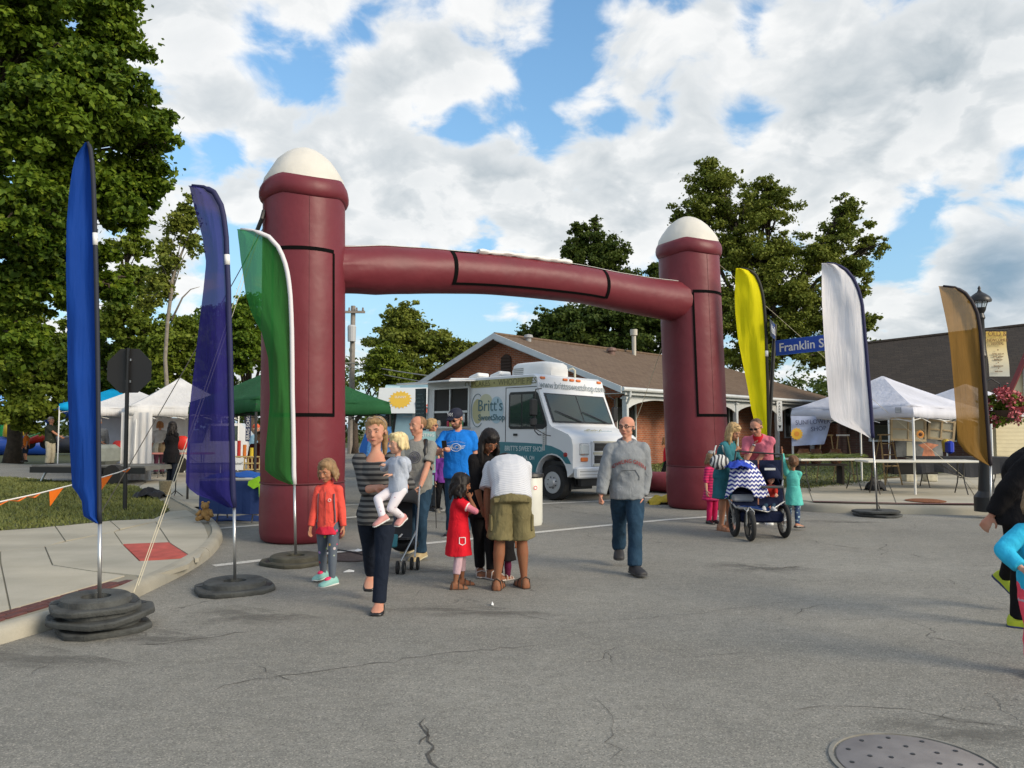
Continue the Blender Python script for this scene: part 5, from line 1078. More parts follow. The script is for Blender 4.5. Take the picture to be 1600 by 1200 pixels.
# poster board with photographs in front of the trucks, and the shaved ice board
p = at(663, 700, 12.4); ps = thing('poster_board', 'teal poster board with a grid of small photographs on an easel', 'sign board', (p.x, p.y, G(p.x, p.y)), R(4))
z0 = 1.66-65*12.4/1200-G(0, 12); MPT = mat('poster_teal', (.26, .46, .48), .6)
mb = MB(); mb.box((0, 0, z0+.30), (.36, .02, .66)); mb.build('board', MPT, ps)
random.seed(5)
for i in range(3):
    for j in range(4): mb = MB(); mb.box((-.115+i*.115, -.014, z0+.06+j*.12), (.095, .006, .095)); mb.build('photograph', mat('photo%d' % ((i+j*3) % 5), [(.4, .2, .12), (.12, .05, .05), (.5, .36, .28), (.22, .12, .16), (.35, .05, .06)][(i+j*3) % 5], .4, .7, 30), ps)
text('PAINTING', .07, M_WHITE, ps, M=frame((0, -.014, z0+.57), (1, 0, 0))); mb = MB(); mb.box((.08, -.01, z0-.15), (.15, .02, .16)); mb.build('small_card', MPT, ps); text('ASK US', .035, M_WHITE, ps, M=frame((.08, -.022, z0-.13), (1, 0, 0)))
mb = MB(); mb.tube([(-.14, .03, z0+.6), (-.2, .0, 0)], .008, 6); mb.tube([(.14, .03, z0+.6), (.2, 0, 0)], .008, 6); mb.tube([(0, .03, z0+.6), (0, .4, 0)], .008, 6); mb.build('easel', M_BLACK, ps)
p = at(592, 690, 15.5); ib = thing('sandwich_board', 'blue icy poster with red lettering beside the green canopy', 'sign board', (p.x, p.y, G(p.x, p.y)), R(8)); z0 = .1
mb = MB(); plate(mb, [(-.28, 0, .85), (.28, 0, .85), (.24, .25, 1.62), (-.18, .25, 1.62)], (0, -1, 0), .03); mb.build('board', mat('ice_blue', (.04, .17, .42), .5, .8, 14), ib)
text('Hawaiian', .13, mat('letter_red', (.6, .03, .06), .5), ib, M=Matrix.Translation((0, .135, 1.36)) @ Matrix.Rotation(R(-18), 4, 'X') @ frame((0, 0, 0), (1, 0, 0)), depth=.006); text('ICE', .2, M_WHITE, ib, M=Matrix.Translation((0, .06, 1.1)) @ Matrix.Rotation(R(-18), 4, 'X') @ frame((0, 0, 0), (1, 0, 0)), depth=.006)
mb = MB(); plate(mb, [(-.28, .5, .0), (.28, .5, .0), (.24, .26, 1.6), (-.18, .26, 1.6)], (0, -1, 0), .02); mb.tube([(-.28, 0, .85), (-.3, -.06, 0)], .015, 6); mb.tube([(.28, 0, .85), (.3, -.06, 0)], .015, 6); mb.build('stand', M_BLACK, ib)
# ================================================================== CANOPIES
def canopy(label, center, w, d, rz, ze, zp, val, m, legm=None, name='canopy_tent', group='pop-up canopies', sag=.06, truss=True, legs=(0, 1, 2, 3), out=0.06, floor=0.0, inner=None):
    root = thing(name, label, 'canopy', (center[0], center[1], G(*center[:2])+floor), rz, group); legm = legm or M_WMETAL; g = root.location.z; ze -= g; zp -= g
    n = 10; rg = []
    for i in range(9):
        t = i/8; k = 1-t; z = ze+val+(zp-ze-val)*(t**1.12)-sag*math.sin(math.pi*t)*0
        ring = []
        for (x0, y0), (x1, y1) in (((-1, -1), (1, -1)), ((1, -1), (1, 1)), ((1, 1), (-1, 1)), ((-1, 1), (-1, -1))):
            for j in range(n):
                q = j/n; x = x0+(x1-x0)*q; y = y0+(y1-y0)*q; dip = sag*math.sin(math.pi*q)*k*(1-.3*k); ring.append(Vector((x*w/2*max(k, .012), y*d/2*max(k, .012), z-dip*.8)))
        rg.append(ring)
    lo = []
    for s_, zz in ((1.012, ze), (1.01, ze+val*.5), (1.0, ze+val)):
        ring = []
        for q, v in enumerate(rg[0]): f = 1.0+.012*math.sin(q*1.9+zz*5); ring.append(Vector((v.x*s_*f, v.y*s_*f, (zz-(ze+val))+v.z+(.012*math.sin(q*2.3) if zz == ze else 0))))
        lo.append(ring)
    mb = MB(); mb.rings(rg, False); o = mb.build('roof', m, root); autosmooth(o, 25); md = o.modifiers.new('t', 'SOLIDIFY'); md.thickness = .006
    mb = MB(); mb.rings(lo, False); o = mb.build('valance', m, root); autosmooth(o, 45); md = o.modifiers.new('t', 'SOLIDIFY'); md.thickness = .006
    cs = [(-w/2+.03, -d/2+.03), (w/2-.03, -d/2+.03), (w/2-.03, d/2-.03), (-w/2+.03, d/2-.03)]
    for i in legs:
        x, y = cs[i]; wx = (root.matrix_basis @ Vector((x, y, 0))); zz = G(wx.x, wx.y)-G(*center[:2]); mb = MB(); mb.box((x*1.01, y*1.01, (ze+val*.6+zz)/2), (.036, .036, ze+val*.6-zz)); mb.box((x*1.01, y*1.01, zz+.01), (.09, .09, .012)); mb.build('leg', legm, root)
    if truss:
        mb = MB()
        for i in range(4):
            a = Vector((*cs[i], ze-.02)); b = Vector((*cs[(i+1) % 4], ze-.02)); k = 4
            for j in range(k): p, q = a.lerp(b, j/k), a.lerp(b, (j+1)/k); mb.tube([p+Vector((0, 0, 0 if j % 2 else -.18+.12)), q+Vector((0, 0, .06 if j % 2 == 0 else -.06))], .009, 5); mb.tube([p+Vector((0, 0, .10)), q+Vector((0, 0, -.10))], .009, 5)
            mb.tube([a, Vector((0, 0, zp-.15))], .010, 5)
        mb.build('frame_truss', legm, root)
    return root
M_TENTW = cloth_mat('white_tent_cloth', (.78, .79, .86), .3, 1, .4); M_TENTG = cloth_mat('green_tent_cloth', (.04, .17, .065), .3, 1, .45); M_TENTB = cloth_mat('sky_blue_tent_cloth', (.01, .42, .78), .3, 1, .15)
M_TENTI = cloth_mat('ivory_tent_cloth', (.80, .80, .80), .3, 1, .4)
rt = canopy('large white canopy over the sunflower stall at the right kerb', (9.1, 18.82), 3.05, 3.05, math.atan2(.57, .82), 1.92, 2.95, .24, M_TENTW)
p = at(1412, 640, 17); # small square label on the valance
mb = MB(); mb.box((0, 0, 0), (.14, .008, .12)); q = rt.matrix_basis.inverted() @ at(1412, 641, 17.05); lb = mb.build('maker_label', mat('label_grey', (.35, .37, .42), .6), rt); lb.location = (-1.57, q.y, q.z); lb.rotation_euler = (0, 0, R(90))
for i in range(3): mb = MB(); mb.box((0, -.008 if 0 else .008, .03-.03*i), (.10, .004, .008)); o = mb.build('label_stripe', M_WHITE, rt); o.location = (-1.578, q.y, q.z); o.rotation_euler = (0, 0, R(90))
canopy('second white canopy further back behind the gold flag', (13.6, 23.0), 3.05, 3.05, R(30), 2.0, 3.0, .25, M_TENTW)
canopy('white canopy with one white side wall on the left plaza', (-10.4, 24.0), 3.05, 3.05, R(30), 2.06, 3.25, .24, M_TENTI)
canopy('far white canopy edge left of the stop sign post', (-12.9, 26.2), 3.05, 3.05, R(28), 2.1, 3.0, .24, M_TENTI)
canopy('bright blue canopy behind the white one', (-15.9, 30.5), 2.9, 2.9, R(14), 2.35, 3.25, .25, M_TENTB)
canopy('green canopy behind the left arch pillar', (-4.75, 16.4), 3.05, 3.05, R(45), 1.98, 3.1, .24, M_TENTG, M_BLACK)
# side wall hanging from the left canopy
sp = thing('tent_side_wall', 'white cloth side wall hanging from the front of the left white canopy', 'tent wall', gz(-10.9, 22.0)); a = at(190, 646, 22); b = at(238, 646, 22); mb = MB(); vs = []
for i in range(25):
    t = i/24; x = a.lerp(b, t)-sp.location
    for j in range(7): vs.append(Vector((x.x+.0, x.y+.04*math.sin(t*26)*(.3+j/6), x.z*(1-j/6)+.03)))
mb.add(vs, [(i*7+j, i*7+j+1, (i+1)*7+j+1, (i+1)*7+j) for i in range(24) for j in range(6)]); o = mb.build('cloth_panel', M_TENTI, sp, True); mb = MB(); mb.tube([(at(213, 655, 21.9)-sp.location), (at(210, 715, 21.9)-sp.location)], .02, 5); mb.build('pole', M_WHITE, sp)
# inner back wall of the left canopy
a = at(158, 652, 27.5); b = at(200, 652, 27.5); mb = MB(); mb.box((0, 0, .95), (2.2, .02, 1.7)); o = mb.build('back_curtain', mat('grey_curtain', (.45, .45, .5), .8, .15, 2)); o.location = (-13.6, 26.5, .25); tag(o, 'grey white back curtain under the far white canopy', 'curtain')
mb = MB(); mb.box((0, 0, 0), (1.9, .02, .8)); o = mb.build('back_curtain', M_WHITE); o.location = at(258, 672, 25.6); tag(o, 'white panel hung behind the black haired woman', 'panel')
# ================================================================== TABLES
M_TBL = mat('table_plastic', (.66, .64, .56), .5, .06, 4); M_LEG = mat('dark_steel', (.05, .045, .04), .5)
def table(label, c, L_, W_, rz, h=.74, topm=None, group='folding tables', legs=2, zg=None):
    root = thing('folding_table', label, 'table', (c[0], c[1], zg if zg is not None else G(c[0], c[1])+T), rz, group)
    mb = MB(); mb.box((0, 0, h-.022), (L_, W_, .044), bev=.012); mb.build('tabletop', topm or M_TBL, root)
    for s in (-1, 1):
        x = s*(L_/2-.28); mb = MB()
        for y in (-W_*.3, W_*.3):
            mb.tube([(x, y*.55, h-.04), (x, y*.55, h*.55), (x, y*.7, h*.35), (x, y*1.25, .02)], .013, 6)
        mb.tube([(x, -W_*.17, h*.5), (x, W_*.17, h*.5)], .011, 6); mb.tube([(x, 0, h*.48), (x-s*.5, 0, h-.04)], .009, 6); mb.build('leg', M_LEG, root)
    return root
tb1 = gp(1298, 767, T); table('white folding table covered with cut green stems', (tb1.x, tb1.y+.1), 1.83, .76, R(10))
tb2 = gp(1420, 772, T); table('long white folding table behind the canopy leg', (tb2.x+.15, tb2.y-.1), 2.4, .7, R(-2)); tb3 = gp(1500, 763, T); table('far right folding table with the dark cloth', (tb3.x+.1, tb3.y+.1), 2.2, .8, R(-8), .72)
mb = MB(); vs = []   # dark cloth hanging from the right table
for j in range(6):
    for i in range(25):
        t = i/24; vs.append((-1.15+2.3*t, -.42-.03*math.sin(t*30)*j/5-.01*j, .735-.40*j/5*(1-.15*math.sin(t*9))))
mb.add(vs, [(j*25+i, j*25+i+1, (j+1)*25+i+1, (j+1)*25+i) for j in range(5) for i in range(24)]); mb.box((0, 0, .735), (2.3, .84, .012)); o = mb.build('tablecloth', mat('dark_cloth', (.012, .014, .02), .8), None); o.location = (tb3.x+.1, tb3.y+.1, G(tb3.x, tb3.y)+T); o.rotation_euler = (0, 0, R(-8)); tag(o, 'dark navy cloth draped over the far right table', 'tablecloth')
# cut stems on table 1
cl = []; mb = MB(); random.seed(3)
for i in range(140):
    x = random.uniform(-.85, .8); y = random.uniform(-.3, .3); a = random.uniform(-.3, .3); l = random.uniform(.25, .6); z = .75+random.uniform(0, .07)
    mb.tube([(x-l/2*math.cos(a), y-l/2*math.sin(a), z), (x+l/2*math.cos(a), y+l/2*math.sin(a), z+random.uniform(-.01, .05))], .005, 3)
o = mb.build('stems', mat('stem_green', (.13, .17, .04), .7, .3, 8)); o.location = (tb1.x, tb1.y+.1, G(tb1.x, tb1.y)+T); o.rotation_euler = (0, 0, R(10)); tag(o, 'heap of cut green stems along the tabletop', 'stems', kind='stuff')
lv = leaves([(random.uniform(-.85, .8), random.uniform(-.3, .3), .79, .07) for i in range(40)], 500, .07); o = link('leaves', fastmesh('leaves', lv, 4), ML2); o.location = (tb1.x, tb1.y+.1, G(tb1.x, tb1.y)+T); o.rotation_euler = (0, 0, R(10)); tag(o, 'green leaves among the stems', None, kind='stuff')
# ladder
def ladder(p, label):
    root = thing('step_ladder', label, 'ladder', p, R(12)); h = 1.25
    for s in (-1, 1):
        mb = MB(); mb.tube([(s*.24, -.25, 0), (s*.15, 0, h)], .022, 4); mb.build('rail', M_WOOD, root); mb = MB(); mb.tube([(s*.24, .35, 0), (s*.15, 0, h)], .016, 4); mb.build('brace', M_WOOD, root)
    for i in range(4): t = (i+.7)/4.5; mb = MB(); mb.box((0, -.25*(1-t), h*t), (.46-.16*t, .09, .022)); mb.build('step', M_WOOD, root)
    mb = MB(); mb.box((0, 0, h), (.36, .14, .03)); mb.build('cap', M_WOOD, root)
ladder(gp(1386, 757, T), 'small wooden step ladder behind the white flag pole')
# canvases seen from the back
def canvas(c, w, h, rz, ry, label, cross=True):
    root = thing('canvas', label, 'canvas', c, 0, 'canvases hung with their backs to the street', (0, R(ry), R(rz)))
    mb = MB(); mb.box((0, .012, 0), (w, .012, h)); mb.build('cloth', mat('raw_canvas', (.44, .41, .31), .9, .1, 4), root); M_ = mat('stretcher_wood', (.50, .38, .22), .7, .2, 9)
    for q in (((0, h/2-.025), (w, .05)), ((0, -h/2+.025), (w, .05)), ((-w/2+.025, 0), (.05, h-.102)), ((w/2-.025, 0), (.05, h-.102))): mb = MB(); mb.box((q[0][0], -.006, q[0][1]), (q[1][0], .03, q[1][1])); mb.build('stretcher_bar', M_, root)
    if cross: mb = MB(); mb.box((0, -.004, 0), (.035, .022, h-.102)); mb.build('brace', M_, root); mb = MB(); mb.box((-w*.25-.005, -.004, 0), (w/2-.07, .02, .035)); mb.box((w*.25+.005, -.004, 0), (w/2-.07, .02, .035)); mb.build('brace', M_, root)
canvas(at(1419, 671, 18.6), .92, .56, 6, 2, 'larger canvas back with crossed stretcher bars behind the canopy leg'); canvas(at(1471, 672, 19.2), .62, .50, -12, 6, 'smaller tilted canvas back next to the gold flag', True)
# paintings under the canvases
pt = thing('painting', 'long grey painting with a cream robe and coral shapes propped on the table', 'painting', at(1436, 714, 19.2)); mb = MB(); mb.box((0, 0, .22), (1.15, .03, .44), Matrix.Rotation(R(-8), 3, 'X')); mb.build('board', mat('grey_painting', (.16, .17, .17), .6, .7, 4), pt)
mb = MB(); mb.add([Vector(q) for q in ((-.33, -.045, .02), (-.14, -.045, .02), (-.17, -.005, .38), (-.30, -.005, .38))], [(0, 1, 2, 3)]); mb.build('painted_robe', mat('cream_paint', (.55, .52, .38), .6), pt); mb = MB(); mb.add([Vector(q) for q in ((.05, -.045, .02), (.38, -.045, .02), (.32, -.02, .2), (.5, -.006, .3), (.2, -.004, .36), (-.02, -.006, .3), (.12, -.02, .2))], [tuple(range(7))]); mb.build('painted_shape', mat('coral_paint2', (.48, .17, .08), .6, .5, 9), pt)
p = at(1484, 708, 18.4); mb = MB(); mb.box((0, 0, .14), (.15, .2, .3), bev=.04); o = mb.build('plastic_jug', mat('blue_plastic', (.01, .04, .45), .35)); o.location = p; tag(o, 'royal blue plastic jug on the table beside the gold flag', 'jug')
p = at(1478, 706, 18.6); mb = MB(); mb.lathe([(.07, 0), (.09, .25), (.05, .3), (0, .3)], n=10); o = mb.build('yellow_jug', mat('yellow_plastic', (.55, .4, .04), .4)); o.location = p; tag(o, 'mustard yellow jug left of the blue one', 'jug')
mb = MB(); mb.box((0, 0, .15), (1.15, .5, .3), bev=.02); o = mb.build('storage_box', M_BLACK); p = gp(1440, 758, T); o.location = (p.x, p.y+.5, p.z+.25); tag(o, 'black storage box beneath the long white table', 'box'); mb = MB(); 
for (x, lab) in ((1420, 'a'), (1452, 'b')):
    p = gp(x, 752, T); mb = MB(); mb.box((0, 0, .1), (.3, .3, .2), bev=.02); o = mb.build('crate', mat('cream_crate', (.5, .47, .36), .6, .3, 8)); o.location = p; tag(o, 'pale small crate under the table, %s one' % ('left' if lab == 'a' else 'right'), 'crate', 'crates below the long table')
bag = drape('black_bag', gp(1368, 766, T), .42, .4, .34, mat('black_nylon', (.01, .01, .012), .6), 'slumped black bag on the ground under the table left of the ladder', 'bag', 8)
# sunflower tied to the canopy leg
p = at(1437, 679, 16.45); sf = thing('sunflower', 'orange sunflower tied to the white canopy leg', 'flower', p); MPE = mat('petal_orange', (.62, .22, .01), .6); mb = MB(); mb.lathe([(.035, 0), (.035, .02), (0, .028)], n=12, M=Matrix.Rotation(R(90), 3, 'X'), c=(0, -.02, 0)); mb.build('seed_head', mat('seed_brown', (.06, .02, .01), .9), sf)
for i in range(14): a = 2*math.pi*i/14; mb = MB(); mb.add([Vector((math.cos(a+k)*r_, -.02+y_, math.sin(a+k)*r_)) for k, r_, y_ in ((0, .03, 0), (.22, .065, -.01), (0, .10, .01), (-.22, .065, -.01))], [(0, 1, 2, 3)]); mb.build('petal', MPE, sf)
# sunflower banner
def banner(name, label, cat, corners, Y, m, k=10, amp=.03):
    P = [at(*c_, Y) for c_ in corners]; base = P[3].copy(); root = thing(name, label, cat, base); vs = []
    for j in range(k+1):
        for i in range(k+1):
            a = P[0].lerp(P[1], i/k); b = P[3].lerp(P[2], i/k); v = a.lerp(b, j/k)-base; v.y += amp*math.sin(i*.9+j*.4)*j/k; vs.append(v)
    mb = MB(); mb.add(vs, [(j*(k+1)+i, (j+1)*(k+1)+i, (j+1)*(k+1)+i+1, j*(k+1)+i+1) for j in range(k) for i in range(k)]); o = mb.build('cloth', m, root, True); return root, base
bn, bb = banner('shop_banner', 'pale blue SUNFLOWER SHOP banner hanging from the white canopy', 'banner', [(1236, 650), (1300, 651), (1288, 694), (1237, 697)], 18.6, mat('banner_blue', (.36, .42, .60), .7, .25, 3))
MIK = mat('ink_navy', (.03, .04, .10), .6)
text('SUNFLOWER', .155, MIK, bn, M=frame(at(1270, 659.5, 18.52)-bb, (1, 0, .05)), sx=.92); text('SHOP', .15, MIK, bn, M=frame(at(1279, 670, 18.52)-bb, (1, 0, .08)), sx=1.0)
c = at(1245, 678, 18.52)-bb; mb = MB(); pts = [Vector((c.x+(.155 if i % 2 else .125)*math.cos(2*math.pi*i/28), c.y, c.z+(.155 if i % 2 else .125)*math.sin(2*math.pi*i/28))) for i in range(28)]; mb.add(pts, [tuple(range(28))]); mb.build('printed_sunflower', mat('print_yellow', (.70, .40, .03), .6), bn); mb = MB(); mb.add([Vector((c.x+.06*math.cos(a), c.y-.006, c.z+.06*math.sin(a))) for a in [2*math.pi*i/16 for i in range(16)]], [tuple(range(16))]); mb.build('printed_centre', mat('print_orange', (.62, .24, .02), .6), bn)
# easels and pots in the stall
for k, (x, y_) in enumerate(((1318, 716), (1292, 716))):
    p = at(x, 716, 20.2); p.z = G(p.x, 20.2)+T; es = thing('easel', 'light wooden easel in the shade of the canopy, %s' % ('right of the banner' if k == 0 else 'directly below the banner'), 'easel', p, 0, 'easels in the sunflower stall'); mb = MB(); h = 1.25
    mb.tube([(-.28, 0, 0), (-.12, 0, h)], .015, 5); mb.build('leg', M_WOOD, es); mb = MB(); mb.tube([(.28, 0, 0), (.12, 0, h)], .015, 5); mb.build('leg', M_WOOD, es); mb = MB(); mb.box((0, 0, h-.02), (.34, .03, .04)); mb.build('crossbar', M_WHITE if k == 0 else M_WOOD, es)
for k, (x, c_) in enumerate(((1256, (.25, .11, .05)), (1275, (.16, .07, .04)), (1306, (.2, .09, .04)))):
    p = at(x, 716, 19.6); p.z = G(p.x, 19.6)+T+.52; mb = MB(); mb.lathe([(.10, 0), (.16, .1), (.17, .25), (.12, .34), (.13, .37), (0, .36)], n=14); o = mb.build('clay_pot', mat('clay%d' % k, c_, .8, .3, 9)); o.location = p; tag(o, ['russet clay pot nearest the canopy leg', 'dark clay pot in the middle of the trio', 'brown clay pot closest to the easel'][k], 'pot', 'clay pots in the stall')
mb = MB(); mb.box((0, 0, .495), (1.3, .4, .05)); [mb.box((x_, 0, .235), (.05, .36, .47)) for x_ in (-.55, .55)]; o = mb.build('pot_bench', mat('dark_bench', (.04, .03, .025), .8)); p = at(1280, 716, 19.6); o.location = (p.x, 19.65, G(p.x, 19.6)+T); tag(o, 'dark low bench carrying the clay pots', 'bench')
# vertical sign on the porch post
p = at(1218, 650, 34.6); mb = MB()
vsn = thing('post_sign', 'narrow white sign with vertical black letters and an arrow on the porch post', 'sign', p); mb = MB(); mb.box((0, 0, 0), (.24, .03, 1.35)); mb.build('board', M_WHITE, vsn)
for i, ch in enumerate('PARKING'): text(ch, .15, M_BLACK, vsn, M=frame((0, -.02, .55-i*.125), (1, 0, 0)))
mb = MB(); mb.add([Vector((-.07, -.02, -.42)), Vector((0, -.02, -.58)), Vector((.07, -.02, -.42))], [(0, 1, 2)]); mb.build('arrow', M_BLACK, vsn)
# ================================================================== STREET SIGN, LAMP POST, STOP SIGN
M_SB = mat('sign_blue', (.012, .07, .42), .4); M_DK = mat('black_paint', (.012, .012, .012), .4)
b = gp(1214, 800); ssn = thing('street_sign', 'blue Franklin St street sign on a slim black post', 'street sign', (b.x, 15.2, G(b.x, 15.2))); o0 = Vector(ssn.location)
mb = MB(); mb.tube([(0, 0, 0), at(1211, 507, 15.2)-o0], .036, 10); mb.build('post', M_DK, ssn)
a = at(1212, 544, 15.1)-o0; c2 = at(1309, 533, 14.2)-o0; d = (c2-a); Lg = d.length; d.normalize(); Mf = frame(a, d)
mb = MB(); mb.box((Lg/2, 0, 0), (Lg, .30, .008)); mb.build('blade', M_SB, ssn, xf=Mf)
mb = MB(); mb.box((Lg/2, .145, .002), (Lg, .008, .008)); mb.box((Lg/2, -.145, .002), (Lg, .008, .008)); mb.build('blade_border', mat('border_blue', (.05, .18, .6), .4), ssn, xf=Mf)
text('Franklin St', .235, M_WHITE, ssn, M=Mf @ Matrix.Translation((.07, -.01, .008)), align='LEFT', sx=.98, bold=.003)
a = at(1211, 519, 15.2)-o0; d2 = Vector((-.42, -.9, 0)).normalized(); Mf = frame(a, d2*-1) 
mb = MB(); mb.box((-.42, 0, .0), (.80, .30, .008)); mb.build('blade', M_SB, ssn, xf=Mf); mb = MB(); mb.box((-.42, 0, .001), (.82, .32, .006)); mb.build('blade_border', M_DK, ssn, xf=Mf)
text('Main St', .235, M_WHITE, ssn, M=Mf @ Matrix.Translation((-.06, -.01, .008)), align='RIGHT', sx=.9, bold=.003)
b = gp(1548, 800, T); lp = thing('lamp_post', 'black lamp post with lantern, banner and flower basket', 'lamp post', (b.x, b.y+.1, G(b.x, b.y)+T)); o0 = Vector(lp.location); Yl = o0.y
s = Yl/1200; tz = lambda py: at(1541, py, Yl).z-o0.z; xo = (at(1541, 500, Yl)-o0).x
mb = MB(); mb.lathe([(.2, 0), (.2, .25), (.13, .35), (.10, .8), (.075, 1.4), (.07, tz(560)), (.085, tz(556)), (.07, tz(550)), (.062, tz(500)), (.08, tz(497)), (.06, tz(490)), (.09, tz(485)), (.10, tz(481)), (0, tz(481))], n=18); autosmooth(mb.build('post', M_DK, lp), 30)
zc_ = tz(481); zcap = tz(472)
for i in range(6): a = 2*math.pi*i/6+.3; mb = MB(); mb.tube([(.09*math.cos(a), .09*math.sin(a), zc_), (.13*math.cos(a), .13*math.sin(a), zcap+.02)], .008, 5); mb.build('cage_rod', M_DK, lp)
mb = MB(); mb.lathe([(.085, zc_+.005), (.12, zcap)], n=16, cap=False); mb.build('lantern_glass', mat('frosted_glass', (.6, .72, .78), .25, alpha=.35), lp, True)
mb = MB(); mb.lathe([(.185, zcap), (.19, zcap+.03), (.16, zcap+.09), (.10, zcap+.14), (.04, zcap+.18), (.02, zcap+.22), (.028, zcap+.25), (0, zcap+.30)], n=20); autosmooth(mb.build('lantern_cap', M_DK, lp), 50)
zb0, zb1 = tz(518), tz(588); mb = MB(); mb.tube([(0, 0, zb0+.03), (.48, 0, zb0+.03)], .014, 6); mb.tube([(0, 0, tz(514)), (-.14, 0, tz(514))], .02, 6); mb.build('bracket', M_DK, lp)
def ban_mat():
    n = NT('banner_gold', .7); z = n.sepxyz()[2]; n.color(n.mix(n.rng(z, zb1, zb0), (.58, .60, .54), (.62, .42, .06))); return n.m
mb = MB(); vs = []
for j in range(13):
    for i in range(5): vs.append((.09+.36*i/4+.05*(j/12)**3, .03*math.sin(j*.6)*(j/12), zb0+(zb1-zb0)*j/12))
mb.add(vs, [(j*5+i, (j+1)*5+i, (j+1)*5+i+1, j*5+i+1) for j in range(12) for i in range(4)]); mb.build('banner', ban_mat(), lp, True)
MBT = mat('banner_brown', (.16, .07, .02), .7); cxb = .27
for (t_, sz, zz) in (('OLD &', .13, .94), ('NEWCOMER', .075, .80), ('FESTIVAL', .065, .72), ('•', .1, .58), ('music and art', .045, .50), ('food  games', .045, .44), ('family fun', .045, .37), ('•', .08, .30), ('downtown', .045, .23), ('•', .08, .17), ('welcome', .045, .11)):
    text(t_, sz, MBT, lp, M=frame((cxb, -.035, zb1+(zb0-zb1)*zz), (1, 0, 0)), sx=.85)
bz_ = tz(640); bx_ = .30; mb = MB(); mb.tube([(0, 0, tz(600)), (.15, 0, tz(592)), (bx_, 0, tz(600)), (bx_, 0, tz(606))], .012, 6); mb.build('basket_hook', M_DK, lp)
fb_ = thing('flower_basket', 'round hanging basket of pink begonias on the lamp post', 'flower basket', (o0.x+bx_, Yl-.1, o0.z+bz_-.18)); mb = MB(); mb.lathe([(.05, -.05), (.2, .02), (.26, .16), (.0, .16)], n=16); mb.build('basket', mat('basket_brown', (.07, .04, .025), .9), fb_)
rngp = random.Random(2); cl = [(rngp.gauss(0, .13), rngp.gauss(0, .10), rngp.uniform(-.05, .42), .12) for i in range(50)]
link('leaves', fastmesh('leaves', leaves(cl, 1500, .075), 4), ML4, fb_)
MPK = mat('begonia_pink', (.55, .12, .14), .6, .5, 20); cl = [(math.cos(a)*.30*math.sin(t), math.sin(a)*.26*math.sin(t), .19+.33*math.cos(t), .07) for a, t in [(rngp.uniform(0, 6.28), math.acos(rngp.uniform(-.7, 1))) for i in range(85)] if not (-2.6 < math.atan2(math.sin(a), math.cos(a)) < -1.8 and t > 1.1)]
link('blossoms', fastmesh('blossoms', leaves(cl, 2300, .055, 1), 4), MPK, fb_)
# back of the stop sign
b = gp(195, 797, T); st = thing('stop_sign', 'back of an octagonal stop sign, dark, on a black post in the lawn', 'road sign', (b.x, b.y, G(b.x, b.y)+T)); o0 = Vector(st.location); tpv = at(200, 544, b.y)-o0; cz = at(200, 579, b.y)-o0; rr = 37.5*b.y/1200
mb = MB(); mb.tube([(0, 0, 0), tpv], .038, 8); mb.build('post', M_DK, st); mb = MB(); mb.lathe([(rr, -.004), (rr, .004)], cz+Vector((0, .05, 0)), 8, True, Matrix.Rotation(R(90), 3, 'X') @ Matrix.Rotation(R(22.5), 3, 'Z')); mb.build('plate', mat('sign_back', (.028, .027, .027), .6), st)
for z in (-.2, .2): mb = MB(); mb.box(cz+Vector((0, .02, z)), (.1, .03, .04)); mb.build('clamp', M_STEEL, st)
# pennant string
pn = [(-90, 803, 10.5), (0, 784, 11.3), (60, 771, 12), (115, 757, 12.8), (155, 747, 13.4), (185, 738, 14.1), (203, 731, b.y-.1)]; P_ = [at(*q) for q in pn]; pr = thing('pennant_string', 'sagging string of orange pennants tied to the stop sign post', 'bunting', P_[0]); mb = MB(); mb.tube([p-P_[0] for p in P_], .011, 5); mb.build('string', M_WHITE, pr); MO = mat('pennant_orange', (.80, .17, .01), .5)
def on_str(px):
    for a, b_ in zip(range(6), range(1, 7)):
        if pn[b_][0] >= px: t = (px-pn[a][0])/(pn[b_][0]-pn[a][0]); return P_[a].lerp(P_[b_], t)-P_[0]
for px0, px1, dpp in ((76, 99, 24), (155, 176, 23), (-70, -48, 24)): a, c_ = on_str(px0), on_str(px1); tipp = a.lerp(c_, .1)-Vector((0, 0, dpp*12.6/1200)); mb = MB(); mb.add([a, tipp, c_, a+Vector((0, .006, 0)), tipp+Vector((0, .006, 0)), c_+Vector((0, .006, 0))], [(0, 1, 2), (5, 4, 3)]); mb.build('pennant', MO, pr)
for px0, px1 in ((-20, 12), (14, 40), (42, 62), (192, 203)): a, c_ = on_str(px0), on_str(px1); mb = MB(); mb.tube([a-Vector((0, 0, .01)), a.lerp(c_, .5)-Vector((0, 0, .05)), c_-Vector((0, 0, .01))], [.012, .03, .012], 5, flat=.3); mb.build('pennant', MO, pr)
# ================================================================== LEFT SIDE ITEMS
drape('black_bag', gp(234, 777, T), .62, .45, .26, MC['black_nylon'], 'black backpack with white print dropped on the lawn edge', 'bag', 12)
b = gp(258, 773, T); mb = MB(); mb.lathe([(.11, 0), (.135, .30), (.13, .31), (0, .31)], n=16); o = mb.build('bucket', mat('wicker', (.36, .29, .17), .8, .3, 30, .6, 40)); o.location = b; tag(o, 'tan wicker bucket beside the black backpack', 'bucket')
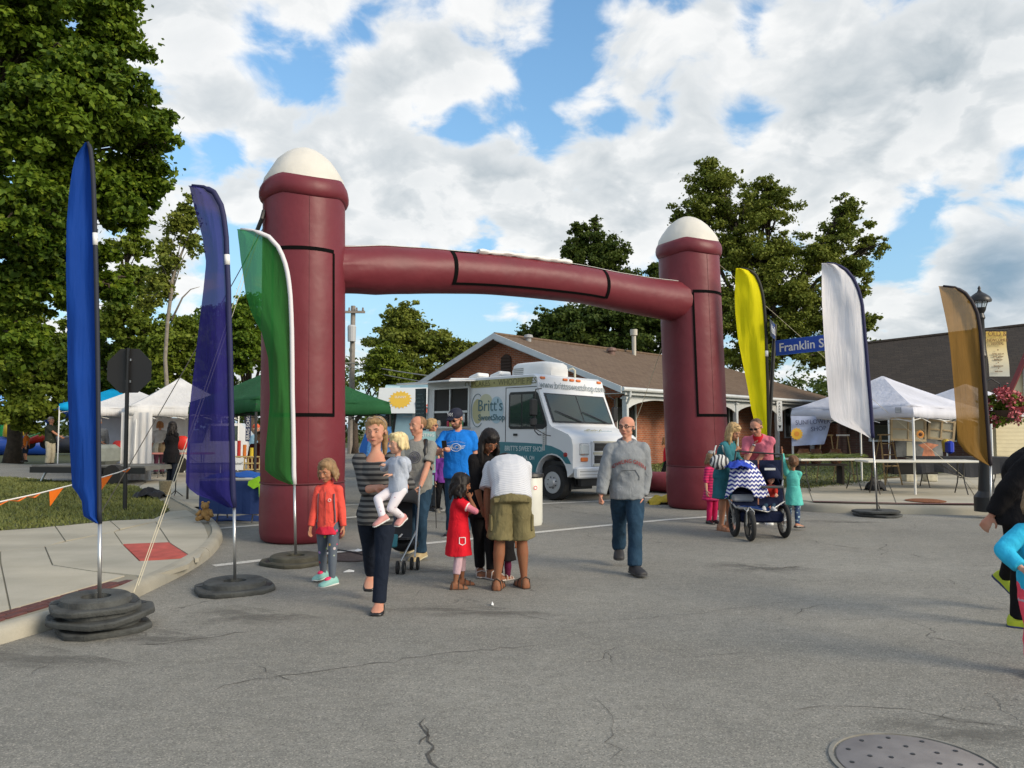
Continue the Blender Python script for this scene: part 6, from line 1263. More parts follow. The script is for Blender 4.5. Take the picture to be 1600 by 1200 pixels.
# plush toy on the kerb
b = gp(322, 812, .15); ty = thing('plush_toy', 'brown teddy bear slumped on the kerb by the navy cloth', 'toy', b); MTB = mat('teddy_fur', (.42, .24, .08), .95, .3, 20, .8, 90); mb = MB()
mb.ball((0, 0, .09), (.09, .08, .10)); mb.ball((-.01, -.03, .22), (.065, .06, .06)); mb.ball((-.055, -.02, .275), .022); mb.ball((.04, -.02, .275), .022); mb.ball((-.01, -.085, .205), (.03, .025, .024)); mb.tube([(.07, -.02, .15), (.12, -.07, .06)], .03, 8); mb.tube([(-.07, -.02, .15), (-.13, -.06, .07)], .03, 8); mb.tube([(.04, -.04, .04), (.09, -.16, .03)], .038, 8); mb.tube([(-.04, -.04, .04), (-.08, -.16, .03)], .038, 8); mb.build('body', MTB, ty, True); mb = MB(); mb.ball((-.012, -.108, .21), .010, 6, 4); mb.build('nose', M_BLACK, ty)
# blue table with cloths and marker tubes
Yt = 12.9; c = at(364, 748, Yt); tt = table('blue covered table behind the purple flag', (c.x, Yt+.35), 1.15, .7, R(0), .78, M_TBL, zg=G(c.x, Yt)); hb = G(c.x, Yt)+.78
drape('cloth', (c.x+.02, Yt+.3, hb), 1.0, .6, .12, mat('blue_cloth_t', (.012, .10, .42), .6), 'crumpled royal blue cloth on the table behind the purple flag', 'cloth', 4)
mb = MB(); vs = []
for j in range(6):
    for i in range(15): vs.append((-.55+1.1*i/14, -.02-.03*math.sin(i*1.3)*j/5, -.55*j/5))
mb.add(vs, [(j*15+i, (j+1)*15+i, (j+1)*15+i+1, j*15+i+1) for j in range(5) for i in range(14)]); o = mb.build('tablecloth', mat('navy_cloth', (.01, .035, .14), .8)); o.location = (c.x, Yt, hb-.05); tag(o, 'navy cloth skirt hanging from the front of the blue covered table', 'tablecloth')
mb = MB(); vs = []; cc = [(388, 752), (404, 744), (415, 752), (417, 775), (405, 781), (404, 760), (396, 764), (387, 758)]; P_ = [at(*q, Yt-.08) for q in cc]; o0 = P_[0].copy(); mb.add([p-o0 for p in P_]+[p-o0+Vector((0, .03, 0)) for p in P_], [tuple(range(7, -1, -1)), tuple(range(8, 16))]+[(i, (i+1) % 8, 8+(i+1) % 8, 8+i) for i in range(8)]); o = mb.build('lime_shirt', mat('lime_fabric', (.35, .72, .02), .7, .2, 8)); o.location = o0; tag(o, 'lime green shirt hanging over the corner of the blue table', 'shirt')
drape('cloth', gp(375, 812), 1.2, .5, .09, MC['navy_cloth'], 'dark navy tarp bunched on the road under the blue table', 'tarp', 6)
b = gp(392, 805); mb = MB(); mb.lathe([(.05, 0), (.05, .15), (.03, .2), (.03, .24), (0, .24)], n=12); o = mb.build('bottle', M_RED); o.location = (b.x, b.y+.1, b.z); tag(o, 'red bottle on the tarp below the lime shirt', 'bottle')
Yk = 15.2; c = at(384, 735, Yk); ck = thing('wooden_crate_rack', 'yellow wooden rack with a handwritten card behind the blue table', 'rack', c); MYW = mat('yellow_wood', (.55, .40, .16), .6)
for i in range(7): mb = MB(); mb.box((-.18+i*.075, 0, .14), (.022, .02, .28)); mb.build('slat', MYW, ck)
for z in (.02, .14, .27): mb = MB(); mb.box((.05, -.02, z), (.52, .02, .025)); mb.build('rail', MYW, ck)
mb = MB(); mb.box((-.14, -.05, .13), (.22, .01, .24), Matrix.Rotation(R(-10), 3, 'X')); mb.build('card', M_WHITE, ck); text('Now!', .09, MC['grey_slot'], ck, M=frame((-.14, -.065, .14), (1, 0, 0)))
mb = MB(); mb.box((.05, .05, -.40), (.6, .4, .76)); mb.build('cabinet', mat('grey_cab', (.2, .2, .19), .7), ck)
for k, (x, c_, h) in enumerate(((373, (.6, .03, .02), .36), (382, (.75, .2, .02), .28), (393, (.75, .55, .03), .22))):
    p = at(x, 717, Yk+.05); mb = MB(); mb.lathe([(.035, 0), (.035, h), (0, h)], n=12); o = mb.build('tube_post', mat('tube%d' % k, c_, .5)); o.location = p; tag(o, ['tall red', 'orange', 'short yellow'][k]+' tube standing on the yellow rack', 'tube', 'coloured tubes on the rack')
p = at(388, 668, 21); mb = MB(); vb = thing('vertical_banner', 'navy vertical banner with white letters beneath the green canopy', 'banner', p); mb = MB(); mb.box((0, 0, 0), (.14, .02, .75)); mb.build('cloth', MIK, vb); text('BRAG SCHO', .12, M_WHITE, vb, M=Matrix.Translation((.0, -.014, 0)) @ Matrix.Rotation(R(-90), 4, 'Y') @ frame((0, 0, 0), (1, 0, 0)), sx=1.0)
mb = MB(); mb.tube([(0, .03, .4), (0, .03, -.9)], .015, 5); mb.build('pole', M_STEEL, vb)
p = at(366, 690, 26); wt = thing('pickup_truck', 'white pickup cab mostly hidden behind the purple flag', 'truck', (p.x, 26, G(p.x, 26)), R(15)); mb = MB(); pf = [(-2.6, .4), (-2.6, 1.0), (-1.0, 1.05), (-.8, 1.7), (.2, 1.72), (.7, 1.1), (1.6, 1.0), (1.7, .4)]; mb.add([(x, 0, z) for x, z in pf]+[(x, 1.8, z) for x, z in pf], [tuple(range(7, -1, -1)), tuple(range(8, 16))]+[(i, (i+1) % 8, 8+(i+1) % 8, 8+i) for i in range(8)]); mb.build('body', M_TW, wt); mb = MB(); mb.box((-.3, -.01, 1.38), (.9, .02, .5)); mb.build('side_window', M_VG, wt)
for x in (-1.8, .95): mb = MB(); mb.lathe([(.2, 0), (.33, .02), (.35, .1), (.33, .2), (.2, .22)], (x, .1, .35), 20, True, Matrix.Rotation(R(90), 3, 'X')); mb.build('wheel', M_TIRE, wt)
# black music stand and folding chair legs in front of the plaza
b = gp(274, 775, T); ms_ = thing('black_stand', 'black metal stand at the plaza edge beside the wicker bucket', 'stand', b); mb = MB(); mb.tube([(0, 0, .05), (0, 0, .9)], .012, 6); mb.build('post', M_DK, ms_)
for i in range(3): a = 2*math.pi*i/3; mb = MB(); mb.tube([(0, 0, .12), (.16*math.cos(a), .16*math.sin(a), 0)], .010, 5); mb.build('leg', M_DK, ms_)
# portable toilet
c = at(8, 712, 47); pt_ = thing('portable_toilet', 'green portable toilet with white roof at the left edge', 'portable toilet', (c.x-.3, 47, G(-14, 47)+.1), R(-15)); MGT = mat('toilet_green', (.01, .33, .09), .5, .1, 2)
mb = MB(); mb.box((0, 0, 1.05), (1.1, 1.1, 2.1), bev=.03); mb.build('cabin', MGT, pt_); mb = MB(); rg = [[Vector((x*.58*k, y*.58*k, z)) for x, y in ((-1, -1), (1, -1), (1, 1), (-1, 1))] for z, k in ((2.1, 1), (2.2, 1), (2.36, .8))]; mb.rings(rg); mb.build('roof', M_WHITE, pt_); mb = MB(); mb.box((0, -.56, 1.0), (.7, .03, 1.8)); mb.build('door', mat('toilet_green2', (.01, .24, .07), .5), pt_); mb = MB(); mb.box((.1, -.58, 1.35), (.32, .02, .28)); mb.build('notice', M_WHITE, pt_)
# bounce house
c = at(95, 700, 44); bh = thing('bounce_house', 'blue red and yellow inflatable slide beyond the far lawn', 'inflatable', (c.x-1.5, 45, G(-14, 45)), R(0)); MBI = mat('inflatable_blue', (.01, .06, .35), .4); MYI = mat('inflatable_yellow', (.75, .48, .03), .4); MRI = mat('inflatable_red', (.45, .02, .02), .4)
def blob(name, a, b, r, m): mb = MB(); mb.tube([a, Vector(a).lerp(Vector(b), .5), b], [r*.96, r*1.04, r*.96], 12); mb.build(name, m, bh, True)
blob('base_tube', (-3.2, 0, .5), (0.2, 0, .5), .55, MBI); blob('side_tube', (-1.9, 0, 1.0), (-1.7, 0, 2.2), .55, MYI); blob('side_tube', (2.0, .5, .9), (2.1, .5, 2.6), .4, MYI); blob('slide', (-.2, .4, 2.2), (2.8, .4, 3.5), .55, MBI); blob('top_tube', (-3.3, .3, 2.9), (-1.4, .3, 3.5), .38, MRI); blob('top_tube', (1.8, .3, 3.9), (4.2, .3, 4.2), .3, MRI); blob('base_tube', (.4, .2, .55), (3.8, .2, .6), .5, mat('inflatable_dark', (.03, .03, .04), .5))
mb = MB(); mb.lathe([(.42, 0), (.48, .05), (.42, .1)], (-1.85, -.6, 2.75), 20, False, Matrix.Rotation(R(90), 3, 'X')); mb.build('painted_wheel_ring', mat('cream_ring', (.5, .48, .4), .5), bh, True)
c = at(-8, 636, 45); mb = MB(); mb.ball((0, 0, 0), (1.0, 1.0, 1.15), 20, 14); o = mb.build('balloon', mat('balloon_blue', (.16, .42, .85), .3), None, True); o.location = c; tag(o, 'pale blue balloon cut by the left picture edge', 'balloon')
# toy bikes and chairs on the lawn behind
for k, (x, m_, lab) in enumerate(((54, mat('toy_green', (.05, .3, .03), .5), 'small green ride-on toy on the far lawn'), (62, M_RED, 'red ride-on toy right of the green one'))):
    p = gp(x, 716, .1); p = at(x, 712, 36); ob = thing('ride_on_toy', lab, 'toy', (p.x, 36, G(-14, 36)+.55), R(20+30*k), 'ride-on toys'); mb = MB(); mb.tube([(-.5, 0, .35), (0, 0, .5), (.45, 0, .75)], [.14, .2, .1], 8); mb.build('body', m_, ob, True)
    for q in (-.45, .45): mb = MB(); mb.lathe([(.0, -.04), (.26, -.04), (.26, .04), (0, .04)], (q, 0, .26), 14, True, Matrix.Rotation(R(90), 3, 'X')); mb.build('wheel', M_TIRE, ob)
# flatbed trailer behind the blue flag
c = gp(96, 752, .1); tr_ = thing('flatbed_trailer', 'low grey flatbed trailer behind the blue flag', 'trailer', (c.x, c.y, G(c.x, c.y)+.1), R(-10)); mb = MB(); mb.box((1.4, 0, .42), (3.4, 1.5, .12)); mb.build('deck', mat('deck_grey', (.13, .13, .12), .8, .2, 5), tr_); mb = MB(); mb.box((1.4, -.76, .36), (3.45, .05, .16)); mb.build('rail', M_DK, tr_); mb = MB(); mb.tube([(-.25, -.2, .4), (-.4, -.3, .0)], .03, 6); mb.build('jack', M_STEEL, tr_)
for x in (1.6, 2.3): mb = MB(); mb.lathe([(.0, -.1), (.26, -.1), (.26, .1), (0, .1)], (x, -.86, .26), 16, True, Matrix.Rotation(R(90), 3, 'X')); mb.build('wheel', M_TIRE, tr_)
mb = MB(); mb.box((1.0, .2, .75), (.9, .8, .55), bev=.1); o = mb.build('covered_load', mat('tarp_grey', (.2, .22, .2), .8, .2, 5, .6, 6)); o.location = tr_.location; o.rotation_euler = (0, 0, R(-10)); tag(o, 'grey tarpaulin covered load on the trailer', 'load')
# red goods under the left canopies
tbx = at(176, 705, 24); table('table with red cloth under the far white canopy', (tbx.x-.1, 24.2), 1.6, .7, R(4), .78, M_RED, zg=G(-11, 24)+T*.3)
for k, (x, y, c_, lab) in enumerate(((158, 697, (.65, .06, .05), 'bright red sack left of the canopy leg'), (172, 701, (.6, .55, .2), 'pale yellow bowl between the red goods'), (184, 698, (.75, .04, .03), 'bright red backpack hanging by the side wall'), (180, 712, (.18, .07, .03), 'brown basket below the red backpack'), (164, 712, (.3, .28, .1), 'olive bundle at the foot of the red goods'))):
    p = at(x, y, 23.3-.1*k); mb = MB(); mb.ball((0, 0, 0), (.17, .12, .2 if k in (0, 2) else .12), 12, 8); o = mb.build(['red_sack', 'bowl', 'backpack', 'basket', 'bundle'][k], mat('goods%d' % k, c_, .6, .2, 9), None, True); o.location = p; tag(o, lab, ['sack', 'bowl', 'backpack', 'basket', 'bundle'][k])
tbx = at(285, 704, 23); table('table with red edge beside the black haired woman', (tbx.x-.1, 23.2), 1.8, .6, R(2), .80, mat('table_redwhite', (.5, .2, .18), .5), zg=G(-10, 23)+T*.3)
p = at(285, 692, 22.9); mb = MB(); mb.ball((0, 0, 0), (.22, .12, .22), 14, 10); o = mb.build('red_helmet', M_RED, None, True); o.location = p; tag(o, 'round red bag on the table right of the black haired woman', 'bag')
for k, x in enumerate((245, 254)): p = at(x, 700, 24.2); mb = MB(); mb.lathe([(.12, -.2), (.14, 0), (.08, .15), (0, .18)], n=12); o = mb.build('vase', mat('vase%d' % k, ((.3, .3, .26), (.2, .14, .07))[k], .6)); o.location = p; tag(o, ('grey vase', 'brown vase')[k]+' on the table inside the left white canopy', 'vase')
# white barrel bin
b = gp(826, 822); bn_ = thing('waste_barrel', 'white waste barrel with black rim and round sticker behind the bending man', 'bin', (b.x, b.y+.2, G(b.x, b.y))); mb = MB(); mb.lathe([(.22, 0), (.235, .05), (.235, .78), (.225, .8)], n=28); autosmooth(mb.build('barrel', mat('barrel_white', (.62, .62, .56), .45, .08, 4), bn_), 40); mb = MB(); mb.lathe([(.245, .78), (.26, .80), (.25, .845), (.0, .85)], n=28); autosmooth(mb.build('lid', M_BLACK, bn_), 40)
a_ = R(-62)
for rr_, m_, o_ in ((.042, M_WHITE, .237), (.034, M_RED, .239), (.022, M_WHITE, .241)): mb = MB(); c = Vector((math.cos(a_)*o_, math.sin(a_)*o_, .62)); t_ = Vector((-math.sin(a_), math.cos(a_), 0)); mb.add([c+t_*rr_*math.cos(q)+Vector((0, 0, 1))*rr_*math.sin(q) for q in [2*math.pi*i/14 for i in range(14)]], [tuple(range(14))]); mb.build('sticker', m_, bn_)
# litter, cable
for k, (x, y, lab, w, h) in enumerate(((545, 894, 'white plastic fork lying on the road', .12, .02), (492, 872, 'small white paper scrap beside the green flag base', .06, .04), (560, 861, 'white paper plate scrap near the manhole', .10, .07), (770, 945, 'tiny pale wrapper on the asphalt', .05, .02), (45, 747, 'crushed white bottle on the driveway', .3, .1))):
    p = gp(x, y, .006 if k < 4 else .11); mb = MB(); mb.add([Vector((-w/2, -h/2, 0)), Vector((w/2, -h/3, .004)), Vector((w/2, h/2, .018)), Vector((0, h*.2, .03)), Vector((-w/2, h/2, .006))], [(0, 1, 3, 4), (1, 2, 3)]); o = mb.build('litter', M_WHITE); o.location = p; o.rotation_euler = (0, 0, .5*k); md = o.modifiers.new('t', 'SOLIDIFY'); md.thickness = .004; tag(o, lab, 'litter')
P_ = [gp(x, y, .012) for x, y in ((478, 866), (500, 864), (520, 858), (548, 862), (575, 869), (600, 874))]; mb = MB(); mb.tube([p-P_[0] for p in P_], .012, 5); o = mb.build('cable', M_BLACK); o.location = P_[0]; tag(o, 'black cable crossing the road beside the left pillar', 'cable')
# ================================================================== PEOPLE
def rm(mb, name, m, parent, vox=.010, smooth=2, ratio=.5, fold=0.0, fs=9.0, seed=0, fdir=(1, 1, .45)):
    """union of closed shapes grown into one continuous surface"""
    me = mb.mesh('tmp'); t = bpy.data.objects.new('tmp', me); COL.objects.link(t)
    a = t.modifiers.new('r', 'REMESH'); a.mode = 'VOXEL'; a.voxel_size = vox; a.adaptivity = 0
    if smooth: b = t.modifiers.new('s', 'SMOOTH'); b.factor = .5; b.iterations = smooth
    if ratio < 1: d = t.modifiers.new('d', 'DECIMATE'); d.ratio = ratio
    dg = bpy.context.evaluated_depsgraph_get(); dg.update()
    out_ = bpy.data.meshes.new_from_object(t.evaluated_get(dg)); bpy.data.objects.remove(t); bpy.data.meshes.remove(me)
    out_.name = name
    if fold:
        n = len(out_.vertices); co = np.empty(n*3, np.float32); out_.vertices.foreach_get('co', co); co = co.reshape(-1, 3); no = np.array([v.normal for v in out_.vertices])
        S_ = Vector(fdir)*fs; o_ = Vector((seed*3.1, seed*1.7, 0))
        d = np.array([(1-abs(noise.noise(Vector((c[0]*S_.x+c[2]*2.2, c[1]*S_.y, c[2]*S_.z*2+c[0]*1.5))+o_))*2.2)+.5*noise.noise(Vector(c)*fs*2.3) for c in co])
        co += no*(d*fold*1.0)[:, None]; out_.vertices.foreach_set('co', co.astype(np.float32).ravel()); out_.update()
    out_.materials.clear()
    return link(name, out_, m, parent, True)
def ik(a, b, l1, l2, pole):
    a, b = Vector(a), Vector(b); d = b-a; L_ = d.length; mx = (l1+l2)*.998
    if L_ > mx: b = a+d*(mx/L_); d = b-a; L_ = mx
    x = (l1*l1-l2*l2+L_*L_)/(2*L_); h = math.sqrt(max(1e-6, l1*l1-x*x)); u = d/L_; p = Vector(pole); p = p-u*p.dot(u); p = p.normalized() if p.length > 1e-5 else Vector((0, -1, 0))
    return a+u*x+p*h, b
TAB = dict(m=[(-.2, .088, .066), (0, .094, .070), (.2, .088, .065), (.45, .092, .068), (.7, .101, .074), (.83, .094, .067), (.92, .070, .055), (.985, .044, .043), (1.04, .036, .036)],
           f=[(-.2, .092, .074), (0, .097, .076), (.22, .078, .061), (.42, .066, .053), (.66, .084, .076), (.82, .080, .058), (.92, .058, .047), (.985, .036, .038), (1.04, .030, .032)],
           k=[(-.2, .080, .066), (0, .084, .068), (.3, .078, .064), (.65, .084, .066), (.83, .076, .057), (.92, .056, .045), (.985, .038, .038), (1.04, .032, .033)])
def fab(name, c, fold=.12, trans=0.0, rough=.9, var=.14, vs=7):
    if 'fabric_'+name in MC: return MC['fabric_'+name]
    n = NT('fabric_'+name, rough); a = n.noise(vs, 5, .6); w = n.noise(13, 3, .5, n.mapv((1, 1, .55), (.5, .3, 0)), .6); th = n.noise(260, 2, .6)
    n.color(n.mix(n.rng(a, .3, .7), tuple(x*(1-var) for x in c), tuple(min(1, x*(1+var*.8)) for x in c))); n.b.inputs['Specular IOR Level'].default_value = .15
    ridg = n.math('ABSOLUTE', n.math('SUBTRACT', w, .5)); n.bump(n.math('ADD', n.math('MULTIPLY', ridg, -2.5), n.math('MULTIPLY', th, .2)), .32, .03); return n.m
SK_L = (.56, .33, .235); SK_T = (.42, .215, .13); SK_B = (.235, .105, .055); SK_R = (.52, .275, .19)
def skin(c):
    nm = 'skin_%d' % int(c[0]*1000)
    if nm in MC: return MC[nm]
    n = NT(nm, .62); n.color(n.mix(n.rng(n.noise(9, 4), .35, .7), c, tuple(x*y for x, y in zip(c, (1.05, .86, .82))))); n.b.inputs['Subsurface Weight'].default_value = .08; n.b.inputs['Subsurface Radius'].default_value = (.02, .008, .004); n.b.inputs['Specular IOR Level'].default_value = .22; n.bump(n.noise(140, 3), .15, .003); return n.m
def hairmat(nm, c):
    k = 'hair_'+nm
    if k in MC: return MC[k]
    n = NT(k, .5); w = n.noise(38, 4, .6, n.mapv((1, 1, .12))); n.color(n.mix(n.rng(w, .3, .7), tuple(x*.6 for x in c), tuple(min(1, x*1.35) for x in c))); n.bump(w, .7, .012); n.b.inputs['Specular IOR Level'].default_value = .25; return n.m
class Person:
    def __init__(s, label, root_px, H, heading=0, hs=1.0, sex='m', fat=1.0, lean=(3, 3), side=0, twist=0, hipdrop=0.0, feet=None, hands=(None, None), poles=(None, None), head=(0, 0), sk=SK_L, Y=None, group=None, sit=None, name='person', loc=None, fingers=('relaxed', 'relaxed'), knee=(None, None), headroll=0, vox=None, lift=0.0, cat='person', handdir=(None, None)):
        b = Vector(loc) if loc else gp(*root_px)
        if Y and not loc: b = at(root_px[0], root_px[1], Y); b.z = G(b.x, b.y)
        b.z += lift
        s.root = thing(name, label, cat, b, R(heading), group); s.inv = Matrix.Translation(b) @ Matrix.Rotation(R(heading), 4, 'Z'); s.inv.invert(); s.b = b; s.H = H; s.sk = skin(sk); s.sex = sex; s.vox = vox or max(.0062, .0052*H); s.hs = hs; s.fat = fat
        k = hs-1; hipz = (.515-.085*k)*H*(1-hipdrop); s.hh = hh = .141*H*hs*(1-.18*(hs-1)); nz = H-hh-.022*H; s.L = (nz-(.515-.085*k)*H)
        s.P = P = Vector((0, 0, hipz)) if sit is None else s.px(*sit)
        # spine
        s.sp = []; n = 14; p = P.copy(); s.lean = lean; s.side = side; s.twist = twist; s.sp.append(p.copy())
        for i in range(n):
            t = (i+.5)/n; a = R(lean[0]+(lean[1]-lean[0])*t); sd = R(side)*t; d = Vector((math.sin(sd), -math.sin(a), math.cos(a))).normalized(); p = p+d*s.L/n; s.sp.append(p.copy())
        up, X, F = s.ax(1); sw = (.100 if sex == 'm' else .087 if sex == 'f' else .083)*H*(.5+.5*fat); s.sw = sw
        top = s.spn(.875); s.sh = [top-X*sw, top+X*sw]; ua, fa = (.168-.02*k)*H, (.150-.02*k)*H; s.hl = .10*H*(1-.1*k)
        hw = .050*H; lX = s.ax(0)[1]; s.hip = [P-lX*hw-Vector((0, 0, .01*H)), P+lX*hw-Vector((0, 0, .01*H))]
        full = (.515-.085*k)*H-.045*H-.01*H; tl = full*.505; sl = full*.505
        s.feet = []; s.knee = []; s.ank = []
        for i in (0, 1):
            f = (feet[i] if feet else None) or ((-1, 1)[i]*.055*H, 0, 0, (-1, 1)[i]*8, 0)
            if len(f) == 6: px_, py_, lf, yaw, pit, _ = f; q = s.inv @ gp(px_, py_); q.z += lf; f = (q.x, q.y, q.z, yaw, pit)
            elif len(f) == 7: q = s.px(f[0], f[1], f[2]); f = (q.x, q.y, q.z, f[3], f[4])
            a = Vector((f[0], f[1], f[2]+.043*H)); kp = knee[i] or Vector((0, -1, .15)); kn, a = ik(s.hip[i], a, tl, sl, kp); s.knee.append(kn); s.ank.append(a); s.feet.append((a-Vector((0, 0, .043*H)), f[3], f[4]))
        s.el = []; s.wr = []
        for i in (0, 1):
            sg = (-1, 1)[i]; h = hands[i]
            if h is None: h = s.sh[i]+Vector((sg*.055*H, -.035*H, -(ua+fa)*.97)); 
            elif not isinstance(h, Vector): h = s.px(*h)
            pl = poles[i] or Vector((sg*.5, 1, 0)); e, w = ik(s.sh[i], h, ua, fa, pl); s.el.append(e); s.wr.append(w)
        # head
        nb = s.spn(1.0); la = R((lean[1])*.55+head[1]*.25); nd_ = Vector((0, -math.sin(la), math.cos(la))); s.nt = nb+nd_*.035*H+F*.006*H; s.nb = nb
        s.Rh = Matrix.Rotation(R(head[0]), 3, 'Z') @ Matrix.Rotation(R(headroll), 3, 'Y') @ Matrix.Rotation(R(head[1]), 3, 'X'); s.hc = s.nt+nd_*.0
        s.fingers = fingers; s.handdir = handdir; s.body()
    def px(s, x, y, dY): return s.inv @ at(x, y, s.b.y+dY)
    def spn(s, t):
        if t <= 0: d = (s.sp[1]-s.sp[0]).normalized(); return s.sp[0]+d*t*s.L
        if t >= 1: d = (s.sp[-1]-s.sp[-2]).normalized(); return s.sp[-1]+d*(t-1)*s.L
        x = t*(len(s.sp)-1); i = min(len(s.sp)-2, int(x)); return s.sp[i].lerp(s.sp[i+1], x-i)
    def ax(s, t):
        tt = min(1, max(0, t)); i = min(len(s.sp)-2, int(tt*(len(s.sp)-1))); up = (s.sp[i+1]-s.sp[i]).normalized(); X = Matrix.Rotation(R(s.twist)*tt, 3, 'Z') @ Vector((1, 0, 0)); X = (X-up*X.dot(up)).normalized(); return up, X, X.cross(up)*-1 if False else up.cross(X)
    def h(s, x, y, z): return s.hc+s.Rh @ (Vector((x, y, z))*s.hh)
    def torso(s, mb, t0, t1, infl=0.0, n=20, kx=1.0, ky=1.0, tab=None, fl=0.0):
        tab = tab or TAB[s.sex]; ts = [q[0] for q in tab]; rg = []
        k = 12
        for i in range(k+1):
            t = t0+(t1-t0)*i/k; up, X, F = s.ax(t); c = s.spn(t); rx = np.interp(t, ts, [q[1] for q in tab])*s.H*s.fat*kx+infl+fl*max(0, .25-t); ry = np.interp(t, ts, [q[2] for q in tab])*s.H*s.fat*ky+infl+fl*max(0, .25-t)
            ring = []
            for j in range(n):
                a = 2*math.pi*j/n; ca, sa = math.cos(a), math.sin(a); e = .85
                ring.append(c+X*(math.copysign(abs(ca)**e, ca)*rx)+F*(math.copysign(abs(sa)**e, sa)*ry))
            rg.append(ring)
        mb.rings(rg)
    def limb(s, mb, pts, rs, n=14):
        for i in range(len(pts)-1): mb.tube([pts[i], pts[i+1]], [rs[i], rs[i+1]], n)
        for i in range(1, len(pts)-1): mb.ball(pts[i], rs[i]*1.0, n, 8)
    def foot(s, mb, i, infl=0.0, sole=0.0, hk=1.0, wk=1.0, cut=None):
        H = s.H; f, yaw, pit = s.feet[i]; Rf = Matrix.Rotation(R(yaw), 3, 'Z') @ Matrix.Rotation(R(pit), 3, 'X'); an = Vector((0, 0, .043*H))
        sec = [(.044, .014, .030), (.036, .022, .048), (.02, .0255, .060), (-.005, .026, .062), (-.035, .030, .046), (-.065, .034, .034), (-.09, .033, .026), (-.108, .024, .020), (-.114, .012, .012)]
        if cut: sec = [q for q in sec if q[0] <= cut]
        rg = []
        for y, w, h_ in sec:
            w = w*H*wk+infl; h_ = h_*H*hk+infl; ring = []
            for x, z in ((-1, 0), (-1, .45), (-.75, .82), (-.3, 1), (.3, 1), (.75, .82), (1, .45), (1, 0), (.5, -.0), (-.5, -.0)):
                v = Vector((x*w, y*H-(infl if y < 0 else -infl)*1.0, z*h_-sole)); ring.append(f+an+Rf @ (v-an))
            rg.append(ring)
        mb.rings([list(reversed(r_)) for r_ in rg])
    def hand(s, mb, i):
        H = s.H; w = s.wr[i]; d = s.handdir[i]
        d = Vector(d).normalized() if d else (w-s.el[i]).normalized(); kind = s.fingers[i]; r = .0060*H*(1+.25*(s.hs-1))
        if r < .0062: r = .0062
        sg = (-1, 1)[i]; side_ = d.cross(Vector((sg*1.0, .15, 0)) if abs(d.z) > .5 else Vector((0, 0, 1))); side_ = side_.normalized() if side_.length > 1e-4 else Vector((0, 1, 0)); nrm = d.cross(side_).normalized()
        if nrm.dot(s.spn(.4)-w) < 0: nrm = -nrm      # palm looks at the body
        pl = .050*H; pw = .020*H
        rg = []
        for t, kw, kt in ((-.1, .62, .9), (.15, .8, 1), (.6, 1.05, 1), (1.0, 1.05, .85)): rg.append([w+d*pl*t+side_*math.cos(a)*pw*kw+nrm*math.sin(a)*.0095*H*kt for a in [2*math.pi*j/12 for j in range(12)]])
        mb.rings(rg)
        curl = dict(relaxed=(14, 22, 26), grip=(55, 75, 55), fist=(75, 85, 60), flat=(3, 6, 6), point=(10, 14, 10))[kind]
        for q, (o, ln) in enumerate(((-1.0, .042), (-.34, .048), (.32, .045), (.98, .036))):
            p = w+d*pl*.9+side_*o*pw*.88; a = 0; L_ = ln*H; dd = d+side_*o*.10; pts = [p-d*.008*H, p]
            for c_, fr in zip(curl, (.45, .32, .23)): a += R(c_+q*2); p = p+(dd*math.cos(a)+nrm*math.sin(a)).normalized()*L_*fr; pts.append(p)
            mb.tube(pts, [r*1.1, r*1.1, r, r*.92, r*.75], 8); mb.ball(pts[-1], r*.78, 8, 6)
        fw = -s.ax(1)[2] if False else Vector((0, -1, 0)); ts = -1 if side_.dot(Vector((0, -1, .3))) < 0 else 1
        p0 = w+d*pl*.15+side_*ts*pw*.6; p1 = p0+(d*.55+side_*ts*.75+nrm*.35).normalized()*.028*H; p2 = p1+(d*.85+side_*ts*.25+nrm*.45).normalized()*.024*H; mb.tube([p0, p1, p2], [r*1.35, r*1.15, r*.85], 8); mb.ball(p2, r*.85, 8, 6)
    def body(s):
        H, hh = s.H, s.hh; mb = MB(); s.torso(mb, -.12, 1.02, -.012)
        mb.tube([s.spn(.86), s.nb, s.nt+(s.Rh @ Vector((0, .06, .16)))*hh], [.036*H, (.031 if s.sex == 'm' else .026)*H*(1+.15*(s.hs-1)), (.030 if s.sex == 'm' else .025)*H], 14)
        # head
        M3 = s.Rh
        def hb(x, y, z, rx, ry, rz_, n=18, m=12): mb.ball(s.h(x, y, z), (rx*hh, ry*hh, rz_*hh), n, m, M3)
        baby = min(1, max(0, (s.hs-1)/.6))
        hb(0, .07, .66, .355+.02*baby, .42, .345); hb(0, -.10, .50, .30+.03*baby, .29, .32); hb(0, -.13, .27, .235+.06*baby, .24, .22); hb(0, -.24, .12+.02*baby, .12, .12, .115); hb(0, -.02, .25, .27, .30, .19)
        for sg in (-1, 1):
            hb(sg*.17, -.235, .36, .115+.03*baby, .10, .12, 12, 8); hb(sg*.365, .05, .47, .035, .075, .12, 10, 8); hb(sg*.13, -.345, .62, .12, .05, .045, 10, 6)
        mb.tube([s.h(0, -.375, .58), s.h(0, -.455, .405)], [.035*hh, (.062-.01*baby)*hh], 8); mb.ball(s.h(0, -.445, .40), .062*hh, 8, 6); hb(.045, -.40, .375, .035, .04, .03, 8, 6); hb(-.045, -.40, .375, .035, .04, .03, 8, 6)
        hb(0, -.345, .235, .11, .05, .045, 10, 6)
        ft = s.fat*.5+.5; kf = 1+.1*(s.hs-1)
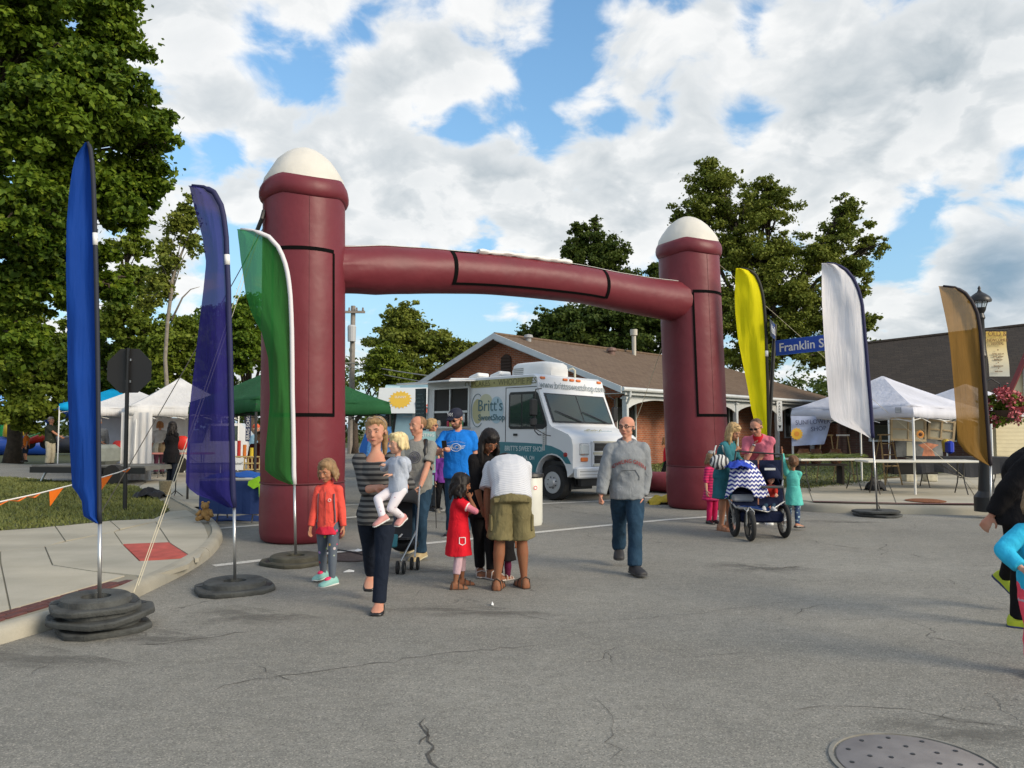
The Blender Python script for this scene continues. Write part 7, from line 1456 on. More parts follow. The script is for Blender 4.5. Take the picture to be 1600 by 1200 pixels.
        for i in (0, 1):
            s.limb(mb, [s.sh[i], s.sh[i].lerp(s.el[i], .5), s.el[i], s.el[i].lerp(s.wr[i], .35), s.wr[i]], [.030*H*ft, .0265*H*ft*kf, .0215*H*ft, .0225*H*ft, .0145*H])
            mb.ball(s.sh[i], .032*H*ft); s.hand(mb, i)
            s.limb(mb, [s.hip[i], s.hip[i].lerp(s.knee[i], .5), s.knee[i], s.knee[i].lerp(s.ank[i], .32), s.ank[i].lerp(s.knee[i], .12), s.ank[i]], [.050*H*ft, .044*H*ft, .031*H*ft, .034*H*ft, .020*H, .020*H]); mb.ball(s.hip[i], .05*H*ft)
            s.foot(mb, i)
        s.bodyo = rm(mb, 'body', s.sk, s.root, s.vox, 1, .42)
        # face details
        ME = mat('eye_white', (.42, .38, .35), .35); MI = mat('iris_dark', (.035, .02, .012), .2); ML = mat('lips', (min(1, s.sk.node_tree.nodes['Principled BSDF'].inputs['Base Color'].default_value[0]*.0+.36), .10, .09), .5)
        for sg in (-1, 1):
            mb = MB(); mb.ball(s.h(sg*.135, -.355, .535), (.044*hh, .030*hh, .019*hh), 10, 6, M3); e = mb.build('eye', ME, s.root, True); mb = MB(); mb.ball(s.h(sg*.135, -.374, .533), (.025*hh, .016*hh, .022*hh), 8, 6, M3); mb.build('iris', MI, e, True)
    def brows(s, m, face=True):
        hh = s.hh
        for sg in (-1, 1): mb = MB(); mb.tube([s.h(sg*.06, -.392, .625), s.h(sg*.135, -.392, .655), s.h(sg*.22, -.35, .63)], [.012*hh, .017*hh, .008*hh], 6); mb.build('eyebrow', m, s.root, True)
        mb = MB(); mb.tube([s.h(-.105, -.362, .232), s.h(-.04, -.395, .243), s.h(0, -.398, .236), s.h(.04, -.395, .243), s.h(.105, -.362, .232)], [.008*hh, .020*hh, .018*hh, .020*hh, .008*hh], 6); mb.build('lips', MC['lips'], s.root, True)
    # ---- clothes
    def shirt(s, m, hem=-.12, sleeve=1.0, infl=.012, loose=1.0, name='shirt', fold=.009, top=.985, cuff=0, flare=0.0, ratio=.5, sl=1.0, scoop=False):
        H = s.H; mb = MB(); s.torso(mb, hem, top, infl, kx=loose, ky=loose, fl=flare); ft = s.fat*.5+.5
        for i in (0, 1):
            a, e, w = s.sh[i], s.el[i], s.wr[i]; c = s.spn(.86)
            if not scoop: mb.tube([s.spn(.93), a], [.030*H*ft+infl, .030*H*ft+infl], 14)
            mb.ball(a, .033*H*ft+infl)
            if sleeve <= .5: q = sleeve/.5; mb.tube([a, a.lerp(e, q)], [.033*H*ft+infl, (.0285*H*ft+infl*1.5)*sl], 16)
            else:
                q = (sleeve-.5)/.5; s.limb(mb, [a, e], [.033*H*ft+infl, (.0245*H*ft+infl)*sl]); mb.ball(e, (.0245*H*ft+infl)*sl); mb.tube([e, e.lerp(w, q)], [(.0245*H*ft+infl)*sl, (.0165*H+infl*.9)*sl], 14)
        o = rm(mb, name, m, s.root, s.vox*1.15, 2, ratio, fold, 7.5, seed=H); return o
    def collar(s, m, r=1.0, hgt=.03, name='collar', open_=False):
        mb = MB(); H = s.H; up = (s.nt-s.nb).normalized(); c = s.spn(.965); X = s.ax(1)[1]; F = up.cross(X)
        rg = [[c+up*z*H+X*math.cos(a)*(k*H)*r+F*math.sin(a)*(k*H*.9)*r for a in [2*math.pi*j/20 for j in range(20)]] for z, k in ((-.012, .050), (.0, .044), (hgt, .038), (hgt+.003, .034), (hgt-.01, .032), (-.01, .036))]
        mb.rings(rg+[rg[0]], False); mb.build(name, m, s.root, True)
    def trousers(s, m, length=1.0, waist=.12, infl=.010, cut=1.0, knee_k=1.0, name='trousers', fold=.006, ratio=.5, hemr=None):
        H = s.H; mb = MB(); s.torso(mb, -.14, waist, infl); ft = s.fat*.5+.5
        for i in (0, 1):
            h, k, a = s.hip[i], s.knee[i], s.ank[i]; rk = (.0335*H*ft*knee_k+infl)*cut; ra = hemr*H if hemr else (.026*H+infl)*cut
            mb.ball(h, .053*H*ft+infl)
            if length <= .5: q = length/.5; mb.tube([h, h.lerp(k, .5), h.lerp(k, q)], [.053*H*ft+infl, .049*H*ft+infl*1.1, rk*1.12], 18)
            else:
                q = (length-.5)/.5; s.limb(mb, [h, h.lerp(k, .5), k], [.053*H*ft+infl, .047*H*ft+infl, rk]); mb.ball(k, rk); e = k.lerp(a, q); mb.tube([k, k.lerp(e, .4), e], [rk, rk*.98 if hemr is None or hemr > .03 else (.034*H*ft+infl), ra], 16)
        return rm(mb, name, m, s.root, s.vox*1.15, 2, ratio, fold, 8, seed=H+2)
    def skirt(s, m, t0, t1, flare, name='skirt', infl=.014, fold=.006):
        H = s.H; mb = MB(); c0 = s.spn(t1); rg = []; P = s.spn(0)
        for i in range(9):
            q = i/8; t = t1+(t0-t1)*q; c = s.spn(max(t, 0)) if t > 0 else P+Vector((0, 0, t*s.L)); X = Vector((1, 0, 0)); F = Vector((0, 1, 0)); tab = TAB[s.sex]; rx = np.interp(max(t, -.2), [z[0] for z in tab], [z[1] for z in tab])*H*s.fat+infl+flare*q; ry = np.interp(max(t, -.2), [z[0] for z in tab], [z[2] for z in tab])*H*s.fat+infl+flare*q
            rg.append([c+X*math.cos(a)*rx*(1+.05*q*math.sin(a*6))+F*math.sin(a)*ry*(1+.05*q*math.sin(a*6)) for a in [2*math.pi*j/30 for j in range(30)]])
        mb.rings(rg[::-1]); return rm(mb, name, m, s.root, s.vox*1.15, 2, .5, fold, 8)
    def shoes(s, m, sole=None, name='shoe', infl=.006, laces=None, hk=1.02):
        for i in (0, 1):
            mb = MB(); s.foot(mb, i, infl, .0, hk); o = rm(mb, name, m, s.root, .007, 1, .5)
            if sole is not None:
                mb = MB(); s.foot(mb, i, infl+.003, .006, .28); rm(mb, 'sole', sole, o, .007, 0, .5)
            if laces is not None: f, yaw, pit = s.feet[i]; Rf = Matrix.Rotation(R(yaw), 3, 'Z') @ Matrix.Rotation(R(pit), 3, 'X'); an = Vector((0, 0, .043*s.H)); mb = MB(); mb.ball(f+an+Rf @ (Vector((0, -.035*s.H, .050*s.H))-an), (.022*s.H, .035*s.H, .018*s.H), 10, 6, Rf); mb.build('tongue', laces, o, True)
    def sandals(s, m, thick=.012):
        for i in (0, 1):
            H = s.H; f, yaw, pit = s.feet[i]; Rf = Matrix.Rotation(R(yaw), 3, 'Z') @ Matrix.Rotation(R(pit), 3, 'X'); an = Vector((0, 0, .043*H))
            tr = lambda v: f+an+Rf @ (Vector(v)-an); mb = MB(); rg = []
            for y, w in ((.05, .016), (.04, .026), (0, .028), (-.06, .036), (-.1, .033), (-.118, .018)): rg.append([tr((x*w*H, y*H, z)) for x, z in ((-1, -thick*.6), (-1, .004), (1, .004), (1, -thick*.6))])
            mb.rings(rg); o = mb.build('sandal', m, s.root)
            for y, z, w in ((-.075, .036, .036), (-.03, .054, .031), (.025, .064, .027)): mb = MB(); mb.tube([tr((-w*H, y*H, .0)), tr((-w*.85*H, y*H, z*H*.8)), tr((0, y*H, z*H+.003)), tr((w*.85*H, y*H, z*H*.8)), tr((w*H, y*H, 0))], .006, 5); mb.build('strap', m, o)
    # ---- hair
    def hair(s, m, style='short', length=0.0, fullness=1.0, seed=1, side=0):
        hh = s.hh; mb = MB(); M3 = s.Rh
        def hb(x, y, z, rx, ry, rz_): mb.ball(s.h(x, y, z), (rx*hh, ry*hh, rz_*hh), 18, 12, M3)
        f = fullness
        if style == 'fringe':      # bald on top, short sides
            hb(0, .16, .50, .385, .38, .20); 
        elif style == 'receding': hb(0, .15, .66, .385, .40, .345)
        elif style == 'buzz': hb(0, .105, .68, .368, .41, .345)
        else:
            hb(0, .115, .70, .395*f, .44*f, .37*f); hb(0, .22, .50, .36*f, .33*f, .30)
            hb(0, -.03, .88, .31*f, .31, .17)
        if style in ('bob', 'long', 'toddler'):
            n = 26; ln = length
            for j in range(n):
                a = -math.pi*.12+math.pi*1.24*j/(n-1); x, y = math.cos(a)*.37*f, .08+math.sin(a)*.36*f
                k = 1-.38*abs(math.sin(j*2.3+seed)); dz = -ln*k; wv = .05*math.sin(j*1.7)
                pts = [s.h(x*.9, y*.9, .78), s.h(x*1.02, y*1.0, .50)]
                q = pts[-1]; back = s.Rh @ Vector((0, 1, 0)); gvec = Vector((0, 0, -1))
                for g_ in range(1, 5): pts.append(q+gvec*(ln*k*hh*g_/4)+(s.Rh @ Vector((x, y, 0))).normalized()*hh*(.05*math.sin(g_*1.6+j)+.03*g_)*(1 if ln > .5 else .3)+back*.02*hh*g_)
                rr = [.085, .085, .08, .07, .055, .02]; mb.tube(pts, [q_*hh for q_ in rr], 8)
        if style == 'pony':
            q = s.h(.0 if not side else side, .42, .42); mb.tube([s.h(0, .3, .6), q, q+Vector((0, .02, -.35*hh)), q+Vector((0, .03, -.75*hh-length*hh))], [.16*hh, .13*hh, .12*hh, .04*hh], 10)
        if style == 'bun': mb.ball(s.h(0, .45, .62), .17*hh)
        if style == 'toddler': hb(0, -.20, .90, .30, .18, .13)
        return rm(mb, 'hair', m, s.root, max(.007, s.vox), 1, .5, .006 if style not in ('fringe', 'buzz', 'receding') else 0, 26, seed=seed, fdir=(1, 1, .25))
    def glasses(s, m, lens=None, on_head=False, name='glasses'):
        hh = s.hh; z, y, up_ = (.535, -.405, 0) if not on_head else (.98, -.16, .15); mb = MB()
        for sg in (-1, 1):
            mb.tube([s.h(sg*.145+.095*math.cos(a), y-up_*math.sin(a)*.3, z+.065*math.sin(a)) for a in [2*math.pi*i/14 for i in range(15)]], .013*hh, 5); mb.tube([s.h(sg*.24, y, z+.02), s.h(sg*.375, y*.4, z+.02 if not on_head else z-.12), s.h(sg*.38, .05, z-.01 if not on_head else z-.3)], .013*hh, 5)
        mb.tube([s.h(-.05, y, z+.02), s.h(.05, y, z+.02)], .013*hh, 5); g = mb.build(name, m, s.root)
        if lens:
            for sg in (-1, 1): mb = MB(); mb.ball(s.h(sg*.145, y, z), (.095*hh, .012*hh, .066*hh), 12, 6, s.Rh); mb.build('lens', lens, g, True)
    def surf(s, lift=.012, t_mid=.62):
        """maps text coordinates (x across, y up from chest) onto the front of the torso"""
        tab = TAB[s.sex]
        def f(p):
            t = t_mid+p.y/s.L; up, X, F = s.ax(t); c = s.spn(t); rx = np.interp(t, [q[0] for q in tab], [q[1] for q in tab])*s.H*s.fat+lift; ry = np.interp(t, [q[0] for q in tab], [q[2] for q in tab])*s.H*s.fat+lift
            u = max(-.95, min(.95, p.x/rx)); return c+X*p.x-F*(ry*(1-abs(u)**2.35)**(1/2.35)+p.z+.004)
        return f
MLBK = mat('leather_black', (.012, .011, .011), .35); M_SOLEW = mat('sole_white', (.6, .6, .58), .6)
GR = None
# ---- 1 girl in the coral jacket
p = Person('girl in coral zip jacket and dotted grey leggings walking beside the left pillar', (512, 911), 1.275, -6, 1.32, 'k', .92, (2, 2), feet=[(505, 906, 0, -18, 0, 0), (519, 914, 0, -42, 4, 0)], hands=[(485, 826, -.05), (537, 826, -.05)], head=(-14, 20), sk=SK_T)
ndots = NT('dotted_leggings', .85); vo = ndots.node('ShaderNodeTexVoronoi', {'Vector': ndots.tc, 'Scale': 15.0, 'Randomness': .8}); dm = ndots.rng(vo.outputs['Distance'], .24, .20); hs_ = ndots.node('ShaderNodeHueSaturation', {'Color': vo.outputs['Color'], 'Saturation': 1.4, 'Value': .8}).outputs[0]
ndots.color(ndots.mix(dm, (.09, .11, .14), ndots.mix(.35, hs_, (.6, .12, .1))))
p.trousers(ndots.m, 1.0, .2, .004, 1.0, name='leggings', fold=.001, hemr=.024); MCO = fab('coral', (.78, .095, .07)); MST = fab('slate', (.11, .11, .14)); jk = p.shirt(MCO, -.13, .98, .012, 1.04, 'jacket', .004, .985); p.collar(MCO, .95, .05); p.shoes(mat('mint_shoe', (.22, .46, .42), .6), M_SOLEW, laces=mat('hot_pink', (.80, .03, .12), .6)); MHB = hairmat('dirty_blonde', (.26, .16, .08)); p.hair(MHB, 'bob', .55, 1.0); p.brows(MHB)
p.skirt(fab('hot_coral', (.62, .03, .06)), -.26, -.05, .02, 'undershirt_hem')
sf_ = p.surf(.016, .5)
for x in (-.085, .085):
    mb = MB(); q = [sf_(Vector((x*(1+.15*i/8), .12-.30*i/8, 0.004))) for i in range(9)]; mb.tube(q, .016 if x > 0 else .010, 4, flat=.4); mb.build('grey_stripe', MST, jk)
mb = MB(); mb.tube([sf_(Vector((0, .14-.34*i/8, .005))) for i in range(9)], .004, 5); mb.build('zip', mat('zip_dark', (.25, .03, .03), .5), jk)
mb = MB(); q = [sf_(Vector((.045+.014*math.cos(a), .055+.014*math.sin(a), .006))) for a in [2*math.pi*i/12 for i in range(13)]]; mb.tube(q, .003, 4); mb.build('badge', M_WHITE, jk)
# ---- 2 woman with the toddler
W2 = p = Person('blonde woman in striped top and dark jeans carrying a toddler', (587, 951), 1.70, 4, 1.06, 'f', .98, (-3, 2), side=-3, feet=[(581, 930, .06, -4, 28, 0), (592, 955, 0, -2, 2, 0)], hands=[(597, 761, -.26), (612, 768, -.20)], poles=[Vector((-.4, .35, -1)), Vector((.8, .3, -.8))], head=(-10, 6), sk=SK_R, fingers=('relaxed', 'relaxed'), handdir=[(.9, -.1, .1), (-.8, -.1, -.1)])
ns = NT('striped_jersey', .85); zz = ns.sepxyz()[2]; wv = ns.math('ADD', zz, ns.math('MULTIPLY', ns.noise(3, 2), .03)); fr1 = ns.math('FRACT', ns.math('MULTIPLY', wv, 21.0)); st1 = ns.rng(fr1, .50, .54); ns.color(ns.mix(st1, (.11, .108, .105), (.014, .014, .016))); ns.bump(ns.noise(120, 3), .3, .004)
top_ = p.shirt(ns.m, -.2, .60, .015, .99, 'top', .006, .835, scoop=True); MJD = fab('dark_denim', (.012, .017, .030)); p.trousers(MJD, 1.0, -.02, .009, 1.0, 1.0, fold=.004, hemr=.036)
MHL = hairmat('blonde', (.42, .28, .13)); p.hair(hairmat('dark_blonde', (.27, .17, .08)), 'pony', .2, .98, side=.22); p.brows(hairmat('brown_brow', (.2, .12, .06))); p.glasses(mat('glasses_clear', (.4, .33, .28), .3), mat('glasses_tint', (.3, .28, .26), .15), True, 'sunglasses'); p.shoes(MLBK, None, 'shoe', .005, hk=.72)
# ---- 3 toddler in her arms
p = Person('blond toddler in pale hoodie and dotted white leggings held in the arms of the woman', None, .86, -48, 1.62, 'k', 1.05, (-2, 6), side=0, sit=(622, 764, -.06), loc=(at(622, 764, 6.68).x, 6.68, G(-1, 6.7)), hands=[(599, 727, -.05), (612, 742, -.12)], feet=[(598, 815, -.20, -15, 24, 0, 0), (628, 814, -.02, 20, 24, 0, 0)], knee=(Vector((-.7, -1, .3)), Vector((.3, -1, .3))), head=(-6, 4), sk=SK_L, vox=.0062)
nd2 = NT('white_dotted_knit', .85); vo = nd2.node('ShaderNodeTexVoronoi', {'Vector': nd2.tc, 'Scale': 26.0, 'Randomness': .4}); nd2.color(nd2.mix(nd2.rng(vo.outputs['Distance'], .16, .12), (.66, .62, .66), (.40, .16, .25)))
p.trousers(nd2.m, 1.0, .2, .005, 1.0, name='leggings', fold=.002, hemr=.032); MHG = fab('pale_grey', (.42, .46, .54)); hd = p.shirt(MHG, -.12, .96, .010, 1.05, 'hoodie', .004); p.shoes(mat('pink_shoe', (.52, .24, .22), .6), M_SOLEW); p.hair(hairmat('platinum', (.66, .52, .27)), 'toddler', .35, 1.03); p.brows(MHL)
mb = MB(); mb.ball(p.spn(.84)+Vector((0, .06, -.01)), (.085, .05, .065)); mb.ball(p.spn(.72)+Vector((0, .085, -.01)), (.06, .035, .06)); rm(mb, 'hood', MHG, p.root, .008, 2, .6, .004, 9)
# ---- 4 man with stroller
M4 = p = Person('man in grey tee with a black backpack strap pushing the umbrella stroller', (652, 872), 1.74, -6, 1.0, 'm', 1.0, (2, 4), feet=[(641, 866, .0, -14, 0, 0), (657, 874, .02, -30, 10, 0)], hands=[(632, 769, -.28), (655, 766, -.30)], poles=[Vector((-1, .8, 0)), Vector((1, .8, 0))], head=(-38, 4), sk=SK_R, fingers=('grip', 'grip'))
MT4 = fab('heather_grey', (.22, .22, .205)); ts_ = p.shirt(MT4, -.2, .36, .016, 1.06, 't_shirt', .006); MDN = fab('mid_denim', (.022, .050, .085), var=.4, vs=5); p.trousers(MDN, 1.0, .1, .012, 1.02, fold=.007, hemr=.042); p.shoes(mat('tan_shoe', (.42, .32, .17), .7), mat('sole_tan', (.5, .45, .3), .7)); p.hair(hairmat('light_brown', (.22, .12, .06)), 'receding'); p.brows(hairmat('brown_brow', (.2, .12, .06)))
sf_ = p.surf(.022, .62); mb = MB(); mb.tube([sf_(Vector((.07*math.cos(a), .02+.07*math.sin(a), .004))) for a in [2*math.pi*i/24 for i in range(25)]], .005, 4); mb.tube([sf_(Vector((.05*math.cos(a), .02+.05*math.sin(a), .004))) for a in [2*math.pi*i/24 for i in range(25)]], .004, 4); mb.build('printed_ring', MST, ts_)
for k in range(6): a = math.pi*k/6; mb = MB(); mb.tube([sf_(Vector((.048*math.cos(a), .02+.048*math.sin(a), .004))), sf_(Vector((-.048*math.cos(a), .02-.048*math.sin(a), .004)))], .003, 4); mb.build('printed_spoke', MST, ts_)
mb = MB(); mb.tube([p.spn(.92)+Vector((.10, .06, .02)), p.spn(.95)+Vector((.11, -.03, .045)), p.spn(.8)+Vector((.125, -.125, 0)), p.spn(.55)+Vector((.13, -.13, 0)), p.spn(.35)+Vector((.17, -.04, 0))], .026, 6, flat=.5); mb.build('backpack_strap', MLBK, p.root, True); mb = MB(); mb.ball(p.spn(.6)+Vector((0, .2, 0)), (.17, .12, .23)); mb.build('backpack', MC['black_nylon'], p.root, True)
# ---- 5 man in blue tee
p = Person('bearded man in blue tee and navy cap looking at his phone', (716, 837), 1.86, -8, 1.0, 'm', 1.16, (2, 4), Y=11.6, hands=[(694, 702, -.34), (748, 770, -.02)], poles=[Vector((-1, .3, -.9)), Vector((1, .5, -.4))], head=(-26, 24), sk=SK_R, fingers=('grip', 'relaxed'))
MT5 = fab('royal_blue', (.012, .17, .60)); ts_ = p.shirt(MT5, -.16, .34, .018, 1.05, 't_shirt', .007); p.trousers(MDN, 1.0, .1, .012, 1.05, fold=.006, hemr=.045); p.shoes(MLBK, M_SOLEW); mb = MB(); MBD = hairmat('beard_brown', (.14, .07, .035))
mb.ball(p.h(0, -.16, .14), (.27*p.hh, .24*p.hh, .17*p.hh), 16, 10, p.Rh); mb.ball(p.h(0, -.02, .30), (.34*p.hh, .25*p.hh, .2*p.hh), 16, 10, p.Rh); rm(mb, 'beard', MBD, p.root, .008, 1, .6); p.brows(MBD)
MCP = mat('cap_navy', (.010, .012, .03), .8, bump=.2); mb = MB(); mb.ball(p.h(0, .07, .76), (.41*p.hh, .46*p.hh, .36*p.hh), 20, 12, p.Rh); mb.tube([p.h(0, -.30, .76), p.h(0, -.66, .68)], [.30*p.hh, .24*p.hh], 16, flat=.12, up=p.Rh @ Vector((1, 0, 0)).cross(Vector((0, 0, 1)))); cp = rm(mb, 'cap', MCP, p.root, .008, 1, .6)
text('NY', .075, M_WHITE, cp, M=Matrix.Translation(p.h(0, -.40, .92)) @ (p.Rh.to_4x4()) @ frame((0, 0, 0), (1, 0, 0)), bold=.002); p.glasses(MLBK, MLBK, False, 'sunglasses')
sf_ = p.surf(.026, .60); TW = mat('print_white', (.62, .68, .75), .7); text('ACE', .085, TW, ts_, surf=lambda q: sf_(Vector((q.x, q.y+.01, .003))), bold=.003); text('BUSINESS SERVING CLEARLY', .022, TW, ts_, surf=lambda q: sf_(Vector((q.x, q.y+.10-q.x*q.x*1.5, .003)))); text('EST. 2011', .018, TW, ts_, surf=lambda q: sf_(Vector((q.x, q.y-.045, .003))))
mb = MB(); mb.tube([sf_(Vector((.075*math.cos(a), .01+.058*math.sin(a), .004))) for a in [2*math.pi*i/24 for i in range(25)]], .004, 4); mb.build('printed_ring', TW, ts_)
for sg in (-1, 1):
    for k in range(3): mb = MB(); mb.tube([sf_(Vector((sg*.078, .03-k*.016, .004))), sf_(Vector((sg*(.14-.012*k), .035-k*.02, .004)))], .004, 4); mb.build('printed_wing', TW, ts_)
ph = thing('phone', 'dark phone in the raised hand of the man in blue tee', 'phone', p.root.location.to_tuple(), R(-8)); mb = MB(); w_ = p.wr[0]; mb.box(w_+Vector((.01, -.03, .06)), (.075, .012, .15), Matrix.Rotation(R(25), 3, 'X'), bev=.004); mb.build('case', M_BLACK, ph); mb = MB(); mb.box(w_+Vector((.01, -.022, .063)), (.062, .004, .13), Matrix.Rotation(R(25), 3, 'X')); mb.build('screen', M_VG, ph)
# ---- 6 blonde woman and 7 child in purple behind
p = Person('blonde woman in profile half hidden behind the poster board', (672, 785), 1.74, 70, 1.0, 'f', 1.0, (3, 4), Y=15.0, head=(5, 5), sk=SK_R); p.shirt(fab('dusk_teal', (.06, .11, .13)), -.15, .6, .014, 1.05, 'top'); p.trousers(fab('black_denim', (.014, .02, .03)), 1.0, .1, .01, 1.0, hemr=.04); p.shoes(MLBK); p.hair(MHL, 'bob', .35, 1.02); p.brows(MHL); p.glasses(MLBK, MLBK, False, 'sunglasses')
p = Person('child in purple jacket and black leggings next to the poster board', (691, 782), 1.25, 24, 1.25, 'k', .95, (2, 2), Y=14.6, hands=[None, (702, 715, -.2)], head=(10, 5), sk=SK_L, feet=[(-.05, .12, .0, 10, 20), (.08, -.1, 0, 20, 0)]); p.shirt(fab('purple', (.16, .04, .26)), -.12, .97, .014, 1.08, 'jacket'); p.trousers(fab('black', (.012, .012, .014)), 1.0, .1, .006, hemr=.03, name='leggings'); p.shoes(mat('grey_boot', (.28, .25, .2), .7)); p.hair(hairmat('brown', (.10, .055, .03)), 'bob', .5); p.brows(hairmat('brown_brow', (.2, .12, .06)))
mb = MB(); sf_ = p.surf(.02, .5); mb.tube([sf_(Vector((.02, .12-.3*i/6, .006))) for i in range(7)], .035, 6, flat=.3); mb.build('white_tee_front', M_WHITE, p.root, True)
# ---- 8 little girl in red
p = Person('small girl in red dress with black curls and pink headband, hand at her mouth', (716, 917), 1.13, 98, 1.36, 'k', 1.02, (0, 4), feet=[(711, 921, 0, 0, 0, 0), (722, 914, 0, -6, 0, 0)], hands=[(734, 778, -.06), (738, 800, .12)], poles=[Vector((-.6, .1, -1)), Vector((.5, 0, -1))], head=(10, 14), sk=SK_B, fingers=('fist', 'relaxed'))
MRD = fab('red_dress', (.60, .012, .025)); p.trousers(fab('pale_pink', (.50, .34, .38)), .80, .2, .006, 1.0, name='leggings', fold=.002, hemr=.034); dr_ = p.skirt(MRD, -.62, .55, .045, 'dress', .014, .004); p.shirt(MRD, .05, .22, .014, 1.05, 'dress_top', .003); 
mb = MB(); [p.limb(mb, [p.sh[i].lerp(p.el[i], .3), p.el[i]], [.036*p.H, .029*p.H]) or mb.ball(p.el[i], .029*p.H) or mb.tube([p.el[i], p.el[i].lerp(p.wr[i], .45)], [.029*p.H, .026*p.H], 12) for i in (0, 1)]; rm(mb, 'undersleeve', fab('pink_stripe', (.62, .20, .26)), p.root, .008, 1, .5)
for i in (0, 1): c = p.sh[i].lerp(p.el[i], .48); d = (p.el[i]-p.sh[i]).normalized(); mb = MB(); mb.tube([c-d*.006, c+d*.006], .042*p.H, 16); mb.build('sleeve_trim', M_WHITE, dr_)
pc = p.inv @ at(728, 818, p.b.y-.13); MHK = hairmat('black', (.012, .009, .008)); mb = MB(); q0 = Vector((-.135, -.03, p.P.z-.07)); mb.tube([q0+Vector((0, -.03, .04)), q0+Vector((-.006, -.03, -.02)), q0+Vector((-.006, 0, -.035)), q0+Vector((-.006, .03, -.02)), q0+Vector((0, .03, .04)), q0+Vector((0, -.03, .04))], .005, 5); mb.build('pocket_trim', M_WHITE, dr_)
p.hair(MHK, 'bob', .95, 1.08, 3); p.brows(MHK); p.sandals(mat('brown_sandal', (.07, .035, .02), .6)); mb = MB(); mb.tube([p.h(.40*math.cos(a), -.02, .62+.46*math.sin(a)) for a in [R(-10)+R(200)*i/14 for i in range(15)]], .035*p.hh, 6); mb.build('headband', mat('baby_pink', (.75, .38, .45), .5), p.root, True)
# ---- 9 woman in black with long hair
p = Person('woman in black with very long black hair bending beside the small girl', (752, 902), 1.60, 36, 1.03, 'f', 1.05, (4, 12), side=2, feet=[(750, 899, 0, -25, 0, 0), (768, 905, 0, 12, 0, 0)], hands=[(757, 822, -.30), (770, 822, -.12)], poles=[Vector((-1, .5, -.3)), Vector((1, .5, 0))], head=(-4, 40), sk=SK_B, fingers=('relaxed', 'relaxed'))
MBKC = fab('black_knit', (.010, .009, .010)); p.shirt(MBKC, -.3, .62, .016, 1.08, 'tunic', .008, flare=.04); p.trousers(MBKC, .97, .1, .008, 1.0, hemr=.034, fold=.004); p.hair(MHK, 'long', 2.0, 1.05, 2); p.brows(MHK); p.sandals(mat('pale_sandal', (.55, .48, .44), .5))
# ---- 10 bending man, back to the camera
p = Person('man in white striped tee and khaki cargo shorts bending down, back to the street', (799, 920), 1.76, 186, 1.0, 'm', 1.06, (22, 92), side=0, feet=[(819, 918, 0, 14, 0, 0), (777, 921, 0, -14, 0, 0)], hands=[(800, 842, .42), (760, 822, .12)], poles=[Vector((-1, .6, 0)), Vector((1, .3, .1))], head=(0, 95), sk=SK_B)
nw = NT('white_pinstripe_tee', .85); zz = nw.sepxyz(); v_ = nw.math('FRACT', nw.math('MULTIPLY', nw.math('ADD', nw.math('SUBTRACT', zz[2], nw.math('MULTIPLY', zz[1], .9)), nw.math('MULTIPLY', nw.noise(4, 2), .03)), 34.0)); nw.color(nw.mix(nw.rng(v_, .82, .86), (.56, .57, .60), (.30, .31, .36)))
p.shirt(nw.m, -.02, .40, .018, 1.10, 't_shirt', .007, .97, sl=1.15); MKH = fab('khaki', (.17, .145, .07), var=.25); ks = p.trousers(MKH, .47, .12, .022, 1.30, 1.2, 'cargo_shorts', .009)
for i, sg in ((0, -1), (1, 1)):
    c = p.hip[i].lerp(p.knee[i], .55)+Vector((sg*.105, 0, 0)); mb = MB(); mb.box(c, (.035, .17, .17), bev=.012); mb.build('cargo_pocket', MKH, ks); mb = MB(); mb.box(p.hip[i]+Vector((sg*.03, .118, .015)), (.14, .016, .045), Matrix.Rotation(R(sg*5), 3, 'Y'), bev=.004); mb.build('back_pocket_flap', MKH, ks)
p.hair(MHK, 'short', 0, 1.0); p.sandals(mat('flip_flop', (.05, .035, .025), .7), .02)
# ---- 11 small child behind the bending man
p = Person('small child with maroon leggings hidden behind the legs of the bending man', (787, 905), .86, 150, 1.45, 'k', 1.0, (2, 6), head=(0, 10), sk=SK_B); p.skirt(MBKC, -.75, .6, .05, 'dress'); p.shirt(MBKC, .1, .5, .01, 1.0, 'dress_top'); p.trousers(fab('maroon_knit', (.10, .012, .04)), 1.0, .1, .005, hemr=.03, name='leggings'); p.hair(MHK, 'bob', .3); p.sandals(MC['pale_sandal'])
# ---- 12 man in the grey hoodie
p = Person('bald man with glasses in grey lettered hoodie and jeans walking alone', (981, 893), 1.72, -2, 1.0, 'm', 1.03, (1, 2), feet=[(967, 880, .03, -6, 18, 0), (992, 899, 0, 22, 0, 0)], hands=[(938, 779, -.12), (1004, 777, -.05)], poles=[Vector((-1, .7, 0)), Vector((1, .9, 0))], head=(-26, 2), sk=SK_R, fingers=('fist', 'relaxed'))
MHD = fab('hoodie_grey', (.235, .25, .265)); hd = p.shirt(MHD, -.12, .95, .026, 1.04, 'hoodie', .009, .97, sl=1.05); mb = MB(); up = (p.nt-p.nb).normalized(); c = p.spn(.955)
mb.tube([c+Vector((math.cos(a)*.088, math.sin(a)*.085+.012, .035+.028*math.sin(a)-.02*(1 if math.sin(a) < -.8 else 0))) for a in [R(-250)+R(320)*i/18 for i in range(19)]], [.022+.016*math.sin(math.pi*i/18) for i in range(19)], 10); mb.ball(c+Vector((0, .11, .0)), (.11, .06, .10)); rm(mb, 'hood', MHD, p.root, .009, 2, .6, .005, 9)
sf_ = p.surf(.034, .60); text('BOWLING GREEN', .060, mat('letter_maroon', (.42, .025, .02), .7), hd, surf=lambda q: sf_(Vector((q.x, q.y+.03-q.x*q.x*2.2, .013))), bold=.0005, sx=.84)
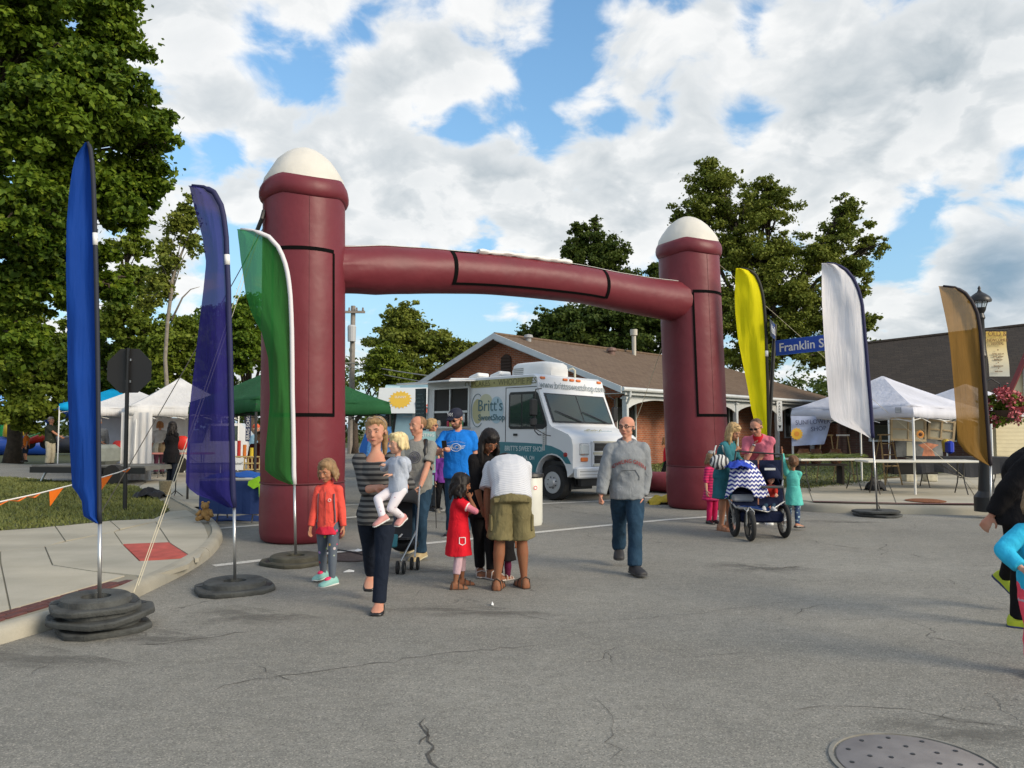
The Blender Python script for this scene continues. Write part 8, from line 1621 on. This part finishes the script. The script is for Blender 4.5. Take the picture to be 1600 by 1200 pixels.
mb = MB(); mb.tube([sf_(Vector(q)) for q in ((-.075, -.07, .006), (-.12, -.145, .006), (-.12, -.185, .006))], .004, 4); mb.tube([sf_(Vector(q)) for q in ((.075, -.07, .006), (.12, -.145, .006), (.12, -.185, .006))], .004, 4); mb.tube([sf_(Vector(q)) for q in ((-.075, -.07, .006), (.075, -.07, .006))], .004, 4); mb.build('pocket_seam', fab('hoodie_seam', (.15, .16, .17)), hd)
p.trousers(MDN, 1.0, .1, .016, 1.03, 1.0, 'jeans', .008, hemr=.046); p.shoes(mat('black_trainer', (.025, .024, .026), .6), mat('sole_dark', (.06, .06, .06), .8)); p.hair(hairmat('grey', (.20, .17, .15)), 'fringe'); p.brows(hairmat('grey', (.20, .17, .15))); p.glasses(MLBK, None)
# ---- 13 girl far in front of the lawn
p = Person('girl with red sleeves and green hem running in front of the brick house', (1042, 746), 1.3, 80, 1.25, 'k', .95, (2, 4), Y=20.5, feet=[(-.1, .25, .05, 0, 35), (.06, -.12, 0, 0, 0)], sk=SK_L, hands=[None, (1050, 712, -.15)]); p.shirt(fab('bright_red', (.6, .02, .04)), -.02, .7, .010, 1.0, 'top'); p.skirt(fab('grass_green', (.05, .18, .03)), -.28, .02, .03); p.trousers(MC['fabric_black'], 1.0, .1, .006, hemr=.03, name='leggings'); p.shoes(mat('red_shoe', (.3, .03, .04), .6)); p.hair(hairmat('auburn', (.34, .16, .06)), 'bob', .6); p.brows(MHL)
# ---- 14 woman in teal
p = Person('blonde woman in short teal dress leaning over the double stroller', (1132, 829), 1.66, 46, 1.0, 'f', 1.0, (6, 18), feet=[(1127, 829, 0, -10, 0, 0), (1139, 826, 0, -30, 0, 0)], hands=[(1149, 704, -.10), (1158, 720, -.05)], poles=[Vector((-.7, 0, -1)), Vector((.7, 0, -1))], head=(2, 32), sk=SK_T, fingers=('fist', 'grip'))
MTE = fab('teal_chambray', (.035, .15, .18), var=.2); p.shirt(MTE, -.1, .95, .016, 1.06, 'dress_top', .006); p.skirt(MTE, -.66, .1, .03, 'skirt', .014, .006); p.hair(MHL, 'long', 1.1, 1.03); p.brows(hairmat('brown_brow', (.2, .12, .06))); p.glasses(MLBK, MLBK, True, 'sunglasses'); p.sandals(mat('tan_sandal', (.30, .13, .06), .6))
hb_ = at(1124, 722, 11.75); nb2 = NT('striped_bag', .7); w_ = nb2.node('ShaderNodeTexWave', {'Vector': nb2.tc, 'Scale': 5.0, 'Distortion': 7.0, 'Detail': 1.0}).outputs['Fac']; nb2.color(nb2.mix(nb2.rng(w_, .45, .55), (.6, .6, .58), (.05, .05, .06))); mb = MB(); mb.ball((0, 0, 0), (.15, .09, .12), 16, 12); mb.tube([(-.10, 0, .06), (-.05, 0, .25), (.05, .02, .25), (.10, 0, .06)], .012, 6); o = mb.build('shoulder_bag', nb2.m, None, True); o.location = hb_; tag(o, 'black and white scribble patterned bag at the hip of the woman in teal', 'bag')
# ---- 15 girl with pink stripes
p = Person('girl in pink striped dress standing behind the woman in teal', (1112, 819), 1.16, 30, 1.25, 'k', .95, (2, 4), Y=12.9, head=(30, 10), sk=SK_L); npk = NT('pink_striped', .85); v_ = npk.math('FRACT', npk.math('MULTIPLY', npk.sepxyz()[2], 22.0)); npk.color(npk.mix(npk.rng(v_, .48, .52), (.62, .02, .13), (.34, .01, .08)))
p.shirt(npk.m, .0, .6, .012, 1.05, 'dress_top'); p.skirt(npk.m, -.5, .15, .05, 'dress'); p.trousers(fab('hot_pink_knit', (.55, .02, .10)), 1.0, .1, .005, hemr=.03, name='leggings'); p.shoes(MLBK); p.hair(MHB, 'bob', .7); p.brows(MHB); mb = MB(); mb.ball(p.h(0, .1, .98), (.36*p.hh, .36*p.hh, .2*p.hh), 14, 8, p.Rh); mb.build('knit_hat', mat('hat_cream', (.5, .46, .42), .9, .6, 14), p.root, True); mb = MB(); mb.ball(p.h(.05, -.25, 1.02), .14*p.hh, 10, 8); mb.build('red_bow', M_RED, p.root, True)
# ---- 16 man in pink polo
p = Person('man in pink polo with sunglasses bending over the double stroller, hand at his mouth', (1192, 826), 1.84, -26, 1.0, 'm', 1.02, (18, 54), Y=12.9, hands=[(1179, 694, -.30), (1172, 735, -.20)], poles=[Vector((-.2, -.2, -1)), Vector((1, 0, -1))], head=(-16, 26), sk=SK_R, fingers=('fist', 'relaxed'))
MPO = fab('polo_pink', (.60, .16, .22)); p.shirt(MPO, -.14, .38, .018, 1.05, 'polo_shirt', .007); p.collar(fab('collar_red', (.50, .02, .03)), 1.12, .035); p.trousers(fab('beige', (.32, .26, .18)), .5, .1, .018, 1.2, name='shorts'); p.hair(hairmat('cropped', (.12, .07, .045)), 'buzz'); p.brows(hairmat('brown_brow', (.2, .12, .06))); p.glasses(MLBK, MLBK, False, 'sunglasses'); p.shoes(M_WHITE, M_SOLEW)
mb = MB(); d = (p.wr[0]-p.el[0]).normalized(); c = p.wr[0]-d*.015; mb.tube([c-d*.012, c+d*.012], .034, 16); mb.build('wristwatch', M_STEEL, p.root, True)
# ---- 18 girl in aqua with raised arm
p = Person('small girl in aqua tunic seen from behind reaching up with one arm', (1241, 826), 1.13, 160, 1.32, 'k', .95, (-2, -2), feet=[(1246, 829, 0, -50, 0, 0), (1232, 823, 0, 10, 0, 0)], hands=[(1228, 792, .12), (1219, 694, -.05)], poles=[Vector((-1, .5, 0)), Vector((1, 0, -.6))], head=(14, -8), sk=SK_T, fingers=('relaxed', 'flat'))
MAQ = fab('aqua', (.11, .50, .44)); p.shirt(MAQ, .0, .97, .010, 1.0, 'tunic_top', .003); p.skirt(MAQ, -.5, .35, .045, 'tunic', .012, .004); nfl = NT('floral_leggings', .85); vo = nfl.node('ShaderNodeTexVoronoi', {'Vector': nfl.tc, 'Scale': 24.0}); nfl.color(nfl.mix(nfl.rng(vo.outputs['Distance'], .45, .3), (.02, .05, .12), (.30, .42, .45))); p.trousers(nfl.m, .98, .1, .005, name='leggings', fold=.001, hemr=.028); p.shoes(MLBK, None, hk=.6); p.hair(hairmat('chestnut', (.15, .075, .04)), 'bun', 0, .96); p.brows(MHB)
# ---- right edge: woman bending in black, child in aqua hoodie
p = Person('person in black long sleeves bending forward at the right picture edge', (1598, 985), 1.74, 50, 1.0, 'f', 1.25, (6, 30), Y=6.35, feet=[(1592, 980, 0, 10, 0, 0), (1570, 948, .10, -20, 38, 0)], hands=[(1549, 806, -.05), (1650, 830, -.3)], poles=[Vector((-1, .6, 0)), Vector((1, .3, 0))], head=(20, 30), sk=SK_R, fingers=('relaxed', 'relaxed'))
p.shirt(MBKC, -.12, .95, .02, 1.08, 'top', .008, sl=1.2); p.trousers(MBKC, 1.0, .1, .008, 1.0, hemr=.034, fold=.003); p.shoes(mat('lime_trainer', (.42, .48, .02), .6), mat('sole_navy', (.02, .03, .1), .7)); p.hair(hairmat('brown', (.10, .055, .03)), 'pony', .3); p.brows(MHB); mb = MB(); sf_ = p.surf(.03, .7); mb.tube([sf_(Vector((-.06, .02, .004))), sf_(Vector((.0, -.01, .004))), sf_(Vector((.06, -.05, .004)))], .02, 6, flat=.4); mb.build('red_logo_patch', mat('signal_red', (.8, .02, .03), .6), p.root)
p = Person('child in bright aqua hoodie with hand on hip, cut by the right picture edge', (1632, 1052), 1.22, -14, 1.28, 'k', 1.05, (2, 6), Y=5.15, hands=[(1598, 890, -.17), (1670, 900, 0)], poles=[Vector((-1.2, .35, -.1)), Vector((1, .5, 0))], head=(20, 10), sk=SK_L, fingers=('fist', 'relaxed'))
MAQ2 = fab('bright_aqua', (.035, .44, .68)); hd = p.shirt(MAQ2, -.12, .92, .018, 1.1, 'hoodie', .006, sl=1.15); p.skirt(fab('pale_pink', (.5, .34, .38)), -.32, -.05, .02, 'undershirt_hem'); p.trousers(fab('neon_coral', (.85, .08, .12)), 1.0, .1, .012, name='leggings', hemr=.035); p.shoes(mat('pink_shoe', (.52, .24, .22), .6)); p.hair(MHB, 'bob', .5); p.brows(MHB); mb = MB(); sf_ = p.surf(.03, .45); mb.tube([sf_(Vector((-.07, .06, .006))), sf_(Vector((-.05, -.04, .006)))], .035, 6, flat=.3); mb.build('yellow_print', mat('print_lime', (.55, .6, .05), .6), hd)
# ---- left background people
p = Person('woman in black with long dark hair under the white canopy', (267, 752), 1.74, 150, 1.0, 'f', 1.05, (1, 3), Y=21.6, head=(35, 0), sk=SK_B, hands=[(258, 690, .2), None]); p.shirt(MBKC, -.5, .97, .02, 1.1, 'coat', .006, flare=.04); p.trousers(MJD, 1.0, .1, .01, hemr=.04); p.shoes(MLBK); p.hair(MHK, 'long', 1.3)
p = Person('man in dark shirt and pale khaki trousers carrying a tray by the driveway', (77, 727), 1.80, 80, 1.0, 'm', 1.05, (2, 4), Y=29.5, hands=[(94, 682, -.1), (92, 682, .1)], sk=SK_T, lift=.15); p.shirt(fab('olive_black', (.03, .035, .025)), -.15, .36, .02, 1.05, 't_shirt'); p.trousers(fab('stone', (.42, .38, .28)), 1.0, .1, .02, 1.15, hemr=.05); p.shoes(MLBK); p.hair(hairmat('grey', (.20, .17, .15)), 'short'); p.brows(MHB)
p = Person('child with an orange cap and pale blue top beneath the green canopy', (397, 745), 1.3, 60, 1.2, 'k', 1.0, (5, 10), Y=19.5, lift=.35, sk=SK_L); p.shirt(fab('pale_blue', (.25, .42, .55)), -.12, .5, .012, 1.05); p.trousers(fab('black', (.012, .012, .014)), 1.0, .1, .008, hemr=.035); p.shoes(MLBK); mb = MB(); mb.ball(p.h(0, .05, .78), (.42*p.hh, .46*p.hh, .36*p.hh), 16, 10, p.Rh); mb.build('cap', mat('cap_orange', (.65, .10, .03), .7), p.root, True)
p = Person('person in dark red seated behind the yellow wooden rack', (404, 770), 1.5, 20, 1.1, 'f', 1.2, (5, 20), Y=17.2, sk=SK_T); p.shirt(fab('oxblood', (.10, .02, .015)), -.12, .9, .02, 1.1); p.trousers(MJD, 1.0, .1, .01, hemr=.04); p.hair(hairmat('brown', (.10, .055, .03)), 'bob', .4); p.shoes(MLBK)
p = Person('man in grey jacket behind the far white canopy goods', (151, 742), 1.75, 30, 1.0, 'm', 1.05, (4, 14), Y=23.2, lift=.1, sk=SK_T, hands=[(160, 692, -.3), None]); p.shirt(fab('ash', (.16, .17, .18)), -.15, .95, .02, 1.05, 'jacket'); p.trousers(MJD, 1.0, .1, .01, hemr=.045); p.shoes(MLBK); p.hair(hairmat('grey', (.20, .17, .15)), 'short')
p = Person('woman in white blouse shopping at the rear of the left white canopy', (248, 742), 1.66, 200, 1.0, 'f', 1.0, (2, 4), Y=24.8, lift=.1, sk=SK_L); p.shirt(fab('blouse', (.55, .54, .52)), -.2, .6, .016, 1.05, 'blouse'); p.trousers(fab('plum', (.12, .04, .07)), 1.0, .1, .01, hemr=.04); p.shoes(MLBK); p.hair(hairmat('auburn', (.34, .16, .06)), 'bob', .5)
p = Person('boy in orange tee standing between the tents beside the toilet', (40, 722), 1.35, -40, 1.2, 'k', 1.0, (1, 3), Y=33, lift=.1, sk=SK_T); p.shirt(fab('orange', (.65, .16, .02)), -.15, .4, .016, 1.05, 't_shirt'); p.trousers(MJD, .5, .1, .015, 1.1, name='shorts'); p.shoes(MLBK); p.hair(hairmat('brown', (.10, .055, .03)), 'short')
# ================================================================== STROLLERS
# umbrella stroller
sp_ = at(633, 886, 8.95); so = thing('umbrella_stroller', 'black umbrella stroller pushed by the man in grey tee', 'stroller', (sp_.x, 8.95, G(sp_.x, 8.95))); MFR = mat('frame_silver', (.45, .45, .44), .35, metal=.7)
q = lambda x, y, dY: at(x, y, 8.95+dY)-so.location
def tw(name, c, r, w, parent, m=M_TIRE, rim=None, spokes=0):
    mb = MB(); Mx = Matrix(((0, 0, 1), (1, 0, 0), (0, 1, 0))); mb.lathe([(r*.72, -w/2), (r*.95, -w/2), (r, -w*.25), (r, w*.25), (r*.95, w/2), (r*.72, w/2), (r*.72, -w/2)], c, 28, False, Mx); o = mb.build(name, m, parent); autosmooth(o, 50)
    mb = MB(); mb.lathe([(0, -w*.3), (r*.2, -w*.32), (r*.2, w*.32), (0, w*.3)], c, 12, True, Mx)
    if spokes:
        for i in range(spokes): a = 2*math.pi*i/spokes; mb.tube([Vector(c)+Mx @ Vector((r*.15*math.cos(a), r*.15*math.sin(a), 0)), Vector(c)+Mx @ Vector((r*.74*math.cos(a), r*.74*math.sin(a), 0))], r*.06 if spokes < 9 else .004, 5)
    else: mb.lathe([(0, -w*.2), (r*.74, -w*.2), (r*.74, w*.2), (0, w*.2)], c, 20, True, Mx)
    mb.build('hub', rim or MFR, o); return o
for cx_, dy in ((-.32, -.35), (-.22, -.35)): pass
fw = q(626, 888, -.30); fw2 = q(648, 884, -.05); rw = q(596, 880, -.05)
for c0 in (fw, fw2):
    for dx in (-.035, .035): tw('wheel', (c0.x+dx, c0.y, .072), .072, .03, so, rim=MFR)
for dx in (-.035, .035): tw('wheel', (q(588, 888, -.3).x+dx, fw.y, .072), .072, .03, so)
hl, hr = M4.inv.inverted() @ M4.wr[0]-so.location, M4.inv.inverted() @ M4.wr[1]-so.location
for top, bot in ((hr, fw2+Vector((0, 0, .1))), (hl, q(600, 880, .1)+Vector((0, 0, .1)))):
    mb = MB(); mb.tube([top+Vector((0, .03, .04)), top+Vector((0, -.05, 0)), top.lerp(bot, .5), bot], .011, 6); mb.build('frame_tube', MFR, so); mb = MB(); mb.tube([top+Vector((0, .06, .03)), top+Vector((0, -.05, -.01))], .018, 8); mb.build('handle', M_BLACK, so)
for a, b_ in ((fw+Vector((0, 0, .08)), hr.lerp(fw2, .55)), (q(588, 888, -.3)+Vector((0, 0, .08)), hl.lerp(fw, .6))): mb = MB(); mb.tube([a, b_], .011, 6); mb.build('frame_tube', MFR, so)
xa, xb = min(fw.x, q(590, 888, -.3).x), fw2.x; mb = MB(); rg = []
for y, z, k in ((-.22, .36, .9), (.05, .33, 1), (.12, .42, 1), (.18, .75, .95), (.22, .78, .9)): rg.append([Vector(((xa+xb)/2+s_*(xb-xa)*.36*k, y, z+t_)) for s_, t_ in ((-1, 0), (1, 0), (1, .025), (-1, .025))])
mb.rings(rg); mb.build('seat', mat('seat_black', (.02, .02, .022), .85), so)
mb = MB(); rg = []
for i in range(8): a = math.pi*.12+math.pi*.5*i/7; rg.append([Vector(((xa+xb)/2+.20*math.cos(t_)*.95, .16-.26*math.cos(a)*abs(math.sin(t_))**.5, .62+.26*math.sin(a)*abs(math.sin(t_))**.4+.06)) for t_ in [math.pi*j/12 for j in range(13)]])
mb.add([v for r_ in rg for v in r_], [(i*13+j, i*13+j+1, (i+1)*13+j+1, (i+1)*13+j) for i in range(7) for j in range(12)]); o = mb.build('sunshade', mat('shade_black', (.014, .014, .015), .8), so, True); md = o.modifiers.new('t', 'SOLIDIFY'); md.thickness = .006
mb = MB(); mb.ball(q(632, 850, .1), (.17, .12, .09)); mb.build('basket', MC['black_nylon'], so, True); mb = MB(); mb.box(q(612, 845, -.28), (.13, .03, .15), Matrix.Rotation(R(-25), 3, 'X'), bev=.01); mb.build('leg_rest', mat('rest_teal', (.03, .16, .19), .8), so)
# double jogging stroller
dl = at(1183, 836, 11.3); dl.z = G(dl.x, 11.3); ds = thing('double_stroller', 'navy double jogging stroller with a big front wheel', 'stroller', dl); q = lambda x, y, dY=0: at(x, y, 11.3+dY)-dl; MNV = fab('stroller_navy', (.008, .012, .035)); MNB = fab('stroller_blue', (.015, .04, .15))
z0 = -q(0, 0).z*0; wf = q(1172, 819, -.35); rl, rr_ = q(1147, 815, .1), q(1225, 812, -.02)
wf.z = .215; tw('front_wheel', wf, .215, .055, ds, rim=M_BLACK, spokes=5); rl.z = .245; rr_.z = .25; tw('rear_wheel', rl, .245, .05, ds, rim=MFR, spokes=14); tw('rear_wheel', rr_, .25, .05, ds, rim=MFR, spokes=14)
mb = MB(); mb.tube([wf+Vector((-.05, 0, 0)), wf+Vector((-.05, -.02, .20)), wf+Vector((0, .02, .26)), wf+Vector((.05, -.02, .20)), wf+Vector((.05, 0, 0))], .012, 6); mb.build('fork', MFR, ds)
for a in ([wf+Vector((0, .03, .25)), q(1150, 793, -.15), q(1139, 780, .05), rl+Vector((0, 0, .02))], [wf+Vector((0, .03, .25)), q(1200, 800, -.2), q(1226, 783, -.1), rr_], [q(1226, 783, -.1), q(1222, 745, .1), q(1222, 710, .35)], [q(1139, 780, 0), q(1145, 740, .2), q(1150, 705, .4)], [q(1150, 705, .4), q(1222, 710, .35)], [q(1195, 762, -.22), q(1222, 760, -.2), q(1223, 750, .1)]): mb = MB(); mb.tube(a, .013, 7); mb.build('frame_tube', M_BLACK if a[0].z > .9 and a[-1].z > .9 or a[-1].z > .95 else MFR, ds)
mb = MB(); vs = [wf+Vector((0, -.0, .27)), q(1152, 792, -.16), q(1162, 788, -.0), q(1180, 787, .0), q(1203, 793, -.1), q(1203, 798, -.2)]; plate(mb, [v for v in vs], (0, -.3, .95), .02); mb.build('foot_platform', MNB, ds); text('joovy', .07, M_WHITE, ds, M=frame(q(1177, 796, -.30), (1, 0, 0))) if False else None
mb = MB(); mb.tube([q(1170+5*math.cos(a)*1.4, 795.5+2*math.sin(a), -.27) for a in [2*math.pi*i/14 for i in range(15)]], .006, 5); mb.build('logo_ring', M_WHITE, ds)
# seat tub
for nm, x0, x1 in (('seat', 1145, 1184), ('seat', 1187, 1224)):
    mb = MB(); rg = []
    for y0_, dY, d_ in ((790, -.1, 0), (782, .0, 0), (772, .2, 0), (735, .38, 0), (722, .42, 0)): a, b_ = q(x0, y0_, dY), q(x1, y0_, dY); rg.append([a, b_, b_+Vector((0, .03, .03)), a+Vector((0, .03, .03))])
    mb.rings(rg); mb.build(nm, MNV, ds)
mb = MB(); mb.box(q(1185, 806, .05), (.62, .4, .16), bev=.03); mb.build('basket', MNV, ds); mb = MB(); mb.box(q(1160, 778, -.02), (.30, .12, .10), bev=.02); mb.build('seat_front', mat('seat_grey', (.30, .31, .33), .8), ds)
# right canopy
def hood_(cx_, w, y0, y1, m, name, dY=.1, parent=ds, n=14, deep=.36):
    a = q(cx_-w/2, y1, dY); b_ = q(cx_+w/2, y1, dY); topz = q(cx_, y0, dY).z-a.z; mb = MB(); vs = []; k = 10
    for i in range(k+1):
        u = i/k; ang = R(20)+R(110)*u
        for j in range(n+1):
            t = j/n; x = a.x+(b_.x-a.x)*t; e = math.sin(math.pi*t)**.45; vs.append((x, a.y-deep*.62*math.cos(ang)*(.35+.65*e)+.12, a.z+topz*(math.sin(ang) if ang < math.pi/2 else 1-.12*(u-.63))*e))
    mb.add(vs, [(i*(n+1)+j, i*(n+1)+j+1, (i+1)*(n+1)+j+1, (i+1)*(n+1)+j) for i in range(k) for j in range(n)]); o = mb.build(name, m, parent, True); md = o.modifiers.new('t', 'SOLIDIFY'); md.thickness = .008; return o
hood_(1207, 38, 725, 758, MNV, 'canopy'); hood_(1165, 40, 722, 770, MNV, 'canopy'); mb = MB(); mb.box(q(1203, 733, -.13), (.16, .01, .035), bev=.004); mb.build('canopy_label', mat('label_silver', (.5, .5, .5), .4), ds)
mb = MB(); mb.box(q(1207, 761, -.22), (.32, .04, .04), bev=.012); mb.build('tray_bar', MC['dark_grey_plastic'], ds)
# chevron blanket thrown over the left canopy, and blue cloth on it
ch = NT('chevron_cloth', .8); xyz = ch.sepxyz(); tri = ch.math('ABSOLUTE', ch.math('SUBTRACT', ch.math('FRACT', ch.math('MULTIPLY', xyz[0], 15.0)), .5)); fz = ch.math('FRACT', ch.math('MULTIPLY', ch.math('ADD', xyz[2], ch.math('MULTIPLY', tri, .055)), 17.0)); ch.color(ch.mix(ch.rng(fz, .48, .52), (.68, .68, .72), (.015, .025, .22)))
bo = q(1165, 735, -.05)+dl; bk_ = thing('blanket', 'white and navy chevron blanket draped over the left stroller canopy', 'blanket', bo); mb = MB(); vs = []; n, k = 26, 16
for j in range(k+1):
    t = j/k
    for i in range(n+1):
        u = i/n*2-1; wdt = .18+.15*t**.8; ang = u*1.25; x = wdt*math.sin(ang)*1.05; z = .17*math.cos(u*1.1)-(.42+.05*math.sin(u*5)+ (.06 if u > .1 else 0))*t**1.1*(1 if abs(u) < 2 else 0)-.02; y = -.30*math.sin(min(1, t*1.5)*math.pi/2)*math.cos(ang*.8)+.12-.015*math.sin(u*11+t*2)*t; vs.append((x, y, z))
mb.add(vs, [(j*(n+1)+i, (j+1)*(n+1)+i, (j+1)*(n+1)+i+1, j*(n+1)+i+1) for j in range(k) for i in range(n)]); o = mb.build('cloth', ch.m, bk_, True); md = o.modifiers.new('t', 'SOLIDIFY'); md.thickness = .008
o = drape('blue_cloth', q(1160, 728, -.1)+dl+Vector((-.05, 0, -.02)), .34, .34, .13, mat('cobalt_cloth', (.012, .05, .42), .7), 'cobalt blue cloth lying on top of the chevron blanket', 'cloth', 9)
# toddler in the right seat
p = Person('blond toddler in red top sitting in the right seat of the double stroller', None, .80, -4, 1.62, 'k', 1.05, (-12, -4), sit=(1205, 785, 0), loc=(at(1205, 785, 11.42).x, 11.42, G(4, 11.4)), hands=[(1197, 776, -.26), (1213, 776, -.26)], feet=[(1190, 800, -.42, -14, 0, 0, 0), (1207, 800, -.40, 10, 0, 0, 0)], head=(6, 10), sk=SK_L, vox=.0065)
p.shirt(fab('brick_red', (.40, .03, .02)), -.1, .95, .010, 1.05, 'top', .003); p.trousers(MDN, 1.0, .1, .008, hemr=.035, name='jeans', fold=.002); p.shoes(mat('pale_shoe', (.5, .5, .5), .6)); p.hair(MHL, 'short', 0, .97); p.brows(MHL)
